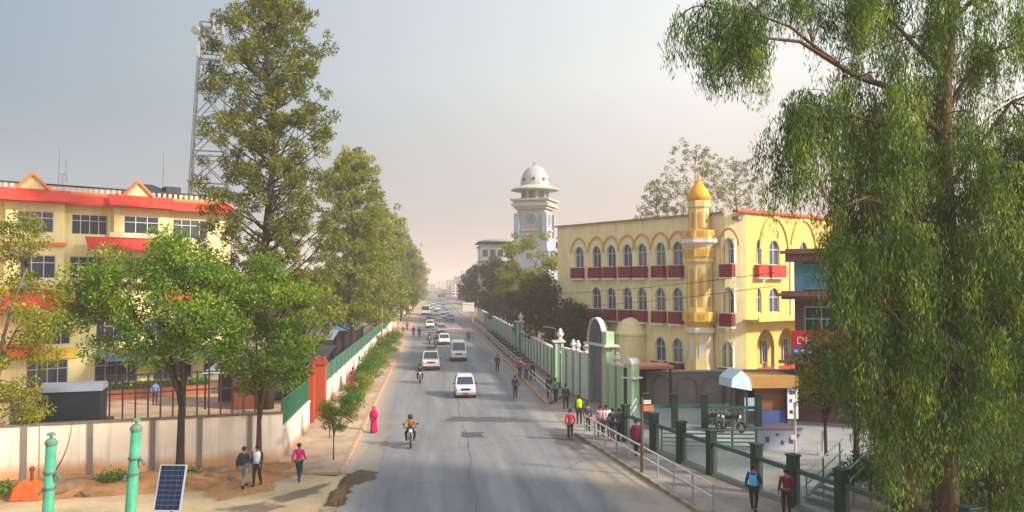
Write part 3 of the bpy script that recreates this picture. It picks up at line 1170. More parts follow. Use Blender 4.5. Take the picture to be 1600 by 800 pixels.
b.build('awning', mat('blue_grey_awning', (84, 104, 138), .6, .2), off)
for x in (up(165, 580)[0], up(245, 580)[0], up(325, 580)[0]):
    b = MB()
    b.box(x - .05, x + .05, -2.95, -2.85, 0, up(150, 556)[1] - .3)
    b.build('awning_post', M_NAVY, off)
# rooftop: dark hipped roof and its small dormer
ra, rz_ = up(222, 305)
rb, _ = up(305, 305)
b = MB()
zb = ROOFP + 1.25
b.box(ra + .3, rb - .3, 3.2, 8.8, ROOFP - .5, zb)
b.build('roof_house', M_NAVY, off)
b = MB()
b.add([(ra - 1.2, 2.5, zb), (rb + .3, 2.5, zb), (rb + .3, 9.5, zb), (ra - 1.2, 9.5, zb), (ra + 1.6, 6, zb + 1.5), (ra + 2.6, 6, zb + 1.5)], [(0, 1, 5, 4), (1, 2, 5), (2, 3, 4, 5), (3, 0, 4), (3, 2, 1, 0)])
b.build('hipped_roof', M_NAVY, off)
b = MB()
b.cbox((rb - .6, 4.5, zb + .7), (1.3, 1.3, 1.0))
b.build('water_tank', M_NAVY, off)
# antennas on the roof
def antenna(px, Y, z0, z1, label, arms):
    p = PD(px, 300, Y)
    t = thing('roof_antenna', label, 'antenna', (p.x, Y, z0))
    b = MB()
    b.path([(0, 0, 0), (0, 0, z1 - z0)], .05, 6)
    b.build('mast', mat('grey_galvanised', (120, 124, 130), .5, .2, metal=.4), t)
    for (h, s, L) in arms:
        b = MB()
        b.path([(0, 0, h), (s * L, 0, h)], .035, 5)
        b.path([(s * L, 0, h - .7), (s * L, 0, h + 1.2)], .06, 6)
        b.build('antenna_arm', MATS['grey_galvanised'], t)
antenna(92, 73, ROOFP - .4, ROOFP + 5.5, 'twin grey antenna mast with white dish on office roof, left end', [(3.6, 1, .6), (2.2, 1, .3)])
antenna(255, 78, ROOFP - .4, ROOFP + 6.0, 'thin grey whip antenna on office roof beside the navy roof', [])
# ------------------------------------------------------------------ clock tower and its college wings
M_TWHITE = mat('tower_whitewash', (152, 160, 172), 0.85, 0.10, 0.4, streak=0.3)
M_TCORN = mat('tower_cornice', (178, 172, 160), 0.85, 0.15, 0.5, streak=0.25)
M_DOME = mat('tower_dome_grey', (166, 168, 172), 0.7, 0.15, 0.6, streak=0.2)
M_FARW = mat('far_white_wall', (216, 212, 212), 0.9, 0.12, 0.3, streak=0.3)
M_FARP = mat('far_pink_wall', (190, 158, 148), 0.9, 0.12, 0.3, streak=0.3)
M_FARG = mat('far_grey_wall', (150, 146, 148), 0.9, 0.12, 0.3, streak=0.3)
M_FARB = mat('far_brick_wall', (150, 106, 90), 0.9, 0.15, 0.3, streak=0.3)
M_DARKGL = glass('dark_window', (48, 54, 64))
YT = 170.0
tx = PD(836, 400, YT).x
def tz(py):
    return CAMZ - (py - 444) * YT / FPX
def tw(w):
    return w * YT / FPX
tow = thing('clock_tower', 'tall white clock tower with ribbed grey dome, wide eave and open gallery', 'tower', (tx, YT, 0), R(-24))
h = tw(45) / 2
b = MB()
b.box(-h, h, -h, h, 0, tz(327))
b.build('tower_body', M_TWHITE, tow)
b = MB()
b.box(-h - 1.1, h + 1.1, -h - 1.1, h + 1.1, 0, tz(392))
b.box(-h - .5, h + .5, -h - .5, h + .5, tz(392), tz(372))
b.build('tower_base', M_TWHITE, tow)
for s in (-1, 1):
    for s2 in (-1, 1):
        b = MB()
        b.box(s * h - .55 * (1 + s * .0), s * h + .55, s2 * h - .55, s2 * h + .55, 0, tz(334))
        b.build('corner_buttress', M_TWHITE, tow)
b = MB()
for (pa, pb_, e) in ((327, 323, .5), (323, 318, 1.0), (318, 314, .7), (314, 311, 1.2)):
    b.box(-h - e, h + e, -h - e, h + e, tz(pa), tz(pb_) - .004)
b.build('cornice', M_TCORN, tow)
for k in range(8):
    a = R(22.5 + 45 * k)
    b = MB()
    b.lathe([(.5, tz(311)), (.42, tz(308)), (.42, tz(298)), (.6, tz(295))], (math.cos(a) * 2.6, math.sin(a) * 2.6, 0), 8)
    b.build('gallery_column', M_TWHITE, tow)
b = MB()
b.lathe([(1.5, tz(311)), (1.5, tz(296))], (0, 0, 0), 8)
b.build('bell_room', M_TCORN, tow)
b = MB()
b.lathe([(3.0, tz(297)), (tw(76) / 2, tz(296.5)), (tw(76) / 2, tz(295)), (3.3, tz(289)), (3.0, tz(289))], (0, 0, 0), 16)
b.build('eave', M_TCORN, tow)
prof = [(tw(45) / 2, tz(289)), (tw(45) / 2, tz(284))]
for k in range(1, 9):
    a = k / 9 * math.pi / 2
    prof.append((tw(44) / 2 * math.cos(a) ** .9, tz(284) + (tz(257) - tz(284)) * math.sin(a)))
prof.append((.25, tz(257)))
b = MB()
b.lathe(prof, (0, 0, 0), 20)
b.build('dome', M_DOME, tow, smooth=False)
b = MB()
b.lathe([(.7, tz(258)), (.5, tz(256)), (.25, tz(254)), (.4, tz(252.5)), (.1, tz(250)), (.03, tz(246))], (0, 0, 0), 8)
b.build('finial', M_GOLDD, tow)
for k in range(8):
    a = R(45 * k + 10)
    o = MB()
    o.lathe([(.38, 0), (.38, .12)], (0, 0, 0), 10)
    q = o.build('dome_lunette', M_DARKGL, tow)
    q.location = (math.cos(a) * tw(42.5) / 2, math.sin(a) * tw(42.5) / 2, tz(280))
    q.rotation_euler = (0, R(80), a)
for a in (0, 90, 180, 270):
    ca = R(a)
    cz = tz(343)
    def onface(q):
        q.rotation_euler.z = ca
        return q
    o = MB()
    ring = [(1.55 * math.cos(t * math.pi / 12), -h - .13, cz + 1.55 * math.sin(t * math.pi / 12)) for t in range(24)]
    o.extr(ring, (0, .11, 0))
    q = onface(o.build('clock_rim', M_TCORN, tow))
    o = MB()
    o.extr([(p[0] * .78, -h - .17, cz + (p[2] - cz) * .78) for p in ring], (0, .05, 0))
    f = onface(o.build('clock_face', mat('clock_face_grey', (120, 134, 140), .6, .1), tow))
    o = MB()
    for k in range(12):
        t = k * math.pi / 6
        o.cbox((math.sin(t) * 1.0, -h - .18, cz + math.cos(t) * 1.0), (.09, .02, .09))
    o.extr([(-.05, -h - .2, cz), (.05, -h - .2, cz), (.03, -h - .2, cz + .9), (-.03, -h - .2, cz + .9)], (0, .02, 0))
    o.extr([(0, -h - .2, cz - .06), (0, -h - .2, cz + .06), (-.6, -h - .2, cz - .25), (-.62, -h - .2, cz - .33)], (0, .02, 0))
    o.build('clock_hand', M_NAVY, f)
    o = MB()
    o.box(-2.0, 2.0, -h - .4, -h - .003, tz(361), tz(358))
    onface(o.build('sill_band', M_TCORN, tow))
    for xx in (-1.1, 0, 1.1):
        o = MB()
        o.extr([(p[0] + xx, -h - .03, p[1]) for p in pointed(-.38, .38, tz(381), tz(370), tz(366))], (0, .05, 0))
        onface(o.build('lancet_window', M_GOLDD if xx else M_DARKGL, tow))
        o = MB()
        arch_band(o, xx - .38, xx + .38, tz(381), tz(370), tz(366), .12, -h - .08, .07)
        onface(o.build('window_surround', M_TCORN, tow))

def block(name, label, x0, x1, Y, z1, m, depth=12, cols=4, rows=3, roof=None, rz=0.0, z0=0.0, win=(1.2, 1.6), group=None, glassm=None, band=True):
    """flat roofed street building with set-in windows on its front and on its street side"""
    L = x1 - x0
    t = thing(name, label, 'building', (x0, Y, z0), rz, group)
    H = z1 - z0
    fh = H / rows
    rects = []
    for r_ in range(rows):
        for c in range(cols):
            cx = L * (c + .5) / cols
            cz = fh * (r_ + .52)
            rects.append((cx - min(win[0], L / cols * .7) / 2, cx + min(win[0], L / cols * .7) / 2, cz - min(win[1], fh * .6) / 2, cz + min(win[1], fh * .6) / 2))
    b = MB()
    wall_holes(b, 0, L, 0, H, rects, 0, .25)
    for xs in (0, L):
        b.add([(xs, 0, 0), (xs, depth, 0), (xs, depth, H), (xs, 0, H)], [(0, 1, 2, 3)])
    b.add([(0, 0, H), (L, 0, H), (L, depth, H), (0, depth, H)], [(0, 1, 2, 3)])
    b.add([(0, depth, 0), (L, depth, 0), (L, depth, H), (0, depth, H)], [(0, 1, 2, 3)])
    b.build('wall', m, t)
    for r in rects:
        o = MB()
        o.box(r[0], r[1], .16, .2, r[2], r[3])
        o.box((r[0] + r[1]) / 2 - .04, (r[0] + r[1]) / 2 + .04, .12, .158, r[2], r[3])
        o.build('window', glassm or M_DARKGL, t)
    xs = -.003 if x0 + L / 2 > 0 else L + .003
    n2 = max(2, int(depth / 4))
    for r_ in range(rows):
        for c in range(n2):
            cy = depth * (c + .5) / n2
            cz = fh * (r_ + .52)
            o = MB()
            o.box(xs - .04, xs + .04, cy - .6, cy + .6, cz - .7, cz + .7)
            o.build('side_window', glassm or M_DARKGL, t)
    if band:
        for r_ in range(1, rows):
            o = MB()
            o.box(-.35, L + .35, -.5, depth, fh * r_ - .08, fh * r_ + .1)
            o.build('floor_slab', M_TCORN, t)
    o = MB()
    o.box(-.3, L + .3, -.4, depth + .3, H + .002, H + .3)
    o.build('roof_slab', roof or M_TCORN, t)
    return t

def blk(px0, px1, pytop, Y, *a, **k):
    p0, p1 = PD(px0, pytop, Y), PD(px1, pytop, Y)
    return p0.x, p1.x, Y, p0.z
x0, x1, Y, z1 = blk(752, 800, 384, 178)
wl_ = block('college_wing', 'whitewashed college wing left of the clock tower with overhanging tin roof', x0, x1, Y, z1, M_FARW, 14, 4, 5)
b = MB()
L = x1 - x0
b.add([(-.8, -1, z1 + .9), (L + .8, -1, z1 + .9), (L + .8, 15, z1 + .9), (-.8, 15, z1 + .9), (2, 6, z1 + 2.0), (L - 2, 6, z1 + 2.0)], [(0, 1, 5, 4), (1, 2, 5), (2, 3, 4, 5), (3, 0, 4), (3, 2, 1, 0)])
b.build('tin_roof', M_FARG, wl_)
for xx in (0.3, L / 3, 2 * L / 3, L - .3):
    b = MB()
    b.box(xx - .12, xx + .12, -.3, -.06, z1 + .31, z1 + .9)
    b.build('roof_post', M_FARG, wl_)
b = MB()
b.lathe([(1.0, 0), (1.0, .12)], (0, 0, 0), 16)
q = b.build('round_window', M_DARKGL, wl_)
q.location = (L * .38, -.06, z1 - 3.0)
q.rotation_euler = (R(90), 0, 0)
x0, x1, Y, z1 = blk(862, 912, 371, 182)
block('college_wing', 'whitewashed college wing between the clock tower and the mosque', x0, x1, Y, z1, M_FARW, 12, 3, 5)

# houses further along the street, fading into the smog
FAR = [
    (700, 716, 447, 640, M_FARG, 'grey low house at the far end of the street'),
    (716, 730, 437, 470, M_FARP, 'pinkish block with flat roof beyond the roadside trees, right'),
    (728, 742, 429, 400, M_FARW, 'pale block just left of the college wing, seen over the dark trees'),
    (741, 756, 433, 330, M_FARB, 'brown brick block behind the white billboard'),
    (706, 722, 443, 560, M_FARW, 'small white house in the smog, behind the pinkish block'),
    (690, 703, 452, 760, M_FARB, 'faint brown house closing the street'),
    (676, 690, 450, 900, M_FARG, 'faintest grey block at the vanishing point of the street'),
    (660, 676, 447, 820, M_FARP, 'faint pink house left of the vanishing point'),
    (648, 666, 440, 620, M_FARW, 'pale house half hidden behind the last left trees'),
    (684, 697, 441, 1050, M_FARW, 'pale tall block almost lost in the smog at the street end'),
    (697, 709, 438, 860, M_FARP, 'pinkish tall block almost lost in the smog, right of the street end'),
    (710, 724, 432, 700, M_FARG, 'grey tall block rising over the far roofs, right'),
    (722, 736, 424, 560, M_FARW, 'whitish tall block rising over the far roofs near the dark trees'),
    (664, 680, 444, 980, M_FARG, 'grey block almost lost in the smog, left of the street end'),
    (738, 752, 420, 430, M_FARP, 'pink-grey tall block left of the college wing'),
]
for i, (a, c, py, Y, m, lab) in enumerate(FAR):
    x0, x1, Y, z1 = blk(a, c, py, Y)
    block('street_house', lab, x0, x1, Y, z1, m, 18, 3, 4, group='houses far down the street')
# shop signs far down the street
for (px, py, w, h_, Y, c, lab) in ((690, 462, 12, 5, 420, (160, 60, 60), 'faded red shop sign hanging far down the street'),
                                  (705, 466, 14, 5, 360, (96, 110, 170), 'faded blue shop sign far down the street, near the trees')):
    p = PD(px, py, Y)
    t = thing('shop_sign', lab, 'sign', (p.x, Y, 0))
    b = MB()
    W, H = w * Y / FPX, h_ * Y / FPX
    b.box(-W / 2, W / 2, -.1, .1, p.z - H / 2, p.z + H / 2)
    b.build('board', mat('sign_%d' % c[0], c, .6, .15), t)
    for s in (-.4, .4):
        b = MB()
        b.path([(s * W, .15, 0), (s * W, .15, p.z)], .08, 6)
        b.build('post', M_FARG, t)

# white billboard on a post
p = PD(732, 480, 150)
t = thing('billboard', 'blank white billboard on a post beside the right-hand trees', 'billboard', (p.x, 150, 0))
b = MB()
W, H = 18 * 150 / FPX, 14 * 150 / FPX
b.box(-W / 2, W / 2, -.08, .08, p.z - H / 2, p.z + H / 2)
b.build('panel', mat('billboard_white', (200, 198, 196), .6, .06), t)
b = MB()
b.box(-W / 2 - .08, W / 2 + .08, -.05, .12, p.z + H / 2, p.z + H / 2 + .1)
b.box(-W / 2 - .08, W / 2 + .08, -.05, .12, p.z - H / 2 - .1, p.z - H / 2)
b.build('frame', M_FARG, t)
b = MB()
b.path([(W * .35, .2, 0), (W * .35, .2, p.z + H / 2)], .12, 8)
b.build('post', M_FARG, t)

# ------------------------------------------------------------------ lattice telecom tower
M_STEEL = mat('tower_steel', (104, 108, 116), 0.5, 0.15, metal=0.4)
YL = 105.0
c = PD(327, 300, YL)
lt = thing('telecom_tower', 'grey steel lattice telecom tower behind the tall tree', 'tower', (c.x, YL, 0), R(12))
def lz(py):
    return PD(336, py, YL).z
ztop = lz(40)
def lw(z):
    t = z / ztop
    return 3.2 * (1 - t) + 1.3 * t
lev = [0, lz(420), lz(350), lz(290), lz(240), lz(188), lz(135), lz(90), ztop]
for sx in (-1, 1):
    for sy in (-1, 1):
        b = MB()
        b.path([(sx * lw(z), sy * lw(z), z) for z in lev], .12, 5)
        b.build('leg', M_STEEL, lt)
for i, z in enumerate(lev[1:]):
    b = MB()
    w = lw(z)
    for (p, q) in (((-w, -w), (w, -w)), ((w, -w), (w, w)), ((w, w), (-w, w)), ((-w, w), (-w, -w))):
        b.path([(p[0], p[1], z), (q[0], q[1], z)], .10, 4)
        b.path([(p[0], p[1], z - .6), (q[0], q[1], z - .6)], .07, 4)
    b.build('ring_brace', M_STEEL, lt)
for i in range(len(lev) - 1):
    za, zb = lev[i], lev[i + 1]
    b = MB()
    wa, wb = lw(za), lw(zb)
    for (p, q) in (((-1, -1), (1, -1)), ((1, -1), (1, 1)), ((1, 1), (-1, 1)), ((-1, 1), (-1, -1))):
        b.path([(p[0] * wa, p[1] * wa, za), (q[0] * wb, q[1] * wb, zb)], .08, 4)
        b.path([(q[0] * wa, q[1] * wa, za), (p[0] * wb, p[1] * wb, zb)], .08, 4)
    b.build('cross_brace', M_STEEL, lt)
b = MB()
for k in range(int(ztop / .5)):
    b.cbox((0.1, -lw(k * .5) * .5, k * .5), (.5, .05, .05))
b.build('ladder', M_STEEL, lt)
o = MB()
o.lathe([(1.0, 0), (1.1, .15), (1.1, .7), (.9, .8)], (0, 0, 0), 16)
q = o.build('drum_dish', mat('dish_pale', (150, 148, 146), .5, .1), lt)
q.scale = (.5, .5, .5)
q.location = (-1.7, -1.2, lz(54))
q.rotation_euler = (R(90), 0, R(-30))
for (sx, zp) in ((1.5, 46), (-1.4, 84), (1.5, 95), (0.4, 44)):
    o = MB()
    o.cbox((0, 0, 0), (.35, .2, 2.0))
    q = o.build('panel_antenna', MATS['dish_pale'], lt)
    q.location = (sx, -1.5, lz(zp))
p0 = PD(303, 300, 100)
t = thing('lightning_mast', 'thin grey mast standing left of the lattice tower', 'mast', (p0.x, 100, 0))
b = MB()
b.path([(0, 0, 0), (0, 0, PD(303, 232, 100).z)], [.12, .05], 6)
b.build('pole', M_STEEL, t)
b = MB()
b.cbox((0, 0, 18), (.5, .5, .2))
b.build('clamp', M_STEEL, t)

# ------------------------------------------------------------------ compound wall on the left
M_WALLW = mat('compound_whitewash', (232, 218, 202), 0.9, 0.10, 0.6, bump=0.25, bscale=14, streak=0.42, dirt=((196, 140, 88), .62, .32))
M_PILG = mat('pilaster_grey', (126, 118, 114), 0.9, 0.15, 1.0)
M_WALLS = mat('street_wall_white', (220, 206, 194), 0.9, 0.10, 0.6, bump=0.25, streak=0.3, dirt=((170, 128, 92), .5, .25))
WA, WB = G(0, 752), G(441, 722)
dw, WL, angW = facade_dir(WA, WB)
cw = thing('compound_wall', 'long whitewashed compound wall with grey pilasters, tree shadows on it', 'wall', (WA.x, WA.y, 0), angW)
b = MB()
b.box(-22, WL, 0, .25, -.05, 2.3)
b.build('wall_panel', M_WALLW, cw)
b = MB()
b.box(-22, WL + .05, -.05, .30, 2.3, 2.38)
b.build('coping', mat('coping_dark', (120, 106, 96), .9, .2), cw)
for px in (-110, -30, 38, 65, 141, 238, 312, 390):
    u = UZ(px, 700, WA, dw)[0]
    b = MB()
    hw = .05 if px == 65 else .11
    b.box(u - hw, u + hw, -.07, -.002, -.05, 2.295)
    b.build('pilaster', M_PILG if px != 65 else M_WALLW, cw)
# street side: wall to the brick gate pillars
sw = thing('street_wall', 'white wall stub with green mesh railing in front of the brick gate pillars', 'wall', (WB.x, WB.y, 0), math.atan2(48.6 - WB.y, -7.15 - WB.x))
SL = math.hypot(48.6 - WB.y, -7.15 - WB.x)
b = MB()
b.box(.26, SL - .35, 0, .22, 0, 1.55)
b.build('wall_panel', M_WALLS, sw)
b = MB()
b.box(.2, SL - .3, -.04, .26, 1.55, 1.63)
b.build('coping', M_WALLS, sw)
M_GREENR = mat('green_railing', (52, 108, 86), 0.5, 0.15, metal=.1)
def bar_rail(parent, L, z0, z1, step, m, y=.11, x0=.3, r=.018, sheet_m=None):
    """upright bar railing: two rails, posts, single bars"""
    b = MB()
    b.box(x0, L, y - .02, y + .02, z1 - .05, z1)
    b.build('rail', m, parent)
    b = MB()
    b.box(x0, L, y - .02, y + .02, z0 + .08, z0 + .12)
    b.build('rail', m, parent)
    n = int((L - x0) / step)
    bb = MB()
    bb.box(-r, r, y - r, y + r, z0, z1 - .05)
    f = bb.build('bar', m, parent)
    f.location.x = x0
    for k in range(1, n + 1):
        c = f.copy()
        COL.objects.link(c)
        c.location.x = x0 + (L - x0) * k / n
bar_rail(sw, SL - .4, 1.63, 2.9, .28, M_GREENR, r=.03)
# brick gate pillars
M_BRICKR = mat('painted_red_brick', (178, 74, 44), 0.8, 0.12, 2)
M_MORTAR = mat('brick_mortar', (146, 96, 76), 0.9, 0.1)
M_CAPR = mat('pillar_cap', (150, 60, 44), 0.8, 0.15)
def brick_pillar(label, x, y, w, h_):
    t = thing('gate_pillar', label, 'pillar', (x, y, .1), 0, 'red brick gate pillars')
    b = MB()
    b.box(-w / 2 + .02, w / 2 - .02, -w / 2 + .02, w / 2 - .02, 0, h_)
    b.build('core', M_MORTAR, t)
    bm1 = MB()
    bl = w / 2 - .012
    bm1.box(0, bl, 0, .10, 0, .085)
    proto = None
    course = .1
    for k in range(int(h_ / course)):
        z = k * course + .01
        for s in range(4):
            for j in range(2):
                off = (-w / 2 + (j * (w / 2) + .006) if k % 2 == 0 else -w / 2 + (j * w / 2 + .006))
                a = s * math.pi / 2
                lx, ly = off, -w / 2
                if proto is None:
                    proto = bm1.build('brick', M_BRICKR, t)
                    c = proto
                else:
                    c = proto.copy()
                    COL.objects.link(c)
                if k % 2:
                    lx += .0
                c.location = (lx * math.cos(a) - ly * math.sin(a), lx * math.sin(a) + ly * math.cos(a), z)
                c.rotation_euler.z = a
    b = MB()
    b.box(-w / 2 - .1, w / 2 + .1, -w / 2 - .1, w / 2 + .1, h_ + .002, h_ + .14)
    b.box(-w / 2 - .02, w / 2 + .02, -w / 2 - .02, w / 2 + .02, h_ + .14, h_ + .3)
    b.build('cap', M_CAPR, t)
    for (sx, sy) in ((-1, -1), (1, -1), (1, 1), (-1, 1)):
        b = MB()
        b.lathe([(.05, h_ + .3), (.09, h_ + .38), (.03, h_ + .5)], (sx * w * .35, sy * w * .35, 0), 6)
        b.build('finial', M_CAPR, t)
brick_pillar('larger red brick gate pillar with stepped cap beside the pavement', -7.1, 52.0, .75, 3.3)
brick_pillar('slimmer red brick gate pillar in front of the larger one', -7.3, 49.6, .42, 3.0)
# street wall beyond the pillars with green sheet fence
fw = thing('street_wall', 'long white roadside wall topped with green sheet fencing beyond the gate pillars', 'wall', (-7.2, 56.5, 0), R(90))
b = MB()
b.box(0, 260, 0, .25, 0, 1.6)
b.build('wall_panel', M_WALLS, fw)
b = MB()
b.box(-.05, 260, -.04, .3, 1.6, 1.7)
b.build('coping', M_WALLS, fw)
k = 0
M_GRSHEET = mat('green_fence_sheet', (64, 104, 98), 0.6, 0.15, 1.0, streak=.2)
pb = MB()
pb.box(.05, 2.95, .1, .13, 1.75, 2.9)
f0 = pb.build('fence_sheet', M_GRSHEET, fw)
po = MB()
po.box(-.05, .05, .06, .16, 1.7, 3.0)
p0 = po.build('fence_post', M_GREENR, fw)
for k in range(1, 40):
    c = f0.copy()
    COL.objects.link(c)
    c.location.x = 3.0 * k
    c = p0.copy()
    COL.objects.link(c)
    c.location.x = 3.0 * k

# iron fence standing behind the compound wall
M_IRON = mat('dark_iron', (44, 42, 48), 0.5, 0.2, metal=.3)
fa, fb = G(150, 668), G(398, 650)
df, FL, angF = facade_dir(fa, fb)
fe = thing('yard_fence', 'dark iron railing with tall posts behind the compound wall', 'fence', (fa.x, fa.y, 0), angF)
for k in range(14):
    u = FL * k / 13
    b = MB()
    hgt = 3.9 if k in (3, 6, 9) else 3.1
    b.box(u - .05, u + .05, -.05, .05, 0, hgt)
    b.build('post', M_IRON, fe)
for z in (1.9, 3.0):
    b = MB()
    b.box(0, FL, -.025, .025, z - .04, z + .04)
    b.build('rail', M_IRON, fe)
b = MB()
b.box(FL * 3 / 13, FL * 9 / 13, -.04, .04, 3.8, 3.88)
b.build('gate_beam', M_IRON, fe)
# low brick planter across the yard and a brick shed end
M_BRKP = mat('yard_brick', (160, 92, 66), .85, .2, 1.2)
pa, pb_ = G(150, 628), G(330, 616)
dq, QL, angQ = facade_dir(pa, pb_)
t = thing('yard_planter', 'low brick planter with clipped hedge across the yard', 'planter', (pa.x, pa.y, 0), angQ)
b = MB()
b.box(0, QL, 0, 1.0, 0, .75)
b.build('planter_wall', M_BRKP, t)
b = MB()
b.box(.05, QL - .05, .05, .95, .55, .72)
b.build('soil', M_DIRT, t)
p = G(382, 640)
t = thing('brick_hut', 'small red brick hut with flat roof at the yard corner', 'hut', (p.x, p.y, 0), angW)
b = MB()
wall_holes(b, -.7, 1.6, 0, 2.2, [(0, .6, 1.0, 1.7)], 0, .15)
b.add([(-.7, 0, 0), (-.7, 2.5, 0), (-.7, 2.5, 2.2), (-.7, 0, 2.2)], [(0, 1, 2, 3)])
b.add([(1.6, 0, 0), (1.6, 2.5, 0), (1.6, 2.5, 2.2), (1.6, 0, 2.2)], [(0, 1, 2, 3)])
b.build('wall', mat('hut_brick', (104, 52, 40), .85, .2, 3), t)
b = MB()
b.box(0, .6, .1, .14, 1.0, 1.7)
b.build('window', M_DARKGL, t)
b = MB()
b.box(-.9, 1.8, -.2, 2.7, 2.2, 2.3)
b.build('roof', M_PILG, t)

# covered dark lorry body parked behind the wall
M_TARP = mat('dark_navy_tarpaulin', (14, 28, 42), 0.6, 0.2, 1.5, bump=.3, bscale=4)
M_TARPG = mat('grey_tarpaulin_top', (120, 124, 140), 0.6, 0.15, 1.5)
p = G(100, 688)
lo = thing('covered_lorry', 'lorry with dark navy tarpaulin sides and grey rounded top behind the wall', 'lorry', (p.x, p.y + 1.2, 0), angW)
b = MB()
b.box(-1.5, 1.5, -1.0, 1.0, .9, 2.65)
b.build('tarpaulin_side', M_TARP, lo, bevel=.05)
b = MB()
b.extr([(-1.55, -1.07, 2.6), (-1.55, -.95, 2.82), (-1.55, -.6, 2.96), (-1.55, 0, 3.03), (-1.55, .6, 2.96), (-1.55, .95, 2.82), (-1.55, 1.07, 2.6)], (3.1, 0, 0))
b.build('tarpaulin_top', M_TARPG, lo)
b = MB()
b.box(-1.5, 1.9, -.95, .95, .6, .88)
b.build('chassis', M_IRON, lo)
b = MB()
b.box(-2.95, -1.65, -1.0, 1.0, .7, 2.3)
b.build('cab', mat('lorry_cab_blue', (40, 70, 110), .4, .1, coat=.4), lo, bevel=.12)
for (x, y) in ((-2.4, -.9), (-2.4, .9), (1.2, -.9), (1.2, .9)):
    b = MB()
    b.lathe([(.3, -.14), (.45, -.12), (.45, .12), (.3, .14)], (0, 0, 0), 16)
    q = b.build('wheel', M_IRON, lo)
    q.location = (x, y, .45)
    q.rotation_euler = (R(90), 0, 0)

# ------------------------------------------------------------------ green poles, solar panel
M_MINT = mat('mint_green_paint', (70, 152, 122), 0.6, 0.3, 5, bump=.2, bscale=40, streak=.5)
def mint_pole(label, px, ptop, pbot_x, Y):
    top = PD(px, ptop, Y)
    bx = PD(pbot_x, 800, Y)
    slope = (top.x - bx.x) / (top.z - bx.z)
    t = thing('mint_pole', label, 'pole', (top.x - slope * top.z, Y, 0), 0, 'mint green poles at the lower left')
    b = MB()
    b.path([(0, 0, 0), (slope * top.z * .5, 0, top.z * .5), (slope * top.z, 0, top.z)], [.098, .086, .07], 14)
    b.build('shaft', M_MINT, t, smooth=True)
    b = MB()
    b.lathe([(.075, 0), (.085, .03), (.085, .06), (.05, .1)], (slope * top.z, 0, top.z - .02), 12)
    b.lathe([(.02, .1), (.02, .14), (.06, .15), (.06, .17), (.02, .19)], (slope * top.z, 0, top.z - .02), 10)
    b.build('cap', mat('pole_cap_grey', (96, 128, 116), .5, .2), t)
    for dz, s in ((-.4, .12), (-.62, -.08)):
        b = MB()
        b.lathe([(.086, -.015), (.086, .015)], (slope * (top.z + dz), 0, top.z + dz), 12)
        b.path([(slope * (top.z + dz), 0, top.z + dz), (slope * (top.z + dz) + s, -.05, top.z + dz - .02), (slope * (top.z + dz) + s * 1.4, -.06, top.z + dz - .08)], .02, 6)
        b.build('bracket', M_STEEL, t)
    return t, top
tA, topA = mint_pole('left mint green pole with capped top, joined to a slack wire', 80, 694, 75, 12)
tB, topB = mint_pole('right mint green pole, leaning, beside the solar panel', 213, 672, 204, 12)
b = MB()
e = PD(114, 657, 33.5)
pts = []
for k in range(13):
    t_ = k / 12
    q = Vector((topA.x + .02, topA.y, topA.z - .45)).lerp(e, t_)
    q.z -= .5 * math.sin(math.pi * t_) * .6
    pts.append(q)
b.path(pts, .012, 5)
meta(b.build('slack_wire', M_IRON), 'thin dark wire running from the left mint pole to the wall', 'wire')

sp_c = PD(266, 762, 14.0)
t = thing('solar_panel', 'small blue solar panel on a pole in front of the dirt verge', 'solar panel', (sp_c.x, 14.0, 0), R(-8))
b = MB()
b.path([(0, .06, 0), (0, .06, sp_c.z)], .03, 8)
b.build('pole', M_STEEL, t)
pan = thing('panel', None, None, (0, 0, sp_c.z))
pan.parent = t
pan.rotation_euler = (R(-18), 0, 0)
W, H = .42, .72
b = MB()
b.box(-W / 2, W / 2, 0, .03, -H / 2, H / 2)
b.build('backing', mat('panel_backing', (120, 130, 150), .5, .1), pan)
b = MB()
for (x0, x1, z0, z1) in ((-W / 2 - .015, W / 2 + .015, -H / 2 - .015, -H / 2), (-W / 2 - .015, W / 2 + .015, H / 2, H / 2 + .015), (-W / 2 - .015, -W / 2, -H / 2, H / 2), (W / 2, W / 2 + .015, -H / 2, H / 2)):
    b.box(x0, x1, -.012, .035, z0, z1)
b.build('frame', mat('panel_frame', (186, 196, 206), .35, .05, metal=.5), pan)
cb = MB()
cb.box(-W / 8 + .004, W / 8 - .004, -.006, -.001, -H / 18 + .004, H / 18 - .004)
cell0 = None
M_CELL = mat('solar_cell', (14, 26, 64), .25, .25, 6, spec=.5)
for i in range(4):
    for j in range(9):
        if cell0 is None:
            c = cell0 = cb.build('solar_cell', M_CELL, pan)
        else:
            c = cell0.copy()
            COL.objects.link(c)
        c.location = (-W / 2 + W / 4 * (i + .5), 0, -H / 2 + H / 9 * (j + .5))
# ------------------------------------------------------------------ right side: green and cream garden wall with gate arch
M_PALEG = mat('pale_green_paint', (196, 206, 190), 0.8, 0.16, 0.8, streak=.25)
M_MIDG = mat('mid_green_paint', (104, 142, 128), 0.75, 0.15, 0.8, streak=.25)
M_BRGREEN = mat('bright_pale_green', (164, 194, 156), 0.75, 0.10, 0.8, streak=.18)
M_DKG = mat('dark_green_paint', (20, 50, 46), 0.6, 0.2, 1.5, streak=.15)
M_URN = mat('white_urn', (206, 200, 196), 0.7, 0.1)
M_PURPLE = mat('grey_lilac_gate', (112, 106, 122), 0.6, 0.15, 1.0, streak=.25)
gw = thing('garden_wall', 'pale green garden wall with mid green posts and white cap line along the right pavement', 'wall', (10.45, 64.5, .0), R(90))
b = MB()
b.box(0, 120, -.25, 0, 0, 2.9)
b.build('wall_panel', M_PALEG, gw)
b = MB()
b.box(-.05, 120, -.33, .08, 2.9, 3.02)
b.build('coping', M_URN, gw)
b = MB()
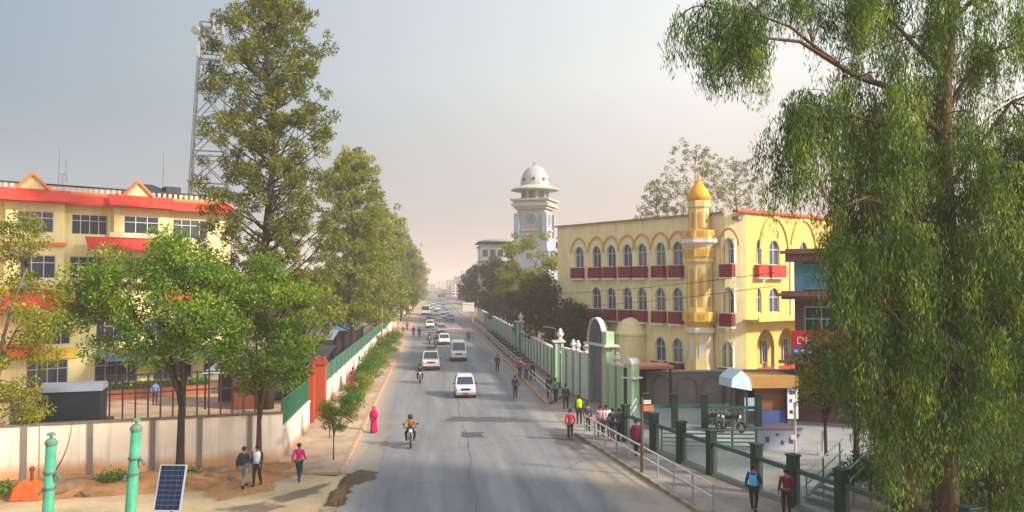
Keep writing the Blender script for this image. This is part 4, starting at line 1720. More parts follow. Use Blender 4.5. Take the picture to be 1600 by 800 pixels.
b.box(0, 120, .002, .10, 0, .5)
b.build('plinth', mat('rose_plinth', (160, 112, 108), .9, .15), gw)
po = MB()
po.box(-.12, .12, .004, .09, .5, 2.89)
f0 = po.build('pilaster', M_MIDG, gw)
f0.location.x = 2.2
for k in range(1, 40):
    c = f0.copy()
    COL.objects.link(c)
    c.location.x = 2.2 + 2.4 * k
un = MB()
un.lathe([(.16, 0), (.2, .06), (.1, .14), (.24, .36), (.2, .52), (.1, .6), (.16, .66), (.03, .8)], (0, 0, 0), 10)
u0 = un.build('urn', M_URN, gw)
u0.location = (.5, -.12, 3.02)
for x in (1.3,):
    c = u0.copy()
    COL.objects.link(c)
    c.location.x = x
def wall_pillar(label, X, Y, h_, w=.8, lamp=True):
    t = thing('wall_pillar', label, 'pillar', (X, Y, 0), 0, 'green pillars along the right pavement')
    b = MB()
    b.box(-w / 2, w / 2, -w / 2, w / 2, 0, h_)
    b.build('shaft', M_MIDG, t)
    for s in (-1, 1):
        b = MB()
        b.box(s * w * .3 - .1, s * w * .3 + .1, -w / 2 - .05, -w / 2 - .002, .1, h_ - .1)
        b.build('strip', M_BRGREEN, t)
    b = MB()
    b.box(-w / 2 - .12, w / 2 + .12, -w / 2 - .12, w / 2 + .12, h_, h_ + .14)
    b.build('capital', M_URN, t)
    b = MB()
    b.lathe([(.2, 0), (.26, .08), (.12, .18), (.3, .45), (.26, .65), (.12, .75), (.2, .8), (.04, 1.0)], (.15, 0, h_ + .14), 10)
    b.build('urn', M_URN, t)
    if lamp:
        b = MB()
        b.path([(-.25, 0, h_ + .14), (-.25, 0, h_ + 1.1), (-.9, -.1, h_ + 1.25)], .035, 6)
        b.cbox((-1.05, -.1, h_ + 1.24), (.5, .16, .08))
        b.build('lamp_arm', M_STEEL, t)
wall_pillar('green pillar with white urn and lamp arm left of the gate arch', 10.35, 64.9, 3.75)
wall_pillar('farther green pillar with urn, under the dark trees', 10.35, 94.0, 4.0, .9)
# gate arch, turned towards the road
ga, gb = Vector((11.43, 57.7)), Vector((12.05, 54.3))
dg, GL, angG = facade_dir(ga, gb)
gt = thing('gate_arch', 'tall arched gateway with round white-edged pediment and lilac doors', 'gate', (ga.x, ga.y, 0), angG)
b = MB()
b.box(0, .4, 0, .5, 0, 4.3)
b.build('jamb', M_MIDG, gt)
b = MB()
b.box(GL - .8, GL, -.05, .55, 0, 5.2)
b.build('jamb', M_BRGREEN, gt)
def gz(py, Y):
    return CAMZ - (py - 444) * Y / FPX
zs = 4.3
rr_ = (GL - .8) / 2 + .1
cxx = (GL - .8) / 2
pts = [(cxx + rr_ * math.cos(k * math.pi / 16), zs + 1.7 * math.sin(k * math.pi / 16)) for k in range(17)]
b = MB()
b.extr([(p[0], .1, p[1]) for p in pts], (0, .4, 0))
b.build('pediment', mat('slate_pediment', (92, 90, 96), .8, .2), gt)
b = MB()
for i in range(16):
    p, q = pts[i], pts[i + 1]
    s = 1.07
    b.extr([(p[0], -.05, p[1]), (q[0], -.05, q[1]), (cxx + (q[0] - cxx) * s, -.05, zs + (q[1] - zs) * s), (cxx + (p[0] - cxx) * s, -.05, zs + (p[1] - zs) * s)], (0, .35, 0))
b.build('arch_edge', M_URN, gt)
b = MB()
b.box(-.25, GL + .4, -.3, .8, zs - .14, zs)
b.build('cornice', M_URN, gt)
for k in range(4):
    x0 = .42 + (GL - 1.24) * k / 4
    x1 = .42 + (GL - 1.24) * (k + 1) / 4
    b = MB()
    b.box(x0 + .02, x1 - .02, .2, .26, .05, zs - .2)
    b.build('door_leaf', M_PURPLE, gt)
b = MB()
for k in range(4):
    x = cxx - .7 + .46 * k
    b.box(x - .06, x + .06, .02, .098, zs + .1, zs + 1.3)
b.build('pediment_bars', M_PURPLE, gt)
# wing walls joining the arch
def wing(label, A, B, h_, m, urn):
    d_, L_, an = facade_dir(A, B)
    t = thing('wing_wall', label, 'wall', (A[0], A[1], 0), an)
    b = MB()
    b.box(.42, L_ - .02, 0, .25, 0, h_)
    b.build('wall_panel', m, t)
    b = MB()
    b.box(.42, L_ - .02, -.06, .3, h_, h_ + .12)
    b.build('coping', M_URN, t)
    n = max(2, int(L_ / 1.3))
    for k in range(1, n):
        b = MB()
        b.box(L_ * k / n - .1, L_ * k / n + .1, -.07, -.002, 0, h_)
        b.build('pilaster', M_MIDG, t)
    for x in urn:
        c = inst(u0.data, 'urn', t, None, (L_ * x, .12, h_ + .12))
wing('pale green wing wall with two white urns left of the gate arch', (10.4, 64.3), (11.4, 57.9), 3.3, M_PALEG, (.45, .62, .9))
wing('pale green wing wall between the gate arch and the bright green pillar', (12.05, 54.6), (12.75, 51.6), 3.0, M_BRGREEN, (.5,))
def gate_pillar(label, X, Y, h_, m, rz):
    t = thing('gate_pillar', label, 'pillar', (X, Y, 0), rz)
    b = MB()
    b.box(-.36, .36, -.36, .36, 0, h_)
    b.build('shaft', m, t)
    b = MB()
    b.box(-.3, -.05, -.4, -.362, .2, h_ - .2)
    b.build('recess_panel', M_DKG, t)
    b = MB()
    b.box(-.45, .6, -.45, .45, h_ - .9, h_ - .8)
    b.build('ledge', M_URN, t)
    b = MB()
    b.extr([(-.4, -.4, h_ + .02)] + [(.4 * math.cos(math.pi - k * math.pi / 8), -.4, h_ + .02 + .4 * math.sin(k * math.pi / 8)) for k in range(1, 8)] + [(.4, -.4, h_ + .02)], (0, .8, 0))
    b.build('round_cap', M_URN, t)
gate_pillar('bright green gate pillar with round white cap right of the arch', 12.9, 50.9, 3.3, M_BRGREEN, angG + .4)

# canopy shelter with terracotta roof behind the gate pillar
p = PD(990, 575, 54)
t = thing('gate_shelter', 'small shelter with flat terracotta roof and green door beside the gate', 'shelter', (14.6, 54.0, .13), 0)
b = MB()
b.box(-1.7, 1.7, -1.3, 1.3, 2.65, 2.85)
b.build('roof', mat('terracotta_roof', (190, 120, 96), .8, .15, 2), t)
b = MB()
b.box(-1.5, 1.5, .9, 1.1, 0, 2.65)
b.build('back_wall', mat('shelter_brown', (110, 84, 70), .9, .2), t)
b = MB()
b.box(-1.45, -.3, .78, .88, .0, 2.2)
b.build('door', mat('shelter_green_door', (40, 130, 96), .6, .15), t)
for x in (-1.5, 1.5):
    b = MB()
    b.box(x - .06, x + .06, -1.2, -1.08, 0, 2.65)
    b.build('post', M_DKG, t)

# grey wall with blind arches
aw0, aw1 = PD(1010, 600, 54.5), PD(1168, 600, 54.5)
t = thing('arched_wall', 'grey plaster wall with blind arches in front of the mosque', 'wall', (aw0.x, 54.5, .13), 0)
AL = aw1.x - aw0.x + 6
b = MB()
b.box(0, AL, 0, .35, 0, 2.2)
b.build('wall_panel', M_GREY, t)
b = MB()
b.box(-.1, AL + .1, -.08, .43, 2.2, 2.32)
b.build('coping', mat('coping_grey', (150, 146, 146), .9, .15), t)
k = 0
xx = .5
while xx + 1.5 < AL:
    b = MB()
    arch_band(b, xx, xx + 1.3, .1, 1.2, 1.85, .14, -.09, .09)
    b.box(xx - .14, xx, -.09, -.002, 0, 1.2)
    b.box(xx + 1.3, xx + 1.44, -.09, -.002, 0, 1.2)
    b.build('blind_arch', mat('arch_grey', (122, 112, 112), .9, .15), t)
    xx += 1.75

# ------------------------------------------------------------------ ticket booth, tent sign, painted wall
p = G(1200, 668, .13)
bo = thing('ticket_booth', 'shuttered booth with tan fascia, brown shutter and blue counter', 'booth', (p.x, p.y, .13), 0)
M_TAN = mat('tan_fascia', (168, 128, 76), .8, .15, 1.2, streak=.2)
hw = 1.45
b = MB()
b.box(-hw, hw, 2.0, 2.2, 0, 2.35)
b.box(-hw, -hw + .25, 0, 2.0, 0, 2.35)
b.box(hw - .25, hw, 0, 2.0, 0, 2.35)
b.build('wall', mat('booth_grey_green', (92, 98, 96), .8, .2), bo)
b = MB()
b.box(-hw - .45, hw + .25, -.5, 2.4, 2.35, 3.0)
b.build('fascia', M_TAN, bo)
b = MB()
for k in range(9):
    b.box(-.7, hw - .3, .3 - .02 * (k % 2), .38, 1.0 + k * .15, 1.0 + k * .15 + .145)
b.build('shutter', mat('brown_shutter', (128, 84, 48), .6, .15), bo)
b = MB()
b.box(-.75, hw - .27, .1, .8, .2, .98)
b.build('counter', mat('blue_counter', (62, 78, 140), .6, .2), bo)
b = MB()
b.box(-hw - .1, hw + .1, -.3, .08, 0, .22)
b.build('step', mat('plum_step', (96, 74, 96), .8, .15), bo)
b = MB()
b.box(-hw + .02, -hw + .75, -.06, -.004, 1.0, 1.75)
b.build('notice', mat('pale_blue_notice', (150, 176, 204), .6, .1), bo)
b = MB()
b.box(hw - .3, hw + .35, -.12, -.06, .5, 2.3)
bd = b.build('notice_board', mat('white_notice', (206, 208, 214), .6, .1), bo)
M_INKB = mat('blue_print', (60, 84, 150), .6, .1)
for (x, z, w_, h_) in ((0, 2.05, .4, .22), (-.1, 1.55, .16, .2), (.15, 1.3, .18, .22), (-.08, .9, .2, .2), (.14, .75, .14, .18)):
    b = MB()
    b.box(hw + x - w_ / 2, hw + x + w_ / 2, -.128, -.122, z - h_ / 2, z + h_ / 2)
    b.build('print_mark', M_INKB if z > 1 else M_NAVY, bd)
# pale blue tent-shaped canopy on posts
p = G(1148, 670, .13)
te = thing('tent_canopy', 'pale blue pointed canopy on dark posts left of the booth', 'canopy', (p.x, p.y, .13), R(10))
b = MB()
zb = 2.25
b.add([(-.62, -.7, zb + .25), (.72, -.7, zb), (.72, .7, zb), (-.62, .7, zb + .25), (-.55, -.7, zb + .75), (.05, -.7, zb + 1.2), (.6, -.7, zb + .7), (-.55, .7, zb + .75), (.05, .7, zb + 1.2), (.6, .7, zb + .7)],
      [(0, 1, 6, 5, 4), (3, 7, 8, 9, 2), (4, 5, 8, 7), (5, 6, 9, 8), (6, 1, 2, 9), (0, 4, 7, 3), (0, 3, 2, 1)])
b.build('canopy', mat('pale_blue_tarp', (176, 200, 222), .6, .12, 2), te)
for (x, y) in ((-.4, -.5), (.5, -.5), (-.4, .5), (.5, .5)):
    b = MB()
    b.path([(x, y, 0), (x, y, zb + .22)], .05, 6)
    b.build('post', mat('dark_wood_post', (70, 52, 48), .8, .2), te)
pa = G(1182, 704, .13)
pw = thing('painted_wall', 'low lilac-white wall with blue painted squares beside the booth', 'wall', (pa.x, pa.y, .13), R(-6))
b = MB()
b.box(0, 2.3, 0, .25, 0, 1.05)
b.build('wall_panel', mat('lilac_white', (178, 180, 200), .8, .15, 1, streak=.2), pw)
b = MB()
b.box(-.05, 2.35, -.05, .3, 1.05, 1.12)
b.build('coping', M_GREY, pw)
for (x, z, w_, h_) in ((.55, .55, .2, .3), (1.05, .8, .16, .14), (1.3, .4, .14, .2), (1.75, .5, .2, .3), (2.1, .75, .12, .14)):
    b = MB()
    b.box(x - w_ / 2, x + w_ / 2, -.012, -.004, z - h_ / 2, z + h_ / 2)
    b.build('painted_square', M_INKB, pw)

# ------------------------------------------------------------------ plaza fence: square posts, rails, woven mesh
M_FRAIL = mat('fence_rail_green', (48, 92, 84), .6, .2)
M_MESH = mat('fence_wire', (150, 168, 168), .5, .1, metal=.3)
def fence_line(name, label, P0, P1, xs, h_, w, mesh_h, post_label=None):
    d_, L_, an = facade_dir(P0, P1)
    t = thing(name, label, 'fence', (P0[0], P0[1], .13), an)
    pb = MB()
    pb.box(-w / 2, w / 2, -w / 2, w / 2, 0, h_)
    pb.box(-w / 2 - .04, w / 2 + .04, -w / 2 - .04, w / 2 + .04, h_, h_ + .07)
    proto = pb.build('post', M_DKG, t, bevel=.015)
    proto.location.x = xs[0]
    for x in xs[1:]:
        c = proto.copy()
        COL.objects.link(c)
        c.location.x = x
    for i in range(len(xs) - 1):
        a, c = xs[i] + w / 2, xs[i + 1] - w / 2
        b = MB()
        b.box(a, c, -.04, .04, mesh_h - .05, mesh_h + .12)
        b.build('rail', M_FRAIL, t)
        b = MB()
        b.box(a, c, -.03, .03, .1, .16)
        b.build('rail', M_MIDG, t)
        b = MB()
        step = .115
        H = mesh_h - .21
        W_ = c - a
        n = int((W_ + H) / step)
        for k in range(n):
            for s in (0, 1):
                x0 = -H + k * step
                p0 = [x0, 0.0]
                p1 = [x0 + H, H]
                if p0[0] < 0:
                    p0 = [0, -x0]
                if p1[0] > W_:
                    p1 = [W_, W_ - x0]
                if p1[1] - p0[1] < .02:
                    continue
                q0 = (a + (W_ - p0[0] if s else p0[0]), .008 * (1 if s else -1), .16 + p0[1])
                q1 = (a + (W_ - p1[0] if s else p1[0]), .008 * (1 if s else -1), .16 + p1[1])
                b.path([q0, q1], .0075, 3, cap=False)
        b.build('wire_mesh', M_MESH, t)
    b = MB()
    b.box(xs[0] - w / 2, xs[-1] + w / 2, -.12, .12, -.1, .1)
    b.build('plinth', M_GREY, t)
    return t
fposts = [G(978, 690, .13), G(1025, 707, .13), G(1050, 725, .13), G(1092, 744, .13), G(1170, 771, .13), G(1240, 792, .13)]
F0 = Vector((fposts[0].x, fposts[0].y))
F1 = Vector((fposts[-1].x, fposts[-1].y))
dF = (F1 - F0).normalized()
xs = [(Vector((q.x, q.y)) - F0).dot(dF) for q in fposts]
xs += [xs[-1] + 2.5, xs[-1] + 5.0, xs[-1] + 7.5]
fence_line('plaza_fence', 'wire mesh fence with square dark green posts along the right pavement', F0, F1, xs, 1.9, .36, 1.35)
q0, q1 = G(1057, 676, .13), G(1102, 676, .13)
fence_line('plaza_fence', 'short wire mesh fence with two dark green posts in front of the arched wall', (q0.x - 1.4, q0.y + 1.2), (q1.x + 3.5, q1.y), [0, 1.6, 3.3, 6.3], 2.0, .36, 1.3)
# green bench-like stepped railing inside the fence
ra_, rb_ = G(1034, 704, .13), G(1182, 706, .13)
d_, L_, an = facade_dir((ra_.x, ra_.y), (rb_.x, rb_.y))
t = thing('bar_railing', 'green railing of horizontal bars inside the plaza, left of the painted wall', 'railing', (ra_.x, ra_.y, .13), an)
for k in range(5):
    b = MB()
    b.box(0, L_, -.035, .035, .22 + k * .2, .30 + k * .2)
    b.build('bar', M_MIDG, t)
for k in range(5):
    b = MB()
    b.box(L_ * k / 4 - .04, L_ * k / 4 + .04, .036, .11, 0, 1.15)
    b.build('post', M_DKG, t)
# stepped metal stair with rails behind the fence, lower right
p = G(1318, 790, .13)
t = thing('metal_stair', 'dark green metal stair with slanting rails behind the fence', 'stair', (p.x - .8, p.y, .13), R(20))
for k in range(6):
    b = MB()
    b.box(-.2 + k * .32, .12 + k * .32, -.7, .7, .1 + k * .2, .16 + k * .2)
    b.build('tread', M_DKG, t)
for s in (-.72, .72):
    for dz in (.0, .45, .9):
        b = MB()
        b.path([(-.2, s, .15 + dz), (1.9, s, 1.35 + dz)], .03 if dz else .07, 6)
        b.build('rail' if dz else 'stringer', M_MIDG, t)
    for k in range(3):
        b = MB()
        b.path([(-.1 + k * .9, s, 0.0), (-.1 + k * .9, s, 1.1 + k * .5)], .03, 6)
        b.build('post', M_DKG, t)

# ------------------------------------------------------------------ pedestrian rails along the kerb
M_RAILW = mat('white_rail_paint', (206, 206, 206), .5, .12, 2, streak=.3)
M_POSTG = mat('rail_post_grey', (150, 150, 152), .6, .2)
def kerb_rail(label, P0, P1, step, rails, h_, m):
    d_, L_, an = facade_dir(P0, P1)
    t = thing('kerb_railing', label, 'railing', (P0[0], P0[1], .14), an)
    for z in rails:
        b = MB()
        b.path([(0, 0, z), (L_, 0, z)], .04, 8)
        b.build('rail', m, t)
    n = int(L_ / step)
    pb = MB()
    pb.path([(0, 0, 0), (0, 0, h_)], .038, 8)
    f = None
    for k in range(n + 1):
        if f is None:
            f = c = pb.build('post', M_POSTG, t)
        else:
            c = f.copy()
            COL.objects.link(c)
        c.location.x = L_ * k / n
    return t
kerb_rail('white tube railing along the near right kerb', (KR(44) + .45, 44.3), (KR(28.6) + .45, 28.6), 1.75, (1.0, .55), 1.0, M_RAILW)
kerb_rail('long white double railing along the far right kerb', (8.5, 57.0), (8.5, 170), 2.0, (1.0, .6), 1.0, M_RAILW)
# small fence handrails by the gate
kerb_rail('pale handrail between the gate pillar and the first fence post', (12.6, 48.6), (10.9, 43.8), 1.2, (1.25, .8), 1.25, mat('mint_handrail', (150, 196, 186), .5, .1))
# brown sign post
p = G(1003, 738, .14)
t = thing('sign_post', 'brown wooden post with small orange plates by the right railing', 'post', (p.x, p.y, .14))
b = MB()
b.path([(0, 0, 0), (.02, 0, 3.3)], [.075, .06], 8)
b.build('shaft', mat('brown_post', (92, 76, 60), .8, .2), t)
b = MB()
b.box(.08, .55, -.04, .0, 2.7, 2.95)
b.build('plate', mat('orange_plate', (196, 120, 84), .6, .15), t)
b = MB()
b.box(.08, .42, -.06, -.042, 3.02, 3.2)
b.build('plate', M_URN, t)
# white pipes by the shop
for (px, py, h_, lab) in ((1243, 712, 2.6, 'thin white pipe post beside the lilac painted wall'), (1286, 728, 1.6, 'short white pipe post under the leaning foliage')):
    p = G(px, py, .13)
    t = thing('pipe_post', lab, 'post', (p.x, p.y, .13))
    b = MB()
    b.path([(0, 0, 0), (0, 0, h_)], .055, 8)
    b.build('pipe', M_URN, t)
    b = MB()
    b.cbox((-.14, -.05, h_ * .35), (.26, .14, .2))
    b.build('box', M_URN, t)

# ------------------------------------------------------------------ shop building on the right
M_BROWNS = mat('shop_brown_plaster', (104, 78, 76), .85, .2, .8, streak=.25)
M_SLAB = mat('shop_slab', (116, 86, 78), .85, .2, 1.0, streak=.3)
M_BLUEP = mat('shop_blue_panel', (86, 160, 196), .5, .15, 1.0)
M_SIGNR = mat('shop_sign_red', (200, 36, 50), .5, .08)
M_SIGNB = mat('shop_sign_blue', (62, 92, 176), .5, .1)
YS = 47.0
sx0 = PD(1243, 500, YS).x
sh = thing('shop_building', 'brown three storey shop building with blue panels and red sign behind the big tree', 'building', (sx0, YS, .13), R(-25))
def sz(py):
    return CAMZ - (py - 444) * YS / FPX - .13
SLn = 13.0
b = MB()
srects = []
for c in range(5):
    for (za, zb) in ((sz(452), sz(412)), (sz(530), sz(480)), (1.2, 2.6)):
        srects.append((.5 + c * 2.5, 2.5 + c * 2.5, za, zb))
wall_holes(b, 0, SLn, 0, sz(392), srects, 0, .25)
b.add([(0, 0, 0), (0, 11, 0), (0, 11, sz(392)), (0, 0, sz(392))], [(0, 1, 2, 3)])
b.add([(0, 0, sz(392)), (SLn, 0, sz(392)), (SLn, 11, sz(392)), (0, 11, sz(392))], [(0, 1, 2, 3)])
b.build('wall', M_BROWNS, sh)
for r in srects:
    window_rect(sh, r[0], r[1], r[2], r[3], 2, mat('shop_blue_frame', (150, 196, 214), .5, .1), M_BLUEP if r[2] > 6 else M_DARKGL, .12, .4)
b = MB()
b.box(.02, .5 - .02, -.06, -.003, sz(455), sz(408))
b.box(2.52, 2.98, -.06, -.003, sz(455), sz(408))
b.build('blue_cladding', M_BLUEP, sh)
for (pa, pb_, e, ov) in ((408, 388, 1.5, .55), (468, 455, 1.5, .8), (566, 560, 1.7, .7)):
    b = MB()
    b.box(-ov, SLn, -e, -.07, sz(pa), sz(pb_))
    b.box(-ov - .3, SLn, -e - .3, -e, sz(pb_) - .3, sz(pb_) - .12)
    b.build('projecting_slab', M_SLAB, sh)
sg = MB()
sg.box(-.25, 3.2, -1.62, -1.5, sz(543), sz(517))
sgn = sg.build('sign_board', M_SIGNR, sh)
o = MB()
o.box(-.25, 3.2, -1.64, -1.5, sz(556), sz(543) - .01)
o.build('sign_strip', M_SIGNB, sh)
text_part('DP', 'sign_lettering', M_WHITE, sgn, (.42, -1.63, sz(533)), (R(90), 0, 0), .62)
text_part('RO.', 'sign_lettering', M_WHITE, sgn, (2.0, -1.63, sz(535)), (R(90), 0, 0), .62)
o = MB()
for k in range(9):
    o.box(-.1 + k * .36, .12 + k * .36 + (k % 3) * .03, -1.655, -1.643, sz(551), sz(547))
o.build('strip_lettering', M_WHITE, sgn)
b = MB()
b.box(-.02, SLn, -.5, -.08, sz(640), sz(655) * 0 + sz(590))
b.build('shop_awning', mat('maroon_awning', (96, 44, 52), .7, .2), sh)

# small roadside utility poles on the left and lamp arms
def util_pole(label, X, Y, h_, col=(150, 128, 104)):
    t = thing('utility_pole', label, 'pole', (X, Y, .1), 0, 'poles along the left wall')
    b = MB()
    b.path([(0, 0, 0), (0, 0, h_)], [.14, .08], 8)
    b.build('shaft', mat('pole_tan', col, .8, .15), t)
    b = MB()
    b.box(-.6, .6, -.04, .04, h_ - .7, h_ - .6)
    b.build('crossarm', M_STEEL, t)
    for x in (-.5, 0, .5):
        b = MB()
        b.lathe([(.04, h_ - .6), (.05, h_ - .5), (.02, h_ - .42)], (x, 0, 0), 6)
        b.build('insulator', M_URN, t)
util_pole('tan utility pole by the white wall, nearer of the two', -6.9, 112, 9.0)
util_pole('tan utility pole by the white wall, farther of the two', -6.9, 165, 8.6)

# ------------------------------------------------------------------ parking sheds behind the left wall
M_TIN = mat('tin_sheet', (150, 160, 176), .45, .15, 1.0, streak=.3, metal=.3)
M_TIND = mat('dark_tin', (58, 58, 66), .6, .2, 1.0, streak=.3)
M_TINB = mat('blue_tin', (84, 116, 156), .5, .2, 1.0, streak=.3)
def shed(label, X0, X1, Y0, Y1, z0, z1, m):
    t = thing('tin_shed', label, 'shed', (X0, Y0, 0), 0, 'tin sheds behind the left wall')
    W, D = X1 - X0, Y1 - Y0
    b = MB()
    n = 14
    for k in range(n):                               # each tin sheet laps its neighbour
        a, c = W * k / n, W * (k + 1) / n + .04
        z = .015 * (k % 2)
        b.add([(a, 0, z0 + z), (c, 0, z0 + z), (c, D, z1 + z), (a, D, z1 + z), (a, 0, z0 + z + .04), (c, 0, z0 + z + .04), (c, D, z1 + z + .04), (a, D, z1 + z + .04)],
              [(3, 2, 1, 0), (4, 5, 6, 7), (0, 1, 5, 4), (1, 2, 6, 5), (2, 3, 7, 6), (3, 0, 4, 7)])
    b.build('tin_roof', m, t)
    for x in (.2, W / 2, W - .2):
        for (y, z) in ((.2, z0), (D - .2, z1)):
            b = MB()
            b.box(x - .05, x + .05, y - .05, y + .05, 0, z)
            b.build('post', M_IRON, t)
    b = MB()
    b.box(0.1, W - .1, D - .1, D, 0, z1 - .2)
    b.build('back_sheet', M_TIND, t)
shed('shed with pale tin roof just behind the green fence', -15.5, -9.0, 74, 79, 3.4, 4.0, M_TIN)
shed('shed with dark tin roof in front of the pale one', -13.5, -8.2, 62, 70, 2.6, 3.2, M_TIND)
shed('shed with blue tin roof farther along the white wall', -13.0, -8.2, 92, 99, 3.2, 3.9, M_TINB)
shed('low shed with grey tin roof nearest the gate pillars', -15.5, -10.0, 56, 60, 2.4, 2.8, M_TIN)
# orange hand cart and rubble by the compound wall
p = G(45, 780)
t = thing('tarp_heap', 'orange tarpaulin heap around a rusty standpipe by the compound wall', 'heap', (p.x, p.y, 0), R(5))
M_ORC = mat('orange_tarp', (190, 90, 40), .75, .35, 5, bump=.8, bscale=7)
b = MB()
b.add([(-.62, -.4, .0), (.6, -.45, .0), (.55, .4, .0), (-.6, .4, .0), (-.48, -.3, .55), (.42, -.33, .62), (.45, .3, .6), (-.45, .3, .5), (-.1, -.1, .8), (.2, .1, .78)],
      [(0, 1, 5, 4), (1, 2, 6, 5), (2, 3, 7, 6), (3, 0, 4, 7), (4, 5, 9, 8), (5, 6, 9), (6, 7, 8, 9), (7, 4, 8), (3, 2, 1, 0)])
b.build('tarp_cover', M_ORC, t, bevel=.06)
b = MB()
b.path([(.1, 0, .7), (.1, 0, 1.15)], .07, 8)
b.lathe([(.1, 1.12), (.12, 1.18), (.06, 1.28)], (.1, 0, 0), 8)
b.build('pump_head', mat('rusty_iron', (120, 60, 36), .8, .25), t)
M_ROCK = mat('grey_brown_rock', (128, 104, 84), .9, .25, 2, bump=.5, bscale=8)
rk = random.Random(2)
rock_names = ['broken concrete slab lying', 'grey rubble stone lying', 'rounded brown stone lying', 'flat rubble piece lying', 'small earthy stone lying', 'dark rubble block lying']
for i, (px, py, s) in enumerate(((95, 770, .5), (118, 762, .45), (135, 775, .3), (345, 742, .42), (330, 748, .3), (362, 752, .25))):
    p = G(px, py)
    bm = bmesh.new()
    bmesh.ops.create_icosphere(bm, subdivisions=2, radius=s)
    for v in bm.verts:
        v.co = Vector((v.co.x * 1.4, v.co.y, v.co.z * .6)) * (1 + rk.uniform(-.22, .22))
    me = bpy.data.meshes.new('rubble_stone')
    bm.to_mesh(me)
    bm.free()
    me.materials.append(M_ROCK)
    o = bpy.data.objects.new('rubble_stone', me)
    COL.objects.link(o)
    o.location = (p.x, p.y, s * .3)
    o.rotation_euler.z = rk.uniform(0, 3)
    meta(o, rock_names[i] + (' beside the left mint pole' if px < 200 else ' at the wall foot behind the two walkers'), 'stone', 'rubble at the wall foot')

# overhead cables
def cable(label, a, c, sag, r=.018):
    a, c = Vector(a), Vector(c)
    b = MB()
    pts = []
    for k in range(21):
        t_ = k / 20
        q = a.lerp(c, t_)
        q.z -= sag * 4 * t_ * (1 - t_)
        pts.append(q)
    b.path(pts, r, 4)
    return meta(b.build('overhead_cable', M_IRON), label, 'cable', 'cables strung over the street')
cable('overhead cable sagging in front of the mosque windows, upper of two', (20.6, 46.2, 9.2), (-6.9, 112, 8.4), 1.4)
cable('overhead cable sagging in front of the mosque windows, lower of two', (20.6, 46.2, 8.4), (-6.9, 112, 7.9), 1.9)
cable('cable strung between the two tan poles', (-6.9, 112, 8.4), (-6.9, 165, 8.0), .8)
cable('cable running from the nearer tan pole to the sheds', (-6.9, 112, 8.3), (-9.5, 57, 5.2), 1.0)
# ------------------------------------------------------------------ trees
def leaf_mesh(name, cen, axis, wdir, length, width, m, parent):
    """each leaf a bent pair of faces (4 corners); cen/axis/wdir are (n,3) arrays"""
    n = len(cen)
    a = axis / (np.linalg.norm(axis, axis=1, keepdims=True) + 1e-9)
    w = wdir - a * np.sum(wdir * a, axis=1, keepdims=True)
    w = w / (np.linalg.norm(w, axis=1, keepdims=True) + 1e-9)
    L = length[:, None] / 2
    W = width[:, None] / 2
    v = np.empty((n, 4, 3))
    v[:, 0] = cen - a * L
    v[:, 1] = cen + w * W - a * L * .1
    v[:, 2] = cen + a * L
    v[:, 3] = cen - w * W - a * L * .1
    me = bpy.data.meshes.new(name)
    me.vertices.add(n * 4)
    me.vertices.foreach_set('co', v.reshape(-1).astype(np.float32))
    me.loops.add(n * 4)
    me.loops.foreach_set('vertex_index', np.arange(n * 4, dtype=np.int32))
    me.polygons.add(n)
    me.polygons.foreach_set('loop_start', np.arange(0, n * 4, 4, dtype=np.int32))
    me.polygons.foreach_set('loop_total', np.full(n, 4, dtype=np.int32))
    me.update(calc_edges=True)
    me.materials.append(m)
    o = bpy.data.objects.new(name, me)
    COL.objects.link(o)
    o.parent = parent
    return o

def rnd_dirs(rg, n):
    v = rg.normal(size=(n, 3))
    return v / np.linalg.norm(v, axis=1, keepdims=True)

def puff(rg, c, r, n, flat=.8):
    """n points in an uneven clump, denser towards the outside"""
    d = rnd_dirs(rg, n)
    rad = r * rg.uniform(.25, 1.0, n) ** .6
    return np.array(c) + d * rad[:, None] * np.array([1, 1, flat])

M_BARK = mat('bark_brown', (88, 66, 52), .95, .3, 3, bump=.8, bscale=12)
M_BARKG = mat('bark_grey', (110, 98, 86), .95, .3, 3, bump=.8, bscale=12)
M_BARKD = mat('bark_dark', (58, 46, 40), .95, .3, 3, bump=.8, bscale=12)
LF_BRIGHT = leafmat('leaf_bright', (40, 74, 22), (88, 124, 30), (164, 176, 54))
LF_OAK = leafmat('leaf_olive_gold', (50, 72, 28), (94, 108, 32), (150, 142, 42))
LF_OAK2 = leafmat('leaf_olive_gold_far', (76, 96, 32), (118, 128, 38), (174, 166, 54))
LF_YEL = leafmat('leaf_yellow_green', (74, 84, 28), (118, 124, 38), (172, 166, 56))
LF_DARK = leafmat('leaf_dark', (34, 46, 26), (58, 70, 34), (88, 92, 44))
LF_DARKB = leafmat('leaf_dull_brown_green', (50, 52, 34), (76, 72, 42), (104, 92, 54))
LF_GUM = leafmat('leaf_gum', (32, 54, 30), (68, 108, 40), (160, 176, 54), .45)
LF_GREYG = leafmat('leaf_grey_green', (78, 82, 56), (112, 112, 74), (150, 140, 92))
LF_BUSH = leafmat('leaf_hedge', (40, 80, 26), (74, 116, 34), (128, 152, 50))

def bez(p0, p1, p2, n):
    return [p0 * (1 - t) ** 2 + p1 * 2 * t * (1 - t) + p2 * t * t for t in [k / n for k in range(n + 1)]]

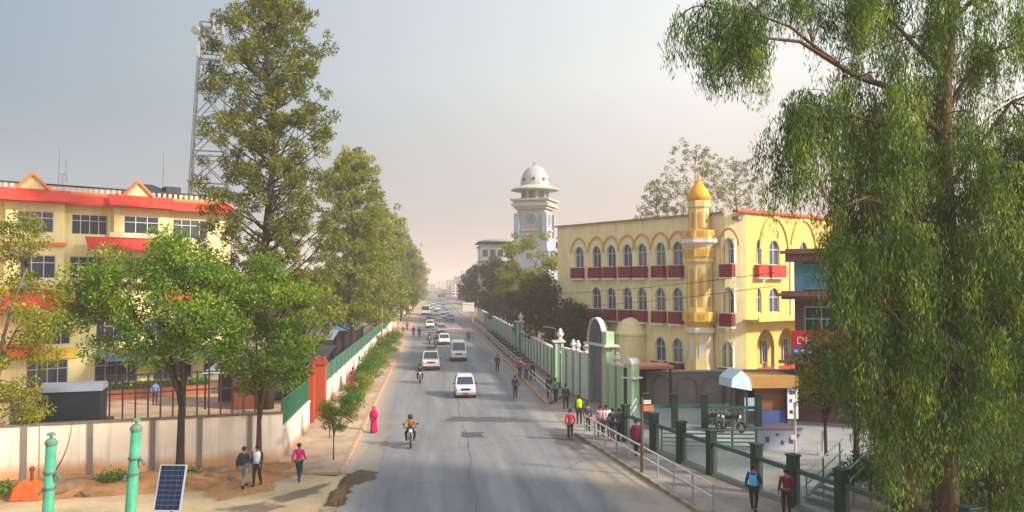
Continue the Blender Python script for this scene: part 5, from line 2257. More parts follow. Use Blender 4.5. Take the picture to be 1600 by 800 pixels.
def broad_tree(name, label, base, h_trunk, crown_c, crown_r, n_clump, leaves, leaf, m_leaf, m_bark, r_trunk, seed, clump_r=(.7, 1.3), group=None, lean=(0, 0), cat='tree', hollow=.35):
    rg = np.random.default_rng(seed)
    t = thing(name, label, cat, base, 0, group)
    fork = Vector((lean[0], lean[1], h_trunk))
    cc_ = Vector(crown_c)
    b = MB()
    pts = bez(Vector((0, 0, -.1)), Vector((lean[0] * .2, lean[1] * .2, h_trunk * .55)), fork, 6)
    b.path(pts, [r_trunk * (1.25 if k == 0 else 1 - .06 * k) for k in range(7)], 9)
    cl = []
    for k in range(n_clump):
        d = rnd_dirs(rg, 1)[0]
        rad = rg.uniform(hollow, 1.0) ** .6
        c = Vector((cc_.x + d[0] * crown_r[0] * rad, cc_.y + d[1] * crown_r[1] * rad, cc_.z + d[2] * crown_r[2] * rad))
        cl.append((c, rg.uniform(*clump_r)))
    # main limbs, then twigs to every clump
    nl = 6
    limbs = []
    for k in range(nl):
        a = 2 * math.pi * (k + rg.uniform(-.3, .3)) / nl
        e = Vector((cc_.x + math.cos(a) * crown_r[0] * .5, cc_.y + math.sin(a) * crown_r[1] * .5, cc_.z + crown_r[2] * rg.uniform(-.25, .45)))
        pp = bez(fork - Vector((0, 0, h_trunk * .12 * (k % 3))), fork.lerp(e, .45) + Vector((0, 0, crown_r[2] * .25)), e, 5)
        b.path(pp, [r_trunk * .55 * (1 - .14 * j) for j in range(6)], 6)
        limbs.append(pp)
    for (c, r) in cl:
        pp = min(limbs, key=lambda q: min((c - x).length for x in q))
        s = min(pp, key=lambda x: (c - x).length)
        b.path(bez(s, s.lerp(c, .5) + Vector((0, 0, .2)), c, 3), [r_trunk * .2, r_trunk * .15, r_trunk * .1, r_trunk * .05], 4)
    b.build('trunk', m_bark, t, smooth=True)
    P_ = []
    tot = sum(r ** 2 for c, r in cl)
    for (c, r) in cl:
        P_.append(puff(rg, c, r, max(8, int(leaves * r * r / tot)), .75))
    P_ = np.vstack(P_)
    n = len(P_)
    ax = rnd_dirs(rg, n) + np.array([0, 0, -.35])
    leaf_mesh('crown', P_, ax, rnd_dirs(rg, n) + np.array([0, 0, .6]), rg.uniform(.45, 1.5, n) * leaf, rg.uniform(.25, .65, n) * leaf, m_leaf, t)
    return t

def spire_tree(name, label, base, H, prof, n_br, tuft, leaves, leaf, m_leaf, m_bark, r_trunk, seed, group=None, clear=.15, tufts=4, rise=.55):
    """tall silky-oak like tree: one straight stem, up-swept branches that carry separate tufts"""
    rg = np.random.default_rng(seed)
    t = thing(name, label, 'tree', base, 0, group)
    b = MB()
    pts = [Vector((.25 * math.sin(k * 1.1), .2 * math.cos(k * 1.7), H * k / 12)) for k in range(13)]
    pts[0] = Vector((0, 0, -.1))
    b.path(pts, [r_trunk * (1.2 if k == 0 else 1 - .078 * k) for k in range(13)], 9)
    cl = []
    for k in range(n_br):
        f = clear + (1 - clear) * (k + rg.uniform(0, 1)) / n_br
        z = H * f * .97
        w = np.interp(f, [p[0] for p in prof], [p[1] for p in prof]) * rg.uniform(.6, 1.08)
        a = k * 2.399 + rg.uniform(-.4, .4)
        s = pts[min(12, int(f * 12))].copy()
        s.z = z - w * rise * .6
        e = Vector((math.cos(a) * w, math.sin(a) * w, z + w * rg.uniform(.05, rise)))
        pp = bez(s, s.lerp(e, .55) + Vector((0, 0, -w * .12)), e, 5)
        b.path(pp, [r_trunk * .28 * (1 - .16 * j) * (1.1 - f * .6) for j in range(6)], 5)
        cl.append((e, tuft * rg.uniform(.75, 1.2)))
        for j in range(tufts):
            q = pp[rg.integers(2, 6)] + Vector(rg.normal(size=3) * tuft * .95)
            cl.append((q, tuft * rg.uniform(.5, 1.0)))
            b.path([min(pp, key=lambda x: (x - q).length), q], [r_trunk * .07, r_trunk * .03], 4)
    b.build('trunk', m_bark, t, smooth=True)
    tot = sum(r ** 2 for c, r in cl)
    P_ = np.vstack([puff(rg, c, r, max(6, int(leaves * r * r / tot)), .8) for c, r in cl])
    n = len(P_)
    leaf_mesh('crown', P_, rnd_dirs(rg, n) + np.array([0, 0, .3]), rnd_dirs(rg, n), rg.uniform(.5, 1.7, n) * leaf, rg.uniform(.2, .5, n) * leaf, m_leaf, t)
    return t

# bright broadleaf trees in front of the compound wall
b1 = G(281, 741)
k1 = b1.y / FPX
broad_tree('broadleaf_tree', 'bright green broadleaf tree rising before the compound wall, larger of two', (b1.x, b1.y, .05), 3.6,
           ((250 - 281) * k1, .3, (741 - 486) * k1), (4.3, 3.2, 2.95), 110, 36000, .17, LF_BRIGHT, M_BARKD, .2, 21, (.55, 1.1), lean=(.05, 0))
b2 = G(404, 733)
k2 = b2.y / FPX
broad_tree('broadleaf_tree', 'bright green broadleaf tree behind the two walkers, smaller of two', (b2.x, b2.y, .05), 2.6,
           ((408 - 404) * k2, .2, (733 - 520) * k2), (2.35, 2.0, 3.5), 72, 24000, .16, LF_BRIGHT, M_BARK, .15, 22, (.5, .95))
# tree at the left edge
b3 = PD(-25, 700, 27)
broad_tree('edge_tree', 'yellow-green sparse tree cut by the left edge of the picture', (b3.x, 27, 0), 4.2, (.15, 0, 7.6), (1.9, 1.8, 4.4), 64, 15000, .12, LF_YEL, M_BARKG, .14, 23, (.35, .7))
b3 = PD(40, 640, 37.0)
broad_tree('edge_bush', 'small yellow-green sapling over the wall top at the left edge', (b3.x, 37.0, 0), 2.3, (.1, 0, 3.3), (.8, .7, .8), 10, 900, .14, LF_YEL, M_BARKG, .05, 24, (.25, .4))
# the very tall tree and the row behind it
bt = PD(418, 560, 56)
spire_tree('tall_tree', 'very tall olive-gold tree towering over the office block and lattice tower', (bt.x, 56, 0), 29.6,
           [(0, 2.5), (.2, 3.9), (.35, 4.4), (.5, 4.1), (.7, 4.1), (.85, 4.0), (.93, 3.0), (1, .7)], 120, .64, 54000, .26, LF_OAK, M_BARKD, .38, 31, clear=.24, tufts=5)
bs = PD(548, 520, 84)
spire_tree('roadside_tree', 'golden-olive pointed tree second in the left row, beside the tallest', (bs.x, 84, 0), 22.5,
           [(0, 2.5), (.3, 3.4), (.6, 3.3), (.8, 3.0), (.92, 2.0), (1, .4)], 80, .75, 40000, .31, LF_OAK2, M_BARKD, .32, 32, 'tall trees in a row behind the left wall', clear=.2)
ROW = [(603, 118, 20.5, 3.8, 'olive rounded tree third in the left row'), (622, 150, 22, 4.4, 'olive broad tree fourth in the left row'),
       (636, 185, 20.5, 4.6, 'fifth tree in the left row, by the farther tan pole'), (645, 225, 20, 5.0, 'sixth tree in the left row'),
       (652, 275, 19, 5.2, 'seventh tree in the left row, hazy'), (657, 335, 20, 5.6, 'last hazy tree of the left row')]
for i, (px, Y, H, w, lab) in enumerate(ROW):
    w *= .82
    p = PD(px, 500, Y)
    spire_tree('roadside_tree', lab, (p.x - 1.6, Y, 0), H, [(0, w * .8), (.3, w), (.6, w), (.85, w * .8), (1, w * .25)], 52, 1.05, 13500, .5, (LF_OAK2, LF_YEL, LF_OAK2)[i % 3], M_BARKD, .3, 40 + i,
               'tall trees in a row behind the left wall', clear=.16)
# lower trees between sheds, filling behind the fence
for i, (px, Y, H, w, lab) in enumerate([(470, 66, 9.5, 3.2, 'low olive tree between the tall tree and the pale shed'), (505, 98, 11, 3.8, 'low green tree behind the pale tin shed'), (565, 106, 12, 3.6, 'low olive tree behind the blue tin shed'), (596, 140, 12.5, 4.2, 'low tree behind the nearer tan pole')]):
    p = PD(px, 500, Y)
    broad_tree('low_tree', lab, (p.x, Y, 0), H * .35, (0, 0, H * .64), (w, w * .9, H * .36), 44, 8000, .32, (LF_OAK2, LF_OAK, LF_YEL)[i % 3], M_BARKD, .2, 60 + i, (.6, 1.1))

# dark trees on the right
RT = [(872, 84, 9.6, 4.2, LF_DARKB, 'dark brownish tree behind the green pillar with lamp'), (905, 76, 6.6, 2.4, LF_DARK, 'small dark tree left of the gate arch'),
      (828, 118, 16.6, 5.4, LF_OAK2, 'olive tree in front of the clock tower'), (838, 100, 10.0, 4.2, LF_DARK, 'dark green tree left of the brownish one'),
      (787, 140, 12.8, 5.0, LF_DARK, 'dark green tree by the far railing'), (762, 172, 13.0, 5.0, LF_DARK, 'dark green tree beside the white billboard'),
      (748, 215, 13.5, 5.0, LF_DARK, 'hazy dark tree behind the billboard'), (735, 270, 13.0, 5.4, LF_DARK, 'hazy dark tree far down the right side'),
      (925, 92, 8.2, 3.2, LF_DARK, 'dark tree against the mosque wall')]
for i, (px, Y, H, w, lf, lab) in enumerate(RT):
    p = PD(px, 500, Y)
    broad_tree('garden_tree', lab, (p.x, Y, 0), H * .3, (0, 0, H * .58), (w, w * .9, H * .42), 60, 12000, .2 + Y * .0013, lf, M_BARKD, .24, 80 + i, (.7, 1.35), 'dark trees along the right side')
# open crowned trees behind the mosque
for i, (px, top, Y, w, lab) in enumerate([(1088, 228, 112, 5.2, 'tall bare-branched tree rising behind the minaret'), (1150, 246, 116, 4.4, 'thin-leaved tree behind the mosque, right of the minaret'), (1028, 280, 112, 3.0, 'small thin-leaved tree behind the mosque, left of the minaret')]):
    p = PD(px, top, Y)
    spire_tree('thin_tree', lab, (p.x, Y, 0), p.z, [(0, w * .5), (.5, w * .8), (.75, w), (.9, w * .9), (1, w * .4)], 44, .55, 5200, .34, LF_GREYG, M_BARKG, .3, 100 + i, 'thin trees behind the mosque', clear=.5, tufts=5, rise=.9)

# the great weeping gum tree on the right
YG = 24.0
def weeping(label):
    rg = np.random.default_rng(5)
    base = PD(1475, 800, YG)
    bx = base.x
    t = thing('weeping_tree', label, 'tree', (bx, YG, 0))
    def L(px, py, Y):
        q = PD(px, py, Y)
        return Vector((q.x - bx, q.y - YG, q.z))
    b = MB()
    trunk = [Vector((0, 0, -.1)), L(1478, 700, 24), L(1470, 560, 24), L(1482, 400, 24.2), L(1474, 260, 24.3), L(1476, 120, 24.3), L(1490, -20, 24.4), L(1485, -160, 24.4), L(1492, -260, 24.4)]
    b.path(trunk, [.42, .36, .32, .29, .26, .22, .17, .11, .05], 12)
    t2 = [L(1440, 880, 23.5), L(1400, 640, 23.6), L(1360, 420, 23.8), L(1345, 300, 23.8), L(1330, 190, 23.9)]
    b.path(t2, [.2, .17, .14, .1, .06], 9)
    limbs = []
    for pts, r0 in (
        ([(1476, 215, 24.3), (1400, 140, 24), (1340, 120, 23.6), (1290, 90, 23.3), (1250, 65, 23), (1200, 60, 22.8), (1130, 55, 22.6)], .12),
        ([(1310, 100, 23.4), (1270, 70, 23.2), (1235, 42, 23), (1190, 25, 22.8), (1100, 10, 22.6)], .07),
        ([(1476, 180, 24.3), (1510, 120, 24.4), (1555, 80, 24.6), (1620, 60, 24.8)], .1),
        ([(1478, 300, 24.3), (1520, 240, 24.2), (1580, 160, 24), (1650, 130, 24)], .1),
        ([(1478, 120, 24.3), (1420, 60, 24.4), (1370, 10, 24.6), (1320, -40, 24.8)], .1),
        ([(1480, 40, 24.3), (1540, -20, 24.6), (1600, -60, 25)], .09),
        ([(1474, 250, 24.2), (1400, 200, 23.2), (1330, 180, 22.6), (1270, 190, 22.2)], .09),
        ([(1478, 330, 24.2), (1430, 250, 25.2), (1380, 210, 26), (1320, 220, 26.6)], .09),
        ([(1478, 330, 24.2), (1540, 290, 22.8), (1600, 270, 22.2)], .09),
        ([(1478, 400, 24.2), (1420, 330, 22.6), (1350, 310, 21.8), (1300, 330, 21.4)], .08),
        ([(1478, 430, 24.2), (1540, 380, 25.6), (1620, 360, 26)], .08),
        ([(1474, 540, 24.2), (1430, 490, 22.8), (1380, 480, 22.2), (1350, 510, 22)], .05),
        ([(1474, 560, 24.2), (1530, 500, 22.8), (1600, 480, 22.4)], .07),
    ):
        pp = [L(*q) for q in pts]
        b.path(pp, [r0 * (1 - .8 * k / (len(pp) - 1)) for k in range(len(pp))], 7)
        limbs.append(pp)
    # where hanging sprays start: (px range, py range, depth range, number, hang length range)
    zones = [
        ((1065, 1130), (-10, 90), (22.2, 23.4), 60, (.7, 1.5)),
        ((1110, 1200), (-40, 80), (22.3, 23.8), 125, (.7, 1.7)),
        ((1150, 1200), (40, 110), (22.3, 23.4), 14, (.6, 1.1)),
        ((1200, 1300), (-60, 15), (22.6, 24.5), 84, (.5, 1.2)),
        ((1290, 1370), (-90, 60), (22.8, 25.5), 130, (.8, 2.0)),
        ((1360, 1470), (-100, 90), (23, 26), 165, (.8, 2.0)),
        ((1460, 1640), (-100, 60), (23, 26.5), 200, (.6, 1.8)),
        ((1225, 1300), (150, 215), (21.6, 24), 84, (.8, 2.4)),
        ((1205, 1260), (215, 290), (21.6, 23.6), 48, (.8, 1.8)),
        ((1290, 1400), (120, 260), (21.6, 26.4), 230, (1.0, 2.5)),
        ((1390, 1480), (120, 260), (22, 26.5), 160, (1.0, 2.6)),
        ((1490, 1640), (170, 300), (22, 26.5), 230, (1.0, 2.8)),
        ((1305, 1400), (260, 400), (21.4, 26.4), 300, (1.2, 3.2)),
        ((1400, 1640), (290, 420), (21.4, 26.4), 410, (1.2, 3.2)),
        ((1325, 1420), (380, 520), (21.8, 26.4), 240, (1.0, 3.0)),
        ((1410, 1640), (410, 560), (21.4, 26.4), 410, (1.2, 3.2)),
        ((1350, 1640), (540, 660), (21.8, 26.4), 340, (.9, 2.4)),
        ((1480, 1640), (60, 170), (22.5, 26), 90, (.8, 2.0)),
        ((1360, 1660), (620, 790), (21.4, 26.0), 380, (.6, 1.5)),
        ((1540, 1680), (200, 640), (21.4, 25.5), 260, (1.0, 2.6)),
        ((1300, 1420), (520, 640), (22.4, 26.0), 70, (.8, 2.0)),
    ]
    C_, A_, W_, LN, WD = [], [], [], [], []
    allp = [q for l_ in limbs for q in l_] + trunk[2:]
    ap = np.array([tuple(q) for q in allp])
    for (xr, yr, dr_, n, hl_) in zones:
        for k in range(n):
            if k % 12 == 0:                      # sprays hang in bunches with gaps between them
                bun = L(rg.uniform(*xr), rg.uniform(*yr), rg.uniform(*dr_))
                bh = rg.uniform(.75, 1.25)
            s = bun + Vector((rg.normal() * .22, rg.normal() * .22, rg.normal() * .3))
            hang = rg.uniform(*hl_) * bh
            out = Vector((rg.normal() * .22, rg.normal() * .22, 0))
            e = s + out + Vector((rg.normal() * .12, rg.normal() * .1, -hang))
            pp = bez(s, s + out * 1.1 + Vector((0, 0, -hang * .15)), e, 6)
            b.path(pp, [.012, .011, .01, .008, .007, .006, .004], 3, cap=False)
            if rg.uniform() < .16:
                j = np.argmin(np.sum((ap - np.array(tuple(s))) ** 2, axis=1))
                q = allp[j]
                b.path(bez(q, q.lerp(s, .5) + Vector((0, 0, .2)), s, 4), [.024, .02, .016, .012, .009], 4, cap=False)
            m_ = int(hang * 28) + 11
            tt = rg.uniform(0, 1, m_) ** .9
            P0 = np.array([tuple(x) for x in pp])
            idx = tt * 6
            i0 = np.minimum(idx.astype(int), 5)
            fr = (idx - i0)[:, None]
            pts = P0[i0] * (1 - fr) + P0[i0 + 1] * fr
            pts = pts + rg.normal(size=(m_, 3)) * np.array([.13, .13, .06])
            C_.append(pts)
            ax = rg.normal(size=(m_, 3)) * np.array([.38, .38, .2]) + np.array([0, 0, -1.0])
            A_.append(ax)
            W_.append(rnd_dirs(rg, m_))
            LN.append(rg.uniform(.11, .28, m_))
            WD.append(rg.uniform(.02, .046, m_))
    b.build('trunk', M_BARK, t, smooth=True)
    leaf_mesh('crown', np.vstack(C_), np.vstack(A_), np.vstack(W_), np.concatenate(LN), np.concatenate(WD), LF_GUM, t)
weeping('huge weeping green tree hanging over the right third of the picture')
# shrub under the weeping tree by the shop
p = G(1290, 712, .13)
broad_tree('shop_tree', 'rounded bushy tree in front of the brown shop building', (p.x, p.y, .13), 1.8, (.2, 0, 3.9), (1.7, 1.5, 2.0), 40, 9000, .13, LF_OAK, M_BARKD, .1, 131, (.4, .75))
p = G(1345, 770, .13)
broad_tree('shop_tree', 'dark bushy tree low behind the weeping branches', (p.x + 1.5, p.y + 3, .13), 2.2, (.4, 0, 4.6), (3.0, 2.0, 2.4), 50, 9000, .17, LF_DARK, M_BARKD, .16, 132, (.5, .9))

for i, (X, Y, w, h_, lf, lab) in enumerate([(17.6, 29.2, 1.6, 2.6, LF_DARK, 'dark shrub inside the plaza fence, under the weeping branches'), (20.6, 31.0, 2.0, 3.2, LF_OAK, 'olive shrub behind the weeping trunk'),
                                       (19.6, 26.5, 1.7, 2.4, LF_DARK, 'low dark shrub at the lower right corner'), (23.6, 32.0, 2.4, 3.8, LF_DARK, 'tall dark shrub at the right edge'), (22.4, 27.6, 1.9, 3.0, LF_BUSH, 'green shrub at the right edge of the planting bed')]):
    broad_tree('bed_shrub', lab, (X, Y, .13), h_ * .3, (0, 0, h_ * .55), (w, w * .8, h_ * .45), 30, 7000, .12, lf, M_BARKD, .06, 170 + i, (.4, .7), 'shrubs in the planting bed', cat='shrub')

# kerbside planting on the left pavement
p = G(521, 718, .14)
broad_tree('young_tree', 'young thin-stemmed street tree at the near end of the left pavement', (p.x, p.y, .14), 1.35, (.15, 0, 2.05), (.95, .9, .65), 18, 2600, .11, LF_OAK, M_BARKD, .035, 140, (.25, .45))
p = G(505, 690, .14)
broad_tree('young_tree', 'small leafy sapling between the gate pillar and the near street tree', (p.x + .2, 44.5, .14), .9, (0, 0, 1.5), (.6, .5, .55), 10, 1200, .11, LF_YEL, M_BARKD, .03, 141, (.2, .4))
for i, (Y, h_, w, lab) in enumerate([(52, 1.5, .6, 'first roadside shrub, small and rounded'), (58.5, 1.9, .8, 'second roadside shrub by the pavement edge'), (64, 2.3, 1.0, 'third roadside shrub, at the start of the dense hedge'), (69, 2.2, 1.1, 'fourth roadside shrub in the dense hedge'), (74.5, 2.3, 1.1, 'fifth roadside shrub in the dense hedge'),
                              (80.5, 2.2, 1.15, 'sixth roadside shrub in the dense hedge'), (87, 2.3, 1.2, 'seventh roadside shrub in the dense hedge'), (94, 2.1, 1.2, 'eighth roadside shrub in the dense hedge'), (102, 2.2, 1.2, 'ninth roadside shrub, hazier'), (111, 2.0, 1.2, 'tenth and last roadside shrub')]):
    broad_tree('roadside_shrub', lab, (-5.1 - .1 * (i % 2), Y, .14), .5, (0, 0, h_ * .62), (w, w * 1.6, h_ * .42), 22, 3200, .14, (LF_BUSH, LF_OAK2, LF_BUSH)[i % 3], M_BARKD, .05, 150 + i, (.35, .6), 'shrubs along the left kerb', cat='shrub')
# clipped hedge in the yard planter
rg = np.random.default_rng(9)
n = 5000
pts = rg.uniform(size=(n, 3)) * np.array([QL - .2, .9, .55]) + np.array([.1, .05, .7])
hd = thing('planter_hedge', 'clipped green hedge growing in the yard planter', 'hedge', (G(150, 628).x, G(150, 628).y, 0), angQ)
leaf_mesh('foliage', pts, rnd_dirs(rg, n), rnd_dirs(rg, n), rg.uniform(.1, .2, n), rg.uniform(.06, .1, n), LF_BUSH, hd)
b = MB()
for k in range(8):
    b.path([(.5 + k * (QL - 1) / 7, .5, .6), (.55 + k * (QL - 1) / 7, .5, 1.15)], .02, 4)
b.build('stem', M_BARKD, hd)
# weeds at the wall foot
rg = np.random.default_rng(10)
C_ = []
for (px, py) in ((178, 755), (165, 757), (190, 750), (8, 775), (2, 770), (300, 745)):
    q = G(px, py)
    m_ = 260
    C_.append(np.array([q.x, q.y, .25]) + rg.normal(size=(m_, 3)) * np.array([.3, .2, .12]))
C_ = np.vstack(C_)
wd = leaf_mesh('weeds', C_, rnd_dirs(rg, len(C_)) + np.array([0, 0, .8]), rnd_dirs(rg, len(C_)), rg.uniform(.12, .25, len(C_)), rg.uniform(.03, .06, len(C_)), LF_BUSH, None)
meta(wd, 'green weeds growing on the dirt verge', 'weeds', kind='stuff')
# ------------------------------------------------------------------ people
def skin_mesh(name, joints, edges, extra=0.0, sub=1):
    me = bpy.data.meshes.new(name + '_cage')
    names = list(joints)
    me.from_pydata([joints[k][0] for k in names], [(0, 0)][:0] + [(names.index(a), names.index(c)) for a, c in edges], [])
    o = bpy.data.objects.new(name + '_cage', me)
    COL.objects.link(o)
    md = o.modifiers.new('skin', 'SKIN')
    md.use_smooth_shade = True
    for i, k in enumerate(names):
        sv = me.skin_vertices[0].data[i]
        r = joints[k][1]
        r = r if hasattr(r, '__len__') else (r, r)
        sv.radius = (r[0] + extra, r[1] + extra)
        sv.use_root = (i == 0)
    s = o.modifiers.new('sub', 'SUBSURF')
    s.levels = sub
    bpy.context.view_layer.update()
    out = bpy.data.meshes.new_from_object(o.evaluated_get(bpy.context.evaluated_depsgraph_get()))
    out.name = name
    bpy.data.objects.remove(o)
    bpy.data.meshes.remove(me)
    out.materials.clear()
    return out

def merge(me, mb):
    bm = bmesh.new()
    bm.from_mesh(me)
    t = bpy.data.meshes.new('tmp')
    t.from_pydata(mb.v, [], mb.f)
    bm.from_mesh(t)
    bm.to_mesh(me)
    bm.free()
    bpy.data.meshes.remove(t)
    me.polygons.foreach_set('use_smooth', [True] * len(me.polygons))
    return me

def pose_of(kind):
    """joint positions for a 1.68 m adult facing -Y: name -> (position, radius)"""
    J = {}
    def sym(n, L_, R_, r):
        J['l_' + n] = (L_, r)
        J['r_' + n] = (R_, r)
    J['pelvis'] = ((0, 0, .93), .125)
    J['waist'] = ((0, 0, 1.07), .115)
    J['chest'] = ((0, -.01, 1.25), .135)
    J['collar'] = ((0, 0, 1.38), .075)
    J['neck'] = ((0, -.01, 1.45), .05)
    J['jaw'] = ((0, -.025, 1.52), .068)
    J['head'] = ((0, -.015, 1.59), .085)
    J['crown'] = ((0, -.005, 1.65), .06)
    sym('shoulder', (.17, 0, 1.37), (-.17, 0, 1.37), .062)
    sym('hip', (.09, 0, .86), (-.09, 0, .86), .09)
    if kind == 'stand':
        sym('elbow', (.24, .03, 1.10), (-.24, .03, 1.10), .042)
        sym('wrist', (.25, -.06, .87), (-.25, -.04, .87), .028)
        sym('palm', (.25, -.08, .80), (-.25, -.06, .80), .034)
        sym('knee', (.10, -.02, .48), (-.10, -.03, .48), .06)
        sym('ankle', (.10, .02, .09), (-.11, .02, .09), .04)
        sym('toe', (.11, -.13, .04), (-.13, -.13, .04), .038)
    elif kind == 'walk':
        sym('elbow', (.24, .14, 1.12), (-.24, -.05, 1.10), .042)
        sym('wrist', (.25, .13, .88), (-.22, -.24, .98), .028)
        sym('palm', (.25, .11, .81), (-.21, -.30, .95), .034)
        sym('knee', (.10, -.17, .50), (-.09, -.02, .48), .06)
        sym('ankle', (.09, -.24, .11), (-.09, .28, .17), .04)
        sym('toe', (.09, -.39, .07), (-.09, .20, .05), .038)
    elif kind == 'walk2':
        sym('elbow', (.23, -.08, 1.11), (-.24, .10, 1.11), .042)
        sym('wrist', (.21, -.22, .93), (-.25, .06, .88), .028)
        sym('palm', (.20, -.27, .89), (-.25, .03, .81), .034)
        sym('knee', (.09, .0, .48), (-.10, -.13, .49), .06)
        sym('ankle', (.09, .20, .12), (-.10, -.15, .09), .04)
        sym('toe', (.09, .10, .045), (-.11, -.30, .045), .038)
    elif kind == 'ride':
        up_ = {'pelvis': (0, .22, .86), 'waist': (0, .2, 1.0), 'chest': (0, .13, 1.17), 'collar': (0, .07, 1.30), 'neck': (0, .05, 1.37), 'jaw': (0, .01, 1.44), 'head': (0, .02, 1.51), 'crown': (0, .04, 1.57)}
        for k_, v_ in up_.items():
            J[k_] = (v_, J[k_][1])
        sym('shoulder', (.17, .08, 1.29), (-.17, .08, 1.29), .062)
        sym('hip', (.1, .2, .82), (-.1, .2, .82), .09)
        sym('elbow', (.30, -.1, 1.10), (-.30, -.1, 1.10), .042)
        sym('wrist', (.30, -.33, 1.03), (-.30, -.33, 1.03), .03)
        sym('palm', (.30, -.40, 1.03), (-.30, -.40, 1.03), .034)
        sym('knee', (.24, -.17, .72), (-.24, -.17, .72), .062)
        sym('ankle', (.20, .06, .38), (-.20, .06, .38), .042)
        sym('toe', (.21, -.10, .33), (-.21, -.10, .33), .038)
    return J
E_TORSO = [('pelvis', 'waist'), ('waist', 'chest'), ('chest', 'collar')]
E_HEAD = [('collar', 'neck'), ('neck', 'jaw'), ('jaw', 'head'), ('head', 'crown')]
E_ARM = [(a, c) for s in 'lr' for a, c in (('collar', s + '_shoulder'), (s + '_shoulder', s + '_elbow'), (s + '_elbow', s + '_wrist'))]
E_HAND = [(s + '_wrist', s + '_palm') for s in 'lr']
E_LEG = [(a, c) for s in 'lr' for a, c in (('pelvis', s + '_hip'), (s + '_hip', s + '_knee'), (s + '_knee', s + '_ankle'))]
E_FOOT = [(s + '_ankle', s + '_toe') for s in 'lr']
BODY = {}
def sub_joints(J, edges):
    order = ['pelvis'] + [k for k in J if k != 'pelvis']
    used = set(x for e in edges for x in e)
    return {k: J[k] for k in order if k in used}
for kind in ('stand', 'walk', 'walk2', 'ride'):
    J = pose_of(kind)
    ed = E_TORSO + E_HEAD + E_ARM + E_HAND + E_LEG + E_FOOT
    body = skin_mesh('body_' + kind, sub_joints(J, ed), ed)
    f = MB()
    for s, sg in (('l_', 1), ('r_', -1)):
        p = Vector(J[s + 'palm'][0])
        d = (p - Vector(J[s + 'wrist'][0])).normalized()
        sd = Vector((0, -1, 0)) if abs(d.y) < .8 else Vector((-sg, 0, 0))
        ins = Vector((-sg, 0, 0)) if abs(d.y) < .8 else Vector((0, 0, -1))
        for k, Lf in enumerate((.07, .08, .075, .06)):
            o_ = p + sd * (.024 - .016 * k) + d * .02
            f.path([o_, o_ + d * Lf * .5, o_ + d * Lf * .8 + ins * Lf * .35, o_ + d * Lf * .9 + ins * Lf * .6], [.009, .009, .008, .006], 5)
        o_ = p + sd * .02 - d * .01
        f.path([o_, o_ + sd * .03 + d * .02, o_ + sd * .035 + d * .05 + ins * .01], [.011, .010, .007], 5)
    hd_ = Vector(J['head'][0])
    f.path([hd_ + Vector((0, -.075, .005)), hd_ + Vector((0, -.105, -.025)), hd_ + Vector((0, -.08, -.035))], [.008, .014, .01], 5)
    for s in (-1, 1):
        f.lathe([(.012, -.02), (.02, 0), (.012, .025)], hd_ + Vector((s * .085, .01, -.01)), 6)
    merge(body, f)
    eT = E_TORSO + E_ARM
    shirt = skin_mesh('shirt_' + kind, sub_joints(J, eT), eT, .017)
    Jt = dict(J)
    trous = skin_mesh('trousers_' + kind, sub_joints(Jt, E_LEG), E_LEG, .016)
    sh_ = MB()
    for s in 'lr':
        a, c = Vector(J[s + '_ankle'][0]), Vector(J[s + '_toe'][0])
        d = (c - a)
        sh_.path([a - d * .25 + Vector((0, 0, -.035)), a + Vector((0, 0, -.02)), a.lerp(c, .5), c, c + d * .3], [.035, .05, .052, .046, .02], 8)
    hb = MB()
    cr_ = Vector(J['head'][0]) + Vector((0, .012, .02))
    pr_ = [(.092, -.05), (.1, 0), (.095, .04), (.07, .08), (.035, .097), (.005, .1)]
    hb.lathe(pr_, cr_, 12)
    eyes = MB()
    for s in (-1, 1):
        eyes.cbox(hd_ + Vector((s * .034, -.083, .004)), (.022, .012, .01))
    eyes.cbox(hd_ + Vector((0, -.088, -.062)), (.045, .01, .008))
    def tomesh(mb, n_):
        me = bpy.data.meshes.new(n_)
        me.from_pydata(mb.v, [], mb.f)
        me.polygons.foreach_set('use_smooth', [True] * len(me.polygons))
        return me
    BODY[kind] = (body, shirt, trous, tomesh(sh_, 'shoes'), tomesh(hb, 'hair'), tomesh(eyes, 'face_features'), J)
M_SKIN = mat('skin', (150, 104, 78), .6, .08)
M_HAIR = mat('black_hair', (24, 20, 20), .5, .2)
M_SHOE = mat('dark_shoe', (36, 32, 32), .6, .2)
CLO = {}
def cloth(c):
    key = 'cloth_%02x%02x%02x' % c
    return mat(key, c, .85, .15, 6)
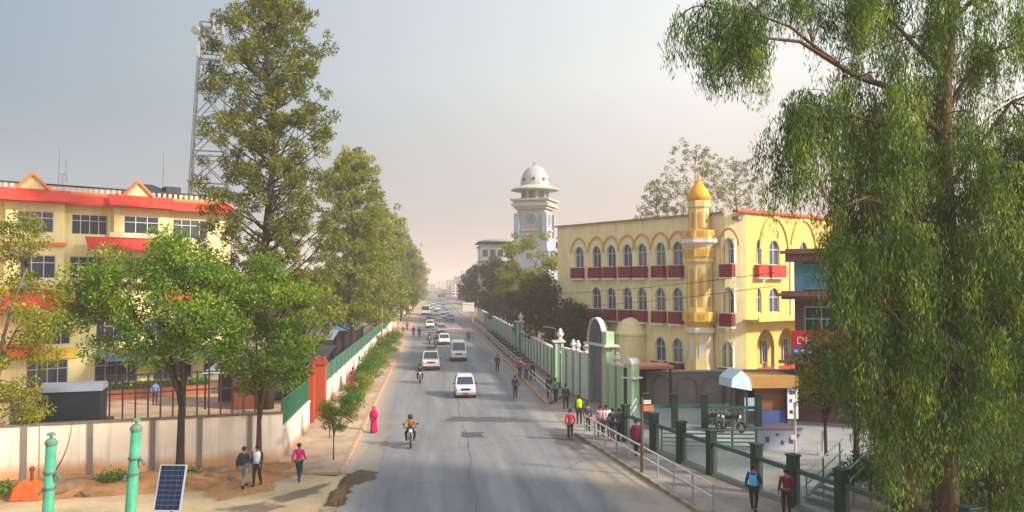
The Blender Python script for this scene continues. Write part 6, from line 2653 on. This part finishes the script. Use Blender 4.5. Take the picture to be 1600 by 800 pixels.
def person(label, loc, rz, pose, top, legs, sc=1.0, hair=True, bag=None, gown=None, veil=None, helmet=None, vest=None, shawl=None):
    t = thing('person', label, 'person', loc, rz)
    t.scale = (sc, sc, sc)
    bd, sh__, tr, so, ha, ey, J = BODY[pose]
    inst(bd, 'body', t, M_SKIN)
    inst(ey, 'face_features', t, M_HAIR)
    inst(sh__, 'shirt', t, cloth(top))
    inst(tr, 'trousers', t, cloth(legs))
    inst(so, 'shoes', t, M_SHOE)
    hd_ = Vector(J['head'][0])
    if helmet:
        b = MB()
        b.lathe([(.1, -.1), (.135, -.06), (.145, .02), (.125, .09), (.08, .135), (.01, .15)], hd_ + Vector((0, .01, .01)), 14)
        h_ = b.build('helmet', cloth(helmet), t, smooth=True)
        b = MB()
        b.cbox(hd_ + Vector((0, -.128, .0)), (.17, .03, .07))
        b.build('visor', M_IRON, h_)
    elif hair and not veil:
        inst(ha, 'hair', t, M_HAIR)
    ch = Vector(J['chest'][0])
    if gown:
        b = MB()
        b.lathe([(.24, .05), (.235, .2), (.205, .6), (.195, .9), (.175, 1.08), (.2, 1.28), (.185, 1.40), (.08, 1.46)], (0, -.0, 0), 36, 0, .8)
        for i_, v_ in enumerate(b.v):          # folds of cloth, deeper towards the hem
            a_ = math.atan2(v_[1], v_[0])
            k_ = 1 + (.09 * math.sin(9 * a_ + v_[2] * 2.2) + .05 * math.sin(4 * a_ - v_[2])) * max(0.12, 1.15 - v_[2])
            b.v[i_] = (v_[0] * k_, v_[1] * k_ + .05 * math.sin(3 * v_[2]), v_[2])
        b.build('gown', cloth(gown), t, smooth=True)
    if veil:
        b = MB()
        b.lathe([(.255, .98), (.25, 1.2), (.22, 1.36), (.13, 1.46), (.115, 1.55), (.12, 1.63), (.085, 1.70), (.01, 1.725)], (0, .035, 0), 14, 0, .8)
        b.build('veil', cloth(veil), t, smooth=True)
    if shawl:
        b = MB()
        b.lathe([(.26, .62), (.25, .85), (.205, 1.05), (.23, 1.28), (.2, 1.39), (.1, 1.44)], (0, .0, 0), 14, 0, .75)
        b.build('long_shirt', cloth(shawl), t, smooth=True)
    if vest:
        b = MB()
        b.lathe([(.185, .95), (.175, 1.1), (.2, 1.28), (.19, 1.38), (.1, 1.44)], (0, -.005, 0), 14, 0, .85)
        b.build('vest', cloth(vest), t, smooth=True)
    if bag:
        b = MB()
        b.add([(-.15, .13, .98), (.15, .13, .98), (.15, .29, 1.0), (-.15, .29, 1.0), (-.14, .14, 1.36), (.14, .14, 1.36), (.12, .24, 1.34), (-.12, .24, 1.34)],
              [(3, 2, 1, 0), (4, 5, 6, 7), (0, 1, 5, 4), (1, 2, 6, 5), (2, 3, 7, 6), (3, 0, 4, 7)])
        g = b.build('backpack', cloth(bag), t, bevel=.04)
        b = MB()
        for s in (-1, 1):
            b.path([(s * .1, .14, 1.34), (s * .11, .0, 1.44), (s * .11, -.14, 1.34), (s * .12, -.12, 1.1), (s * .13, .14, 1.02)], .018, 5)
        b.build('strap', cloth(bag), g)
    return t
def gpos(px, py, z=0.0):
    p = G(px, py, z)
    return (p.x, p.y, z)
F = 0.0                 # facing the camera
person('man in dark teal jacket and grey jeans on the driveway, left of two walkers', gpos(381, 763), R(160), 'walk', (24, 62, 66), (120, 132, 150), 1.02, bag=(30, 44, 58))
person('man in white shirt and open dark jacket, right of two walkers', gpos(402, 759), R(-10), 'walk2', (40, 44, 58), (34, 32, 40), 1.0, vest=(206, 214, 232))
person('girl in bright pink jacket and dark leggings on the driveway', gpos(467, 752), R(170), 'walk', (206, 20, 120), (36, 66, 62), .96, veil=None)
person('woman wrapped in a magenta sari walking at the left kerb', gpos(584, 676), R(0), 'walk2', (196, 16, 90), (150, 20, 70), .88, gown=(200, 14, 84), veil=(196, 20, 92))
person('woman in pink dress on the left pavement by the white wall', gpos(551, 607, .14), R(180), 'walk', (206, 20, 90), (150, 20, 70), 1.0, gown=(200, 20, 86))
person('person in light blue shirt standing in the yard behind the wall', gpos(242, 633), R(20), 'stand', (90, 120, 190), (50, 50, 60), 1.0)
person('person in red shirt and dark trousers stepping off the right kerb', gpos(891, 688), R(170), 'walk', (176, 40, 62), (60, 36, 52), 1.0)
person('person in maroon long shirt walking beside the white kerb railing', gpos(994, 711, .14), R(10), 'walk2', (112, 26, 66), (40, 30, 44), 1.02, shawl=(112, 24, 64))
person('person in neon yellow vest by the gate crossing', gpos(905, 662), R(170), 'stand', (50, 90, 40), (44, 44, 54), 1.02, vest=(186, 236, 20))
person('man with turquoise backpack walking along the mesh fence', gpos(1178, 800, .14), R(150), 'walk', (34, 52, 110), (34, 36, 44), 1.02, bag=(70, 170, 214))
person('person in maroon jacket beside the nearest fence post', gpos(1229, 806, .14), R(170), 'stand', (112, 22, 50), (60, 30, 44), 1.0)
# the knot of people by the gate
grp = [(918, 674, (70, 70, 90), (40, 40, 50), 'stand', 'grey clad person at the left of the crowd by the gate'), 
       (938, 682, (226, 160, 184), (70, 60, 90), 'walk2', 'person in pale pink top in the gate crowd'), (948, 682, (206, 206, 214), (60, 66, 90), 'stand', 'person in white top in the gate crowd'),
       (957, 686, (60, 64, 104), (40, 42, 60), 'walk', 'person in navy top in the gate crowd'), (967, 688, (88, 76, 108), (44, 40, 56), 'walk2', 'person in dull violet top at the right of the gate crowd'),]
for i, (px, py, tc_, lc_, po_, lab) in enumerate(grp):
    t = person(lab, gpos(px, py, .14 if py > 680 else .0), R(160 if i % 2 else 10), po_, tc_, lc_, .98 + .02 * (i % 3))
    t['group'] = 'crowd by the gate'
more = [(777, 581, (40, 42, 56), (36, 36, 48), 'dark clad person walking beside the far railing', 0.0), (805, 622, (76, 70, 82), (50, 46, 56), 'grey clad person walking on the road edge by the far railing', 0.0),
        (858, 622, (50, 66, 58), (40, 40, 46), 'person in dark olive top at the foot of the lamp pillar', .14), (868, 628, (84, 140, 124), (44, 46, 60), 'person in teal top beside the dark olive one', .14),
        (812, 590, (140, 40, 60), (60, 40, 60), 'person in red top on the far right pavement', .14), (822, 594, (90, 110, 160), (50, 56, 90), 'person in blue top on the far right pavement', .14),
        (832, 596, (50, 52, 62), (40, 40, 52), 'dark clad person beside the blue one on the far right pavement', .14), (884, 640, (60, 60, 70), (46, 48, 70), 'dark clad person before the wing wall', .14),
        (732, 535, (30, 34, 44), (34, 34, 44), 'dark clad person standing in the far road, right lane', 0.0), (646, 526, (60, 40, 50), (40, 36, 46), 'person in brown top walking in the far road at left', 0.0),
        (655, 527, (44, 48, 62), (40, 40, 50), 'person in slate top walking in the far road at left', 0.0),
        (622, 528, (196, 150, 90), (90, 70, 60), 'person in ochre top on the far left pavement', .14), (630, 520, (200, 180, 160), (70, 60, 60), 'person in cream top on the far left pavement', .14),
        (614, 531, (130, 60, 60), (60, 44, 50), 'person in rust top on the far left pavement', .14), (636, 516, (150, 60, 70), (60, 50, 60), 'person in rose top farthest along the left pavement', .14),
        (607, 536, (90, 70, 90), (50, 44, 56), 'person in plum top on the far left pavement', .14)]
for i, (px, py, tc_, lc_, lab, z) in enumerate(more):
    t = person(lab, gpos(px, py, z), R((0, 175, 20, 160)[i % 4]), ('walk', 'walk2', 'stand')[i % 3], tc_, lc_, 1.0)
    t['group'] = 'walkers along the street'

# ------------------------------------------------------------------ cars
M_TYRE = mat('tyre', (26, 26, 28), .9, .2)
M_RIM = mat('rim', (150, 152, 156), .35, .1, metal=.6)
M_LAMP = mat('headlamp', (206, 212, 220), .1, .05, spec=.8)
M_PLASTIC = mat('black_plastic', (34, 36, 40), .6, .2)
M_PLATE = mat('plate_red', (150, 30, 36), .6, .1)
M_CARGL = glass('car_glass', (36, 50, 66), .08)
def carpaint(c):
    return mat('car_%02x%02x%02x' % c, c, .3, .06, 2, coat=.6, spec=.5)
def wheel_mesh(r, w):
    b = MB()
    b.lathe([(r * .6, -w / 2), (r * .93, -w / 2), (r, -w / 2 + .03), (r, w / 2 - .03), (r * .93, w / 2), (r * .6, w / 2)], (0, 0, 0), 18)
    me = bpy.data.meshes.new('tyre')
    me.from_pydata(b.v, [], b.f)
    me.materials.append(M_TYRE)
    b2 = MB()
    b2.lathe([(.03, -w / 2 - .012), (r * .2, -w / 2 - .02), (r * .56, -w / 2 - .004), (r * .6, -w / 2 + .01)], (0, 0, 0), 14)
    b2.lathe([(.03, w / 2 + .012), (r * .2, w / 2 + .02), (r * .56, w / 2 + .004), (r * .6, w / 2 - .01)], (0, 0, 0), 14)
    m2 = bpy.data.meshes.new('rim')
    m2.from_pydata(b2.v, [], b2.f)
    m2.materials.append(M_RIM)
    return me, m2
WHL = wheel_mesh(.30, .18)
def car(name, label, loc, rz, L, W, H, hood, paint, belt=.92, roofy=(.45, .12), bump=M_PLASTIC, nose=.62, group=None, cat='car', rack=False, rear=.1, wheel_r=.30):
    """front faces -Y. hood: length of the bonnet; roofy: windscreen rake, rear rake; nose: bonnet front height"""
    t = thing(name, label, cat, loc, rz, group)
    f, r = -L / 2, L / 2
    m = carpaint(paint)
    g = .24
    cowl = f + hood
    st = [(f, .80, g + .04, nose - .14), (f + .06, .93, g, nose), (f + .3, .99, g, nose + .08), (cowl, 1.0, g, belt), (0.2, 1.0, g, belt), (r - .35, 1.0, g, belt + .02), (r - .06, .96, g, belt), (r, .86, g + .05, belt - .14)]
    vs, fs = [], []
    for (y, w_, z0, z1) in st:
        h_ = W / 2 * w_
        vs += [(-h_ * .92, y, z0), (-h_, y, z0 + .18), (-h_, y, (z0 + z1) / 2 + .05), (-h_ * .955, y, z1), (h_ * .955, y, z1), (h_, y, (z0 + z1) / 2 + .05), (h_, y, z0 + .18), (h_ * .92, y, z0)]
    for i in range(len(st) - 1):
        for k in range(8):
            fs.append((i * 8 + k, i * 8 + (k + 1) % 8, (i + 1) * 8 + (k + 1) % 8, (i + 1) * 8 + k))
    fs += [tuple(range(8))[::-1], tuple(range((len(st) - 1) * 8, len(st) * 8))]
    b = MB()
    b.add(vs, fs)
    b.build('body', m, t, bevel=.03)
    # cabin: frame of painted pillars, glass set in
    wb, wt = W / 2 * .94, W / 2 * .80
    y0, y1 = cowl - .05, r - rear
    ya, yb = cowl + roofy[0], r - rear - roofy[1]
    zt = H
    zb = belt - .02
    b = MB()
    b.add([(-wb, y0, zb), (wb, y0, zb), (wb, y1, zb), (-wb, y1, zb), (-wt, ya, zt - .04), (wt, ya, zt - .04), (wt, yb, zt - .04), (-wt, yb, zt - .04)],
          [(0, 1, 5, 4), (1, 2, 6, 5), (2, 3, 7, 6), (3, 0, 4, 7), (3, 2, 1, 0)])
    b.build('cabin', m, t)
    b = MB()
    b.add([(-wt * 1.01, ya - .03, zt - .05), (wt * 1.01, ya - .03, zt - .05), (wt * 1.01, yb + .03, zt - .05), (-wt * 1.01, yb + .03, zt - .05), (-wt * .9, ya + .12, zt + .02), (wt * .9, ya + .12, zt + .02), (wt * .9, yb - .1, zt + .02), (-wt * .9, yb - .1, zt + .02)],
          [(0, 1, 5, 4), (1, 2, 6, 5), (2, 3, 7, 6), (3, 0, 4, 7), (3, 2, 1, 0), (4, 5, 6, 7)])
    b.build('roof', m, t, bevel=.02)
    def pane(name, P4, ins, ins2=None):
        P4 = [Vector(p) for p in P4]
        c = sum(P4, Vector()) / 4
        n = (P4[1] - P4[0]).cross(P4[3] - P4[0]).normalized()
        if n.dot(c - Vector((0, (y0 + y1) / 2, zb))) < 0:
            n = -n
        q = [c + (p - c) * ins + n * .004 for p in P4]
        o = MB()
        o.extr(q, n * .008)
        o.build(name, M_CARGL, t)
    pane('windscreen', [(-wb, y0, zb), (wb, y0, zb), (wt, ya, zt - .04), (-wt, ya, zt - .04)], .88)
    pane('rear_window', [(-wb, y1, zb), (wb, y1, zb), (wt, yb, zt - .04), (-wt, yb, zt - .04)], .82)
    nw = 3 if L > 4.4 else 2
    for s in (-1, 1):
        for k in range(nw):
            a, c = k / nw, (k + 1) / nw
            lo_a, lo_c = y0 + (y1 - y0) * a, y0 + (y1 - y0) * c
            hi_a, hi_c = ya + (yb - ya) * a, ya + (yb - ya) * c
            pane('side_window', [(s * wb, lo_a, zb), (s * wb, lo_c, zb), (s * wt, hi_c, zt - .04), (s * wt, hi_a, zt - .04)], .84)
        o = MB()
        o.cbox((s * W * .33, f - .005, nose - .13), (W * .19, .06, .13))
        o.build('headlight', M_LAMP, t, bevel=.015)
        o = MB()
        o.cbox((s * (W / 2 + .06), cowl + .12, belt + .08), (.14, .08, .12))
        o.build('mirror', M_PLASTIC, t, bevel=.02)
        for (yy) in (f + L * .19, r - L * .2):
            wv = thing('wheel', None, None, (s * (W / 2 - .10), yy, wheel_r))
            wv.parent = t
            wv.rotation_euler = (0, R(90), 0)
            wv.scale = (wheel_r / .3,) * 3
            inst(WHL[0], 'tyre', wv)
            inst(WHL[1], 'rim', wv)
            o = MB()
            o.lathe([(wheel_r + .06, -.01), (wheel_r + .06, .012)], (0, 0, 0), 18)
            q = o.build('wheel_arch', M_PLASTIC, t)
            q.location = (s * (W / 2 - .004), yy, wheel_r + .02)
            q.rotation_euler = (0, R(90), 0)
    o = MB()
    o.cbox((0, f - .008, nose - .15), (W * .42, .05, .15))
    o.build('grille', M_PLASTIC, t)
    o = MB()
    o.cbox((0, f - .02, g + .13), (W * .96, .16, .2))
    o.build('bumper', bump, t, bevel=.04)
    o = MB()
    o.cbox((0, f - .108, g + .15), (.4, .01, .13))
    o.build('number_plate', M_PLATE, t)
    if rack:
        o = MB()
        for s in (-1, 1):
            o.path([(s * wt * .8, ya + .2, zt + .1), (s * wt * .8, yb - .1, zt + .1)], .02, 5)
        for k in range(4):
            yy = ya + .2 + (yb - ya - .3) * k / 3
            o.path([(-wt * .8, yy, zt + .1), (wt * .8, yy, zt + .1)], .018, 5)
            o.path([(-wt * .8, yy, zt), (-wt * .8, yy, zt + .1)], .018, 5)
            o.path([(wt * .8, yy, zt), (wt * .8, yy, zt + .1)], .018, 5)
        o.cbox((0, (ya + yb) / 2 + .3, zt + .22), (wt * 1.1, .8, .2))
        o.build('roof_rack', M_PLASTIC, t)
    return t
M_BUMPW = mat('bumper_grey', (128, 130, 134), .5, .1)
car('taxi', 'small boxy white car with dark grille, nearest on the road', gpos(726, 618), 0, 3.4, 1.55, 1.55, .75, (196, 204, 220), belt=.95, roofy=(.5, .15), bump=M_BUMPW, nose=.84)
car('jeep', 'white off-roader with dark bumper and roof rack beside a motorbike', gpos(673, 576), 0, 4.3, 1.75, 1.8, 1.1, (206, 200, 196), belt=1.08, roofy=(.4, .15), nose=.98, rack=True, wheel_r=.36)
car('minibus', 'white high-roofed minibus on the right lane', gpos(716, 562), 0, 4.8, 1.8, 2.1, .5, (206, 210, 212), belt=1.15, roofy=(.55, .1), nose=1.0, cat='minibus', wheel_r=.34)
car('parked_car', 'white car with red stripe parked behind the wall at the left edge', (-27.4, 50.5, 0), R(40), 4.2, 1.7, 1.75, 1.0, (206, 206, 206), belt=1.0)
car('hatchback', 'pale hatchback behind the minibus on the far road', gpos(694, 538), 0, 3.7, 1.6, 1.5, .85, (200, 200, 200))
FARC = [(690, 520, (150, 130, 120), 'taupe car just behind the pale hatchback'), (672, 512, (210, 206, 200), 'white car on the left lane before the painted sun strip'), (686, 509, (96, 90, 92), 'dark grey car beside the white one near the painted sun strip'),
        (692, 498, (176, 186, 206), 'pale blue car beyond the painted sun strip'), (704, 501, (90, 124, 134), 'teal car beyond the painted sun strip at right'), (671, 499, (80, 86, 94), 'slate car beyond the painted sun strip at left'),
        (667, 491, (150, 150, 150), 'silver car in the far traffic at left'), (681, 493, (130, 110, 110), 'brownish car in the far traffic'), (697, 490, (120, 130, 160), 'blue-grey car in the far traffic at right'),
        (672, 484, (170, 170, 170), 'light grey car in the hazy traffic'), (684, 485, (196, 196, 200), 'whitish car in the hazy traffic'), (693, 481, (110, 120, 130), 'grey car deep in the hazy traffic'), (677, 477, (180, 176, 170), 'faintest pale car in the hazy traffic')]
for i, (px, py, c, lab) in enumerate(FARC):
    car('far_car', lab, gpos(px, py), 0, 3.8, 1.6, 1.5, .85, c, group='cars in the far traffic')
# bus far away on the left lane
def bus(label, loc, paint):
    t = thing('bus', label, 'bus', loc, 0)
    m = carpaint(paint)
    b = MB()
    b.box(-1.15, 1.15, 0, 8.5, .45, 2.9)
    b.build('body', m, t, bevel=.12)
    b = MB()
    b.box(-1.0, 1.0, -.03, .02, 1.45, 2.5)
    b.build('windscreen', M_CARGL, t)
    for s in (-1, 1):
        for k in range(5):
            b = MB()
            b.box(s * 1.15 - .012, s * 1.15 + .012, .5 + k * 1.5, 1.8 + k * 1.5, 1.6, 2.4)
            b.build('side_window', M_CARGL, t)
        b = MB()
        b.cbox((s * .8, -.02, .95), (.35, .06, .2))
        b.build('headlight', M_LAMP, t)
        for y in (1.5, 6.6):
            w_ = thing('wheel', None, None, (s * 1.0, y, .48))
            w_.parent = t
            w_.rotation_euler = (0, R(90), 0)
            w_.scale = (1.6, 1.6, 1.4)
            inst(WHL[0], 'tyre', w_)
            inst(WHL[1], 'rim', w_)
    b = MB()
    b.box(-1.1, 1.1, -.08, .04, .4, .7)
    b.build('bumper', M_PLASTIC, t)
bus('white bus far up the left lane in the haze', gpos(665, 493), (196, 192, 188))

# ------------------------------------------------------------------ motorbikes
def bike(label, loc, rz, tank, group=None, name='motorbike'):
    t = thing(name, label, 'motorbike', loc, rz, group)
    for (y, n_) in ((-.64, 'front_wheel'), (.62, 'rear_wheel')):
        w_ = thing(n_, None, None, (0, y, .3))
        w_.parent = t
        w_.rotation_euler = (0, R(90), 0)
        o = MB()
        seg = 18
        ring = [((.245 + .055 * math.cos(a)), .05 * math.sin(a)) for a in [2 * math.pi * k / 8 for k in range(9)]]
        o.lathe(ring, (0, 0, 0), seg)
        o.f = [f_ for f_ in o.f if len(f_) == 4]
        o.build('tyre', M_TYRE, w_, smooth=True)
        o = MB()
        o.lathe([(.04, -.06), (.05, 0), (.04, .06)], (0, 0, 0), 10)
        for k in range(5):
            a = 2 * math.pi * k / 5
            o.path([(0, 0, 0), (math.cos(a) * .2, math.sin(a) * .2, 0)], .014, 5)
        o.build('rim', M_RIM, w_)
    mt = carpaint(tank)
    o = MB()
    for s in (-1, 1):
        o.path([(s * .07, -.64, .3), (s * .075, -.5, .68), (s * .08, -.42, .98)], .026, 7)
    o.build('fork', M_RIM, t)
    o = MB()
    o.path([(-.36, -.34, 1.02), (-.2, -.4, 1.06), (0, -.43, 1.0), (.2, -.4, 1.06), (.36, -.34, 1.02)], .016, 6)
    for s in (-1, 1):
        o.path([(s * .36, -.34, 1.02), (s * .27, -.38, 1.05)], .024, 6)
    o.build('handlebar', M_PLASTIC, t)
    for s in (-1, 1):
        o = MB()
        o.path([(s * .25, -.4, 1.06), (s * .33, -.42, 1.2)], .009, 5)
        o.cbox((s * .36, -.41, 1.22), (.13, .03, .08))
        o.build('mirror', M_PLASTIC, t)
    o = MB()
    o.lathe([(.02, 0), (.09, .01), (.1, .06), (.07, .14)], (0, 0, 0), 12)
    q = o.build('headlight', M_LAMP, t)
    q.location = (0, -.6, .9)
    q.rotation_euler = (R(-90), 0, 0)
    o = MB()
    o.add([(-.09, -.56, .82), (.09, -.56, .82), (.1, -.42, .84), (-.1, -.42, .84), (-.12, -.58, 1.02), (.12, -.58, 1.02), (.1, -.42, 1.06), (-.1, -.42, 1.06)],
          [(3, 2, 1, 0), (4, 5, 6, 7), (0, 1, 5, 4), (1, 2, 6, 5), (2, 3, 7, 6), (3, 0, 4, 7)])
    o.build('headlight_cowl', mt, t, bevel=.02)
    o = MB()
    o.path([(0, -.38, .84), (0, -.28, .88), (0, -.1, .88), (0, .06, .80)], [.06, .13, .14, .09], 10)
    o.build('fuel_tank', mt, t, smooth=True)
    o = MB()
    o.path([(0, .02, .78), (0, .25, .78), (0, .55, .84), (0, .74, .88)], [.1, .13, .12, .06], 8)
    o.build('seat', M_PLASTIC, t, smooth=True)
    o = MB()
    o.path([(0, -.4, .84), (0, -.22, .42), (0, .18, .38), (0, .34, .72), (0, -.1, .76)], .035, 6)
    o.path([(.1, .62, .3), (.1, .1, .4)], .025, 6)
    o.path([(-.1, .62, .3), (-.1, .1, .4)], .025, 6)
    o.build('frame', M_IRON, t)
    o = MB()
    o.cbox((0, -.06, .48), (.24, .36, .28))
    o.cbox((0, -.2, .58), (.16, .2, .2))
    o.build('engine', M_RIM, t, bevel=.03)
    o = MB()
    o.path([(.13, -.25, .45), (.16, .0, .3), (.17, .5, .36), (.17, .8, .42)], [.025, .03, .05, .045], 8)
    o.build('exhaust', M_RIM, t)
    o = MB()
    for k in range(6):
        a0, a1 = R(20 + 22 * k), R(42 + 22 * k)
        o.extr([(-.06, -.64 - .33 * math.cos(a0) * -1 * -1, .3 + .33 * math.sin(a0)), (.06, -.64 - .33 * math.cos(a0), .3 + .33 * math.sin(a0)), (.06, -.64 - .33 * math.cos(a1), .3 + .33 * math.sin(a1)), (-.06, -.64 - .33 * math.cos(a1), .3 + .33 * math.sin(a1))], (0, 0, .012))
    o.build('mudguard', mt, t)
    o = MB()
    o.path([(-.1, .05, .35), (-.26, .03, .32)], .015, 5)
    o.path([(.1, .05, .35), (.26, .03, .32)], .015, 5)
    o.build('footrest', M_IRON, t)
    return t
def ridden(px, py, tank, top, legs, helm, lab_b, lab_p):
    loc = gpos(px, py)
    bike(lab_b, loc, R(3), tank, 'motorbikes on the road')
    q = person(lab_p, loc, R(3), 'ride', top, legs, 1.0, helmet=helm)
    q['group'] = 'riders on the road'
ridden(641, 697, (30, 34, 60), (150, 106, 50), (40, 40, 50), (60, 58, 56), 'dark blue motorbike nearest on the road', 'rider in tan jacket and dark helmet on the nearest motorbike')
ridden(656, 598, (60, 30, 36), (60, 44, 52), (36, 36, 44), (70, 40, 44), 'dark red motorbike beside the white off-roader', 'rider in dark plum jacket beside the white off-roader')
ridden(681, 542, (40, 40, 46), (44, 50, 64), (36, 36, 44), (40, 40, 46), 'black motorbike left of the pale hatchback', 'rider in slate jacket left of the pale hatchback')
ridden(671, 536, (40, 50, 70), (54, 74, 90), (36, 36, 44), (60, 80, 100), 'grey-blue motorbike behind the black one', 'rider in blue-grey jacket behind the black motorbike')
# parked motorbikes: along the far right railing and in the plaza
bk = bike('dark motorbike parked by the far railing, nearest of the row', (9.3, 84, .14), R(75), (36, 38, 44), 'motorbikes parked along the far railing', 'parked_motorbike')
ordn = ['second', 'third', 'fourth', 'fifth', 'sixth', 'seventh', 'eighth', 'ninth', 'tenth', 'eleventh', 'twelfth']
for i in range(11):
    copy_tree(bk, None, (9.3, 87.5 + i * 4.0, .14), R(70 + 9 * (i % 3)), 'dark motorbike parked by the far railing, %s in the row' % ordn[i])
for i, (px, py, lab) in enumerate(((1112, 672, 'parked motorbike with pale lamp in the plaza, left of three'), (1128, 673, 'parked motorbike in the plaza, middle of three'), (1143, 674, 'parked motorbike in the plaza beside the tent canopy post'))):
    q = G(px, py, .13)
    copy_tree(bk, None, (q.x, q.y, .13), R((20, -15, 35)[i]), lab, 'motorbikes parked in the plaza')
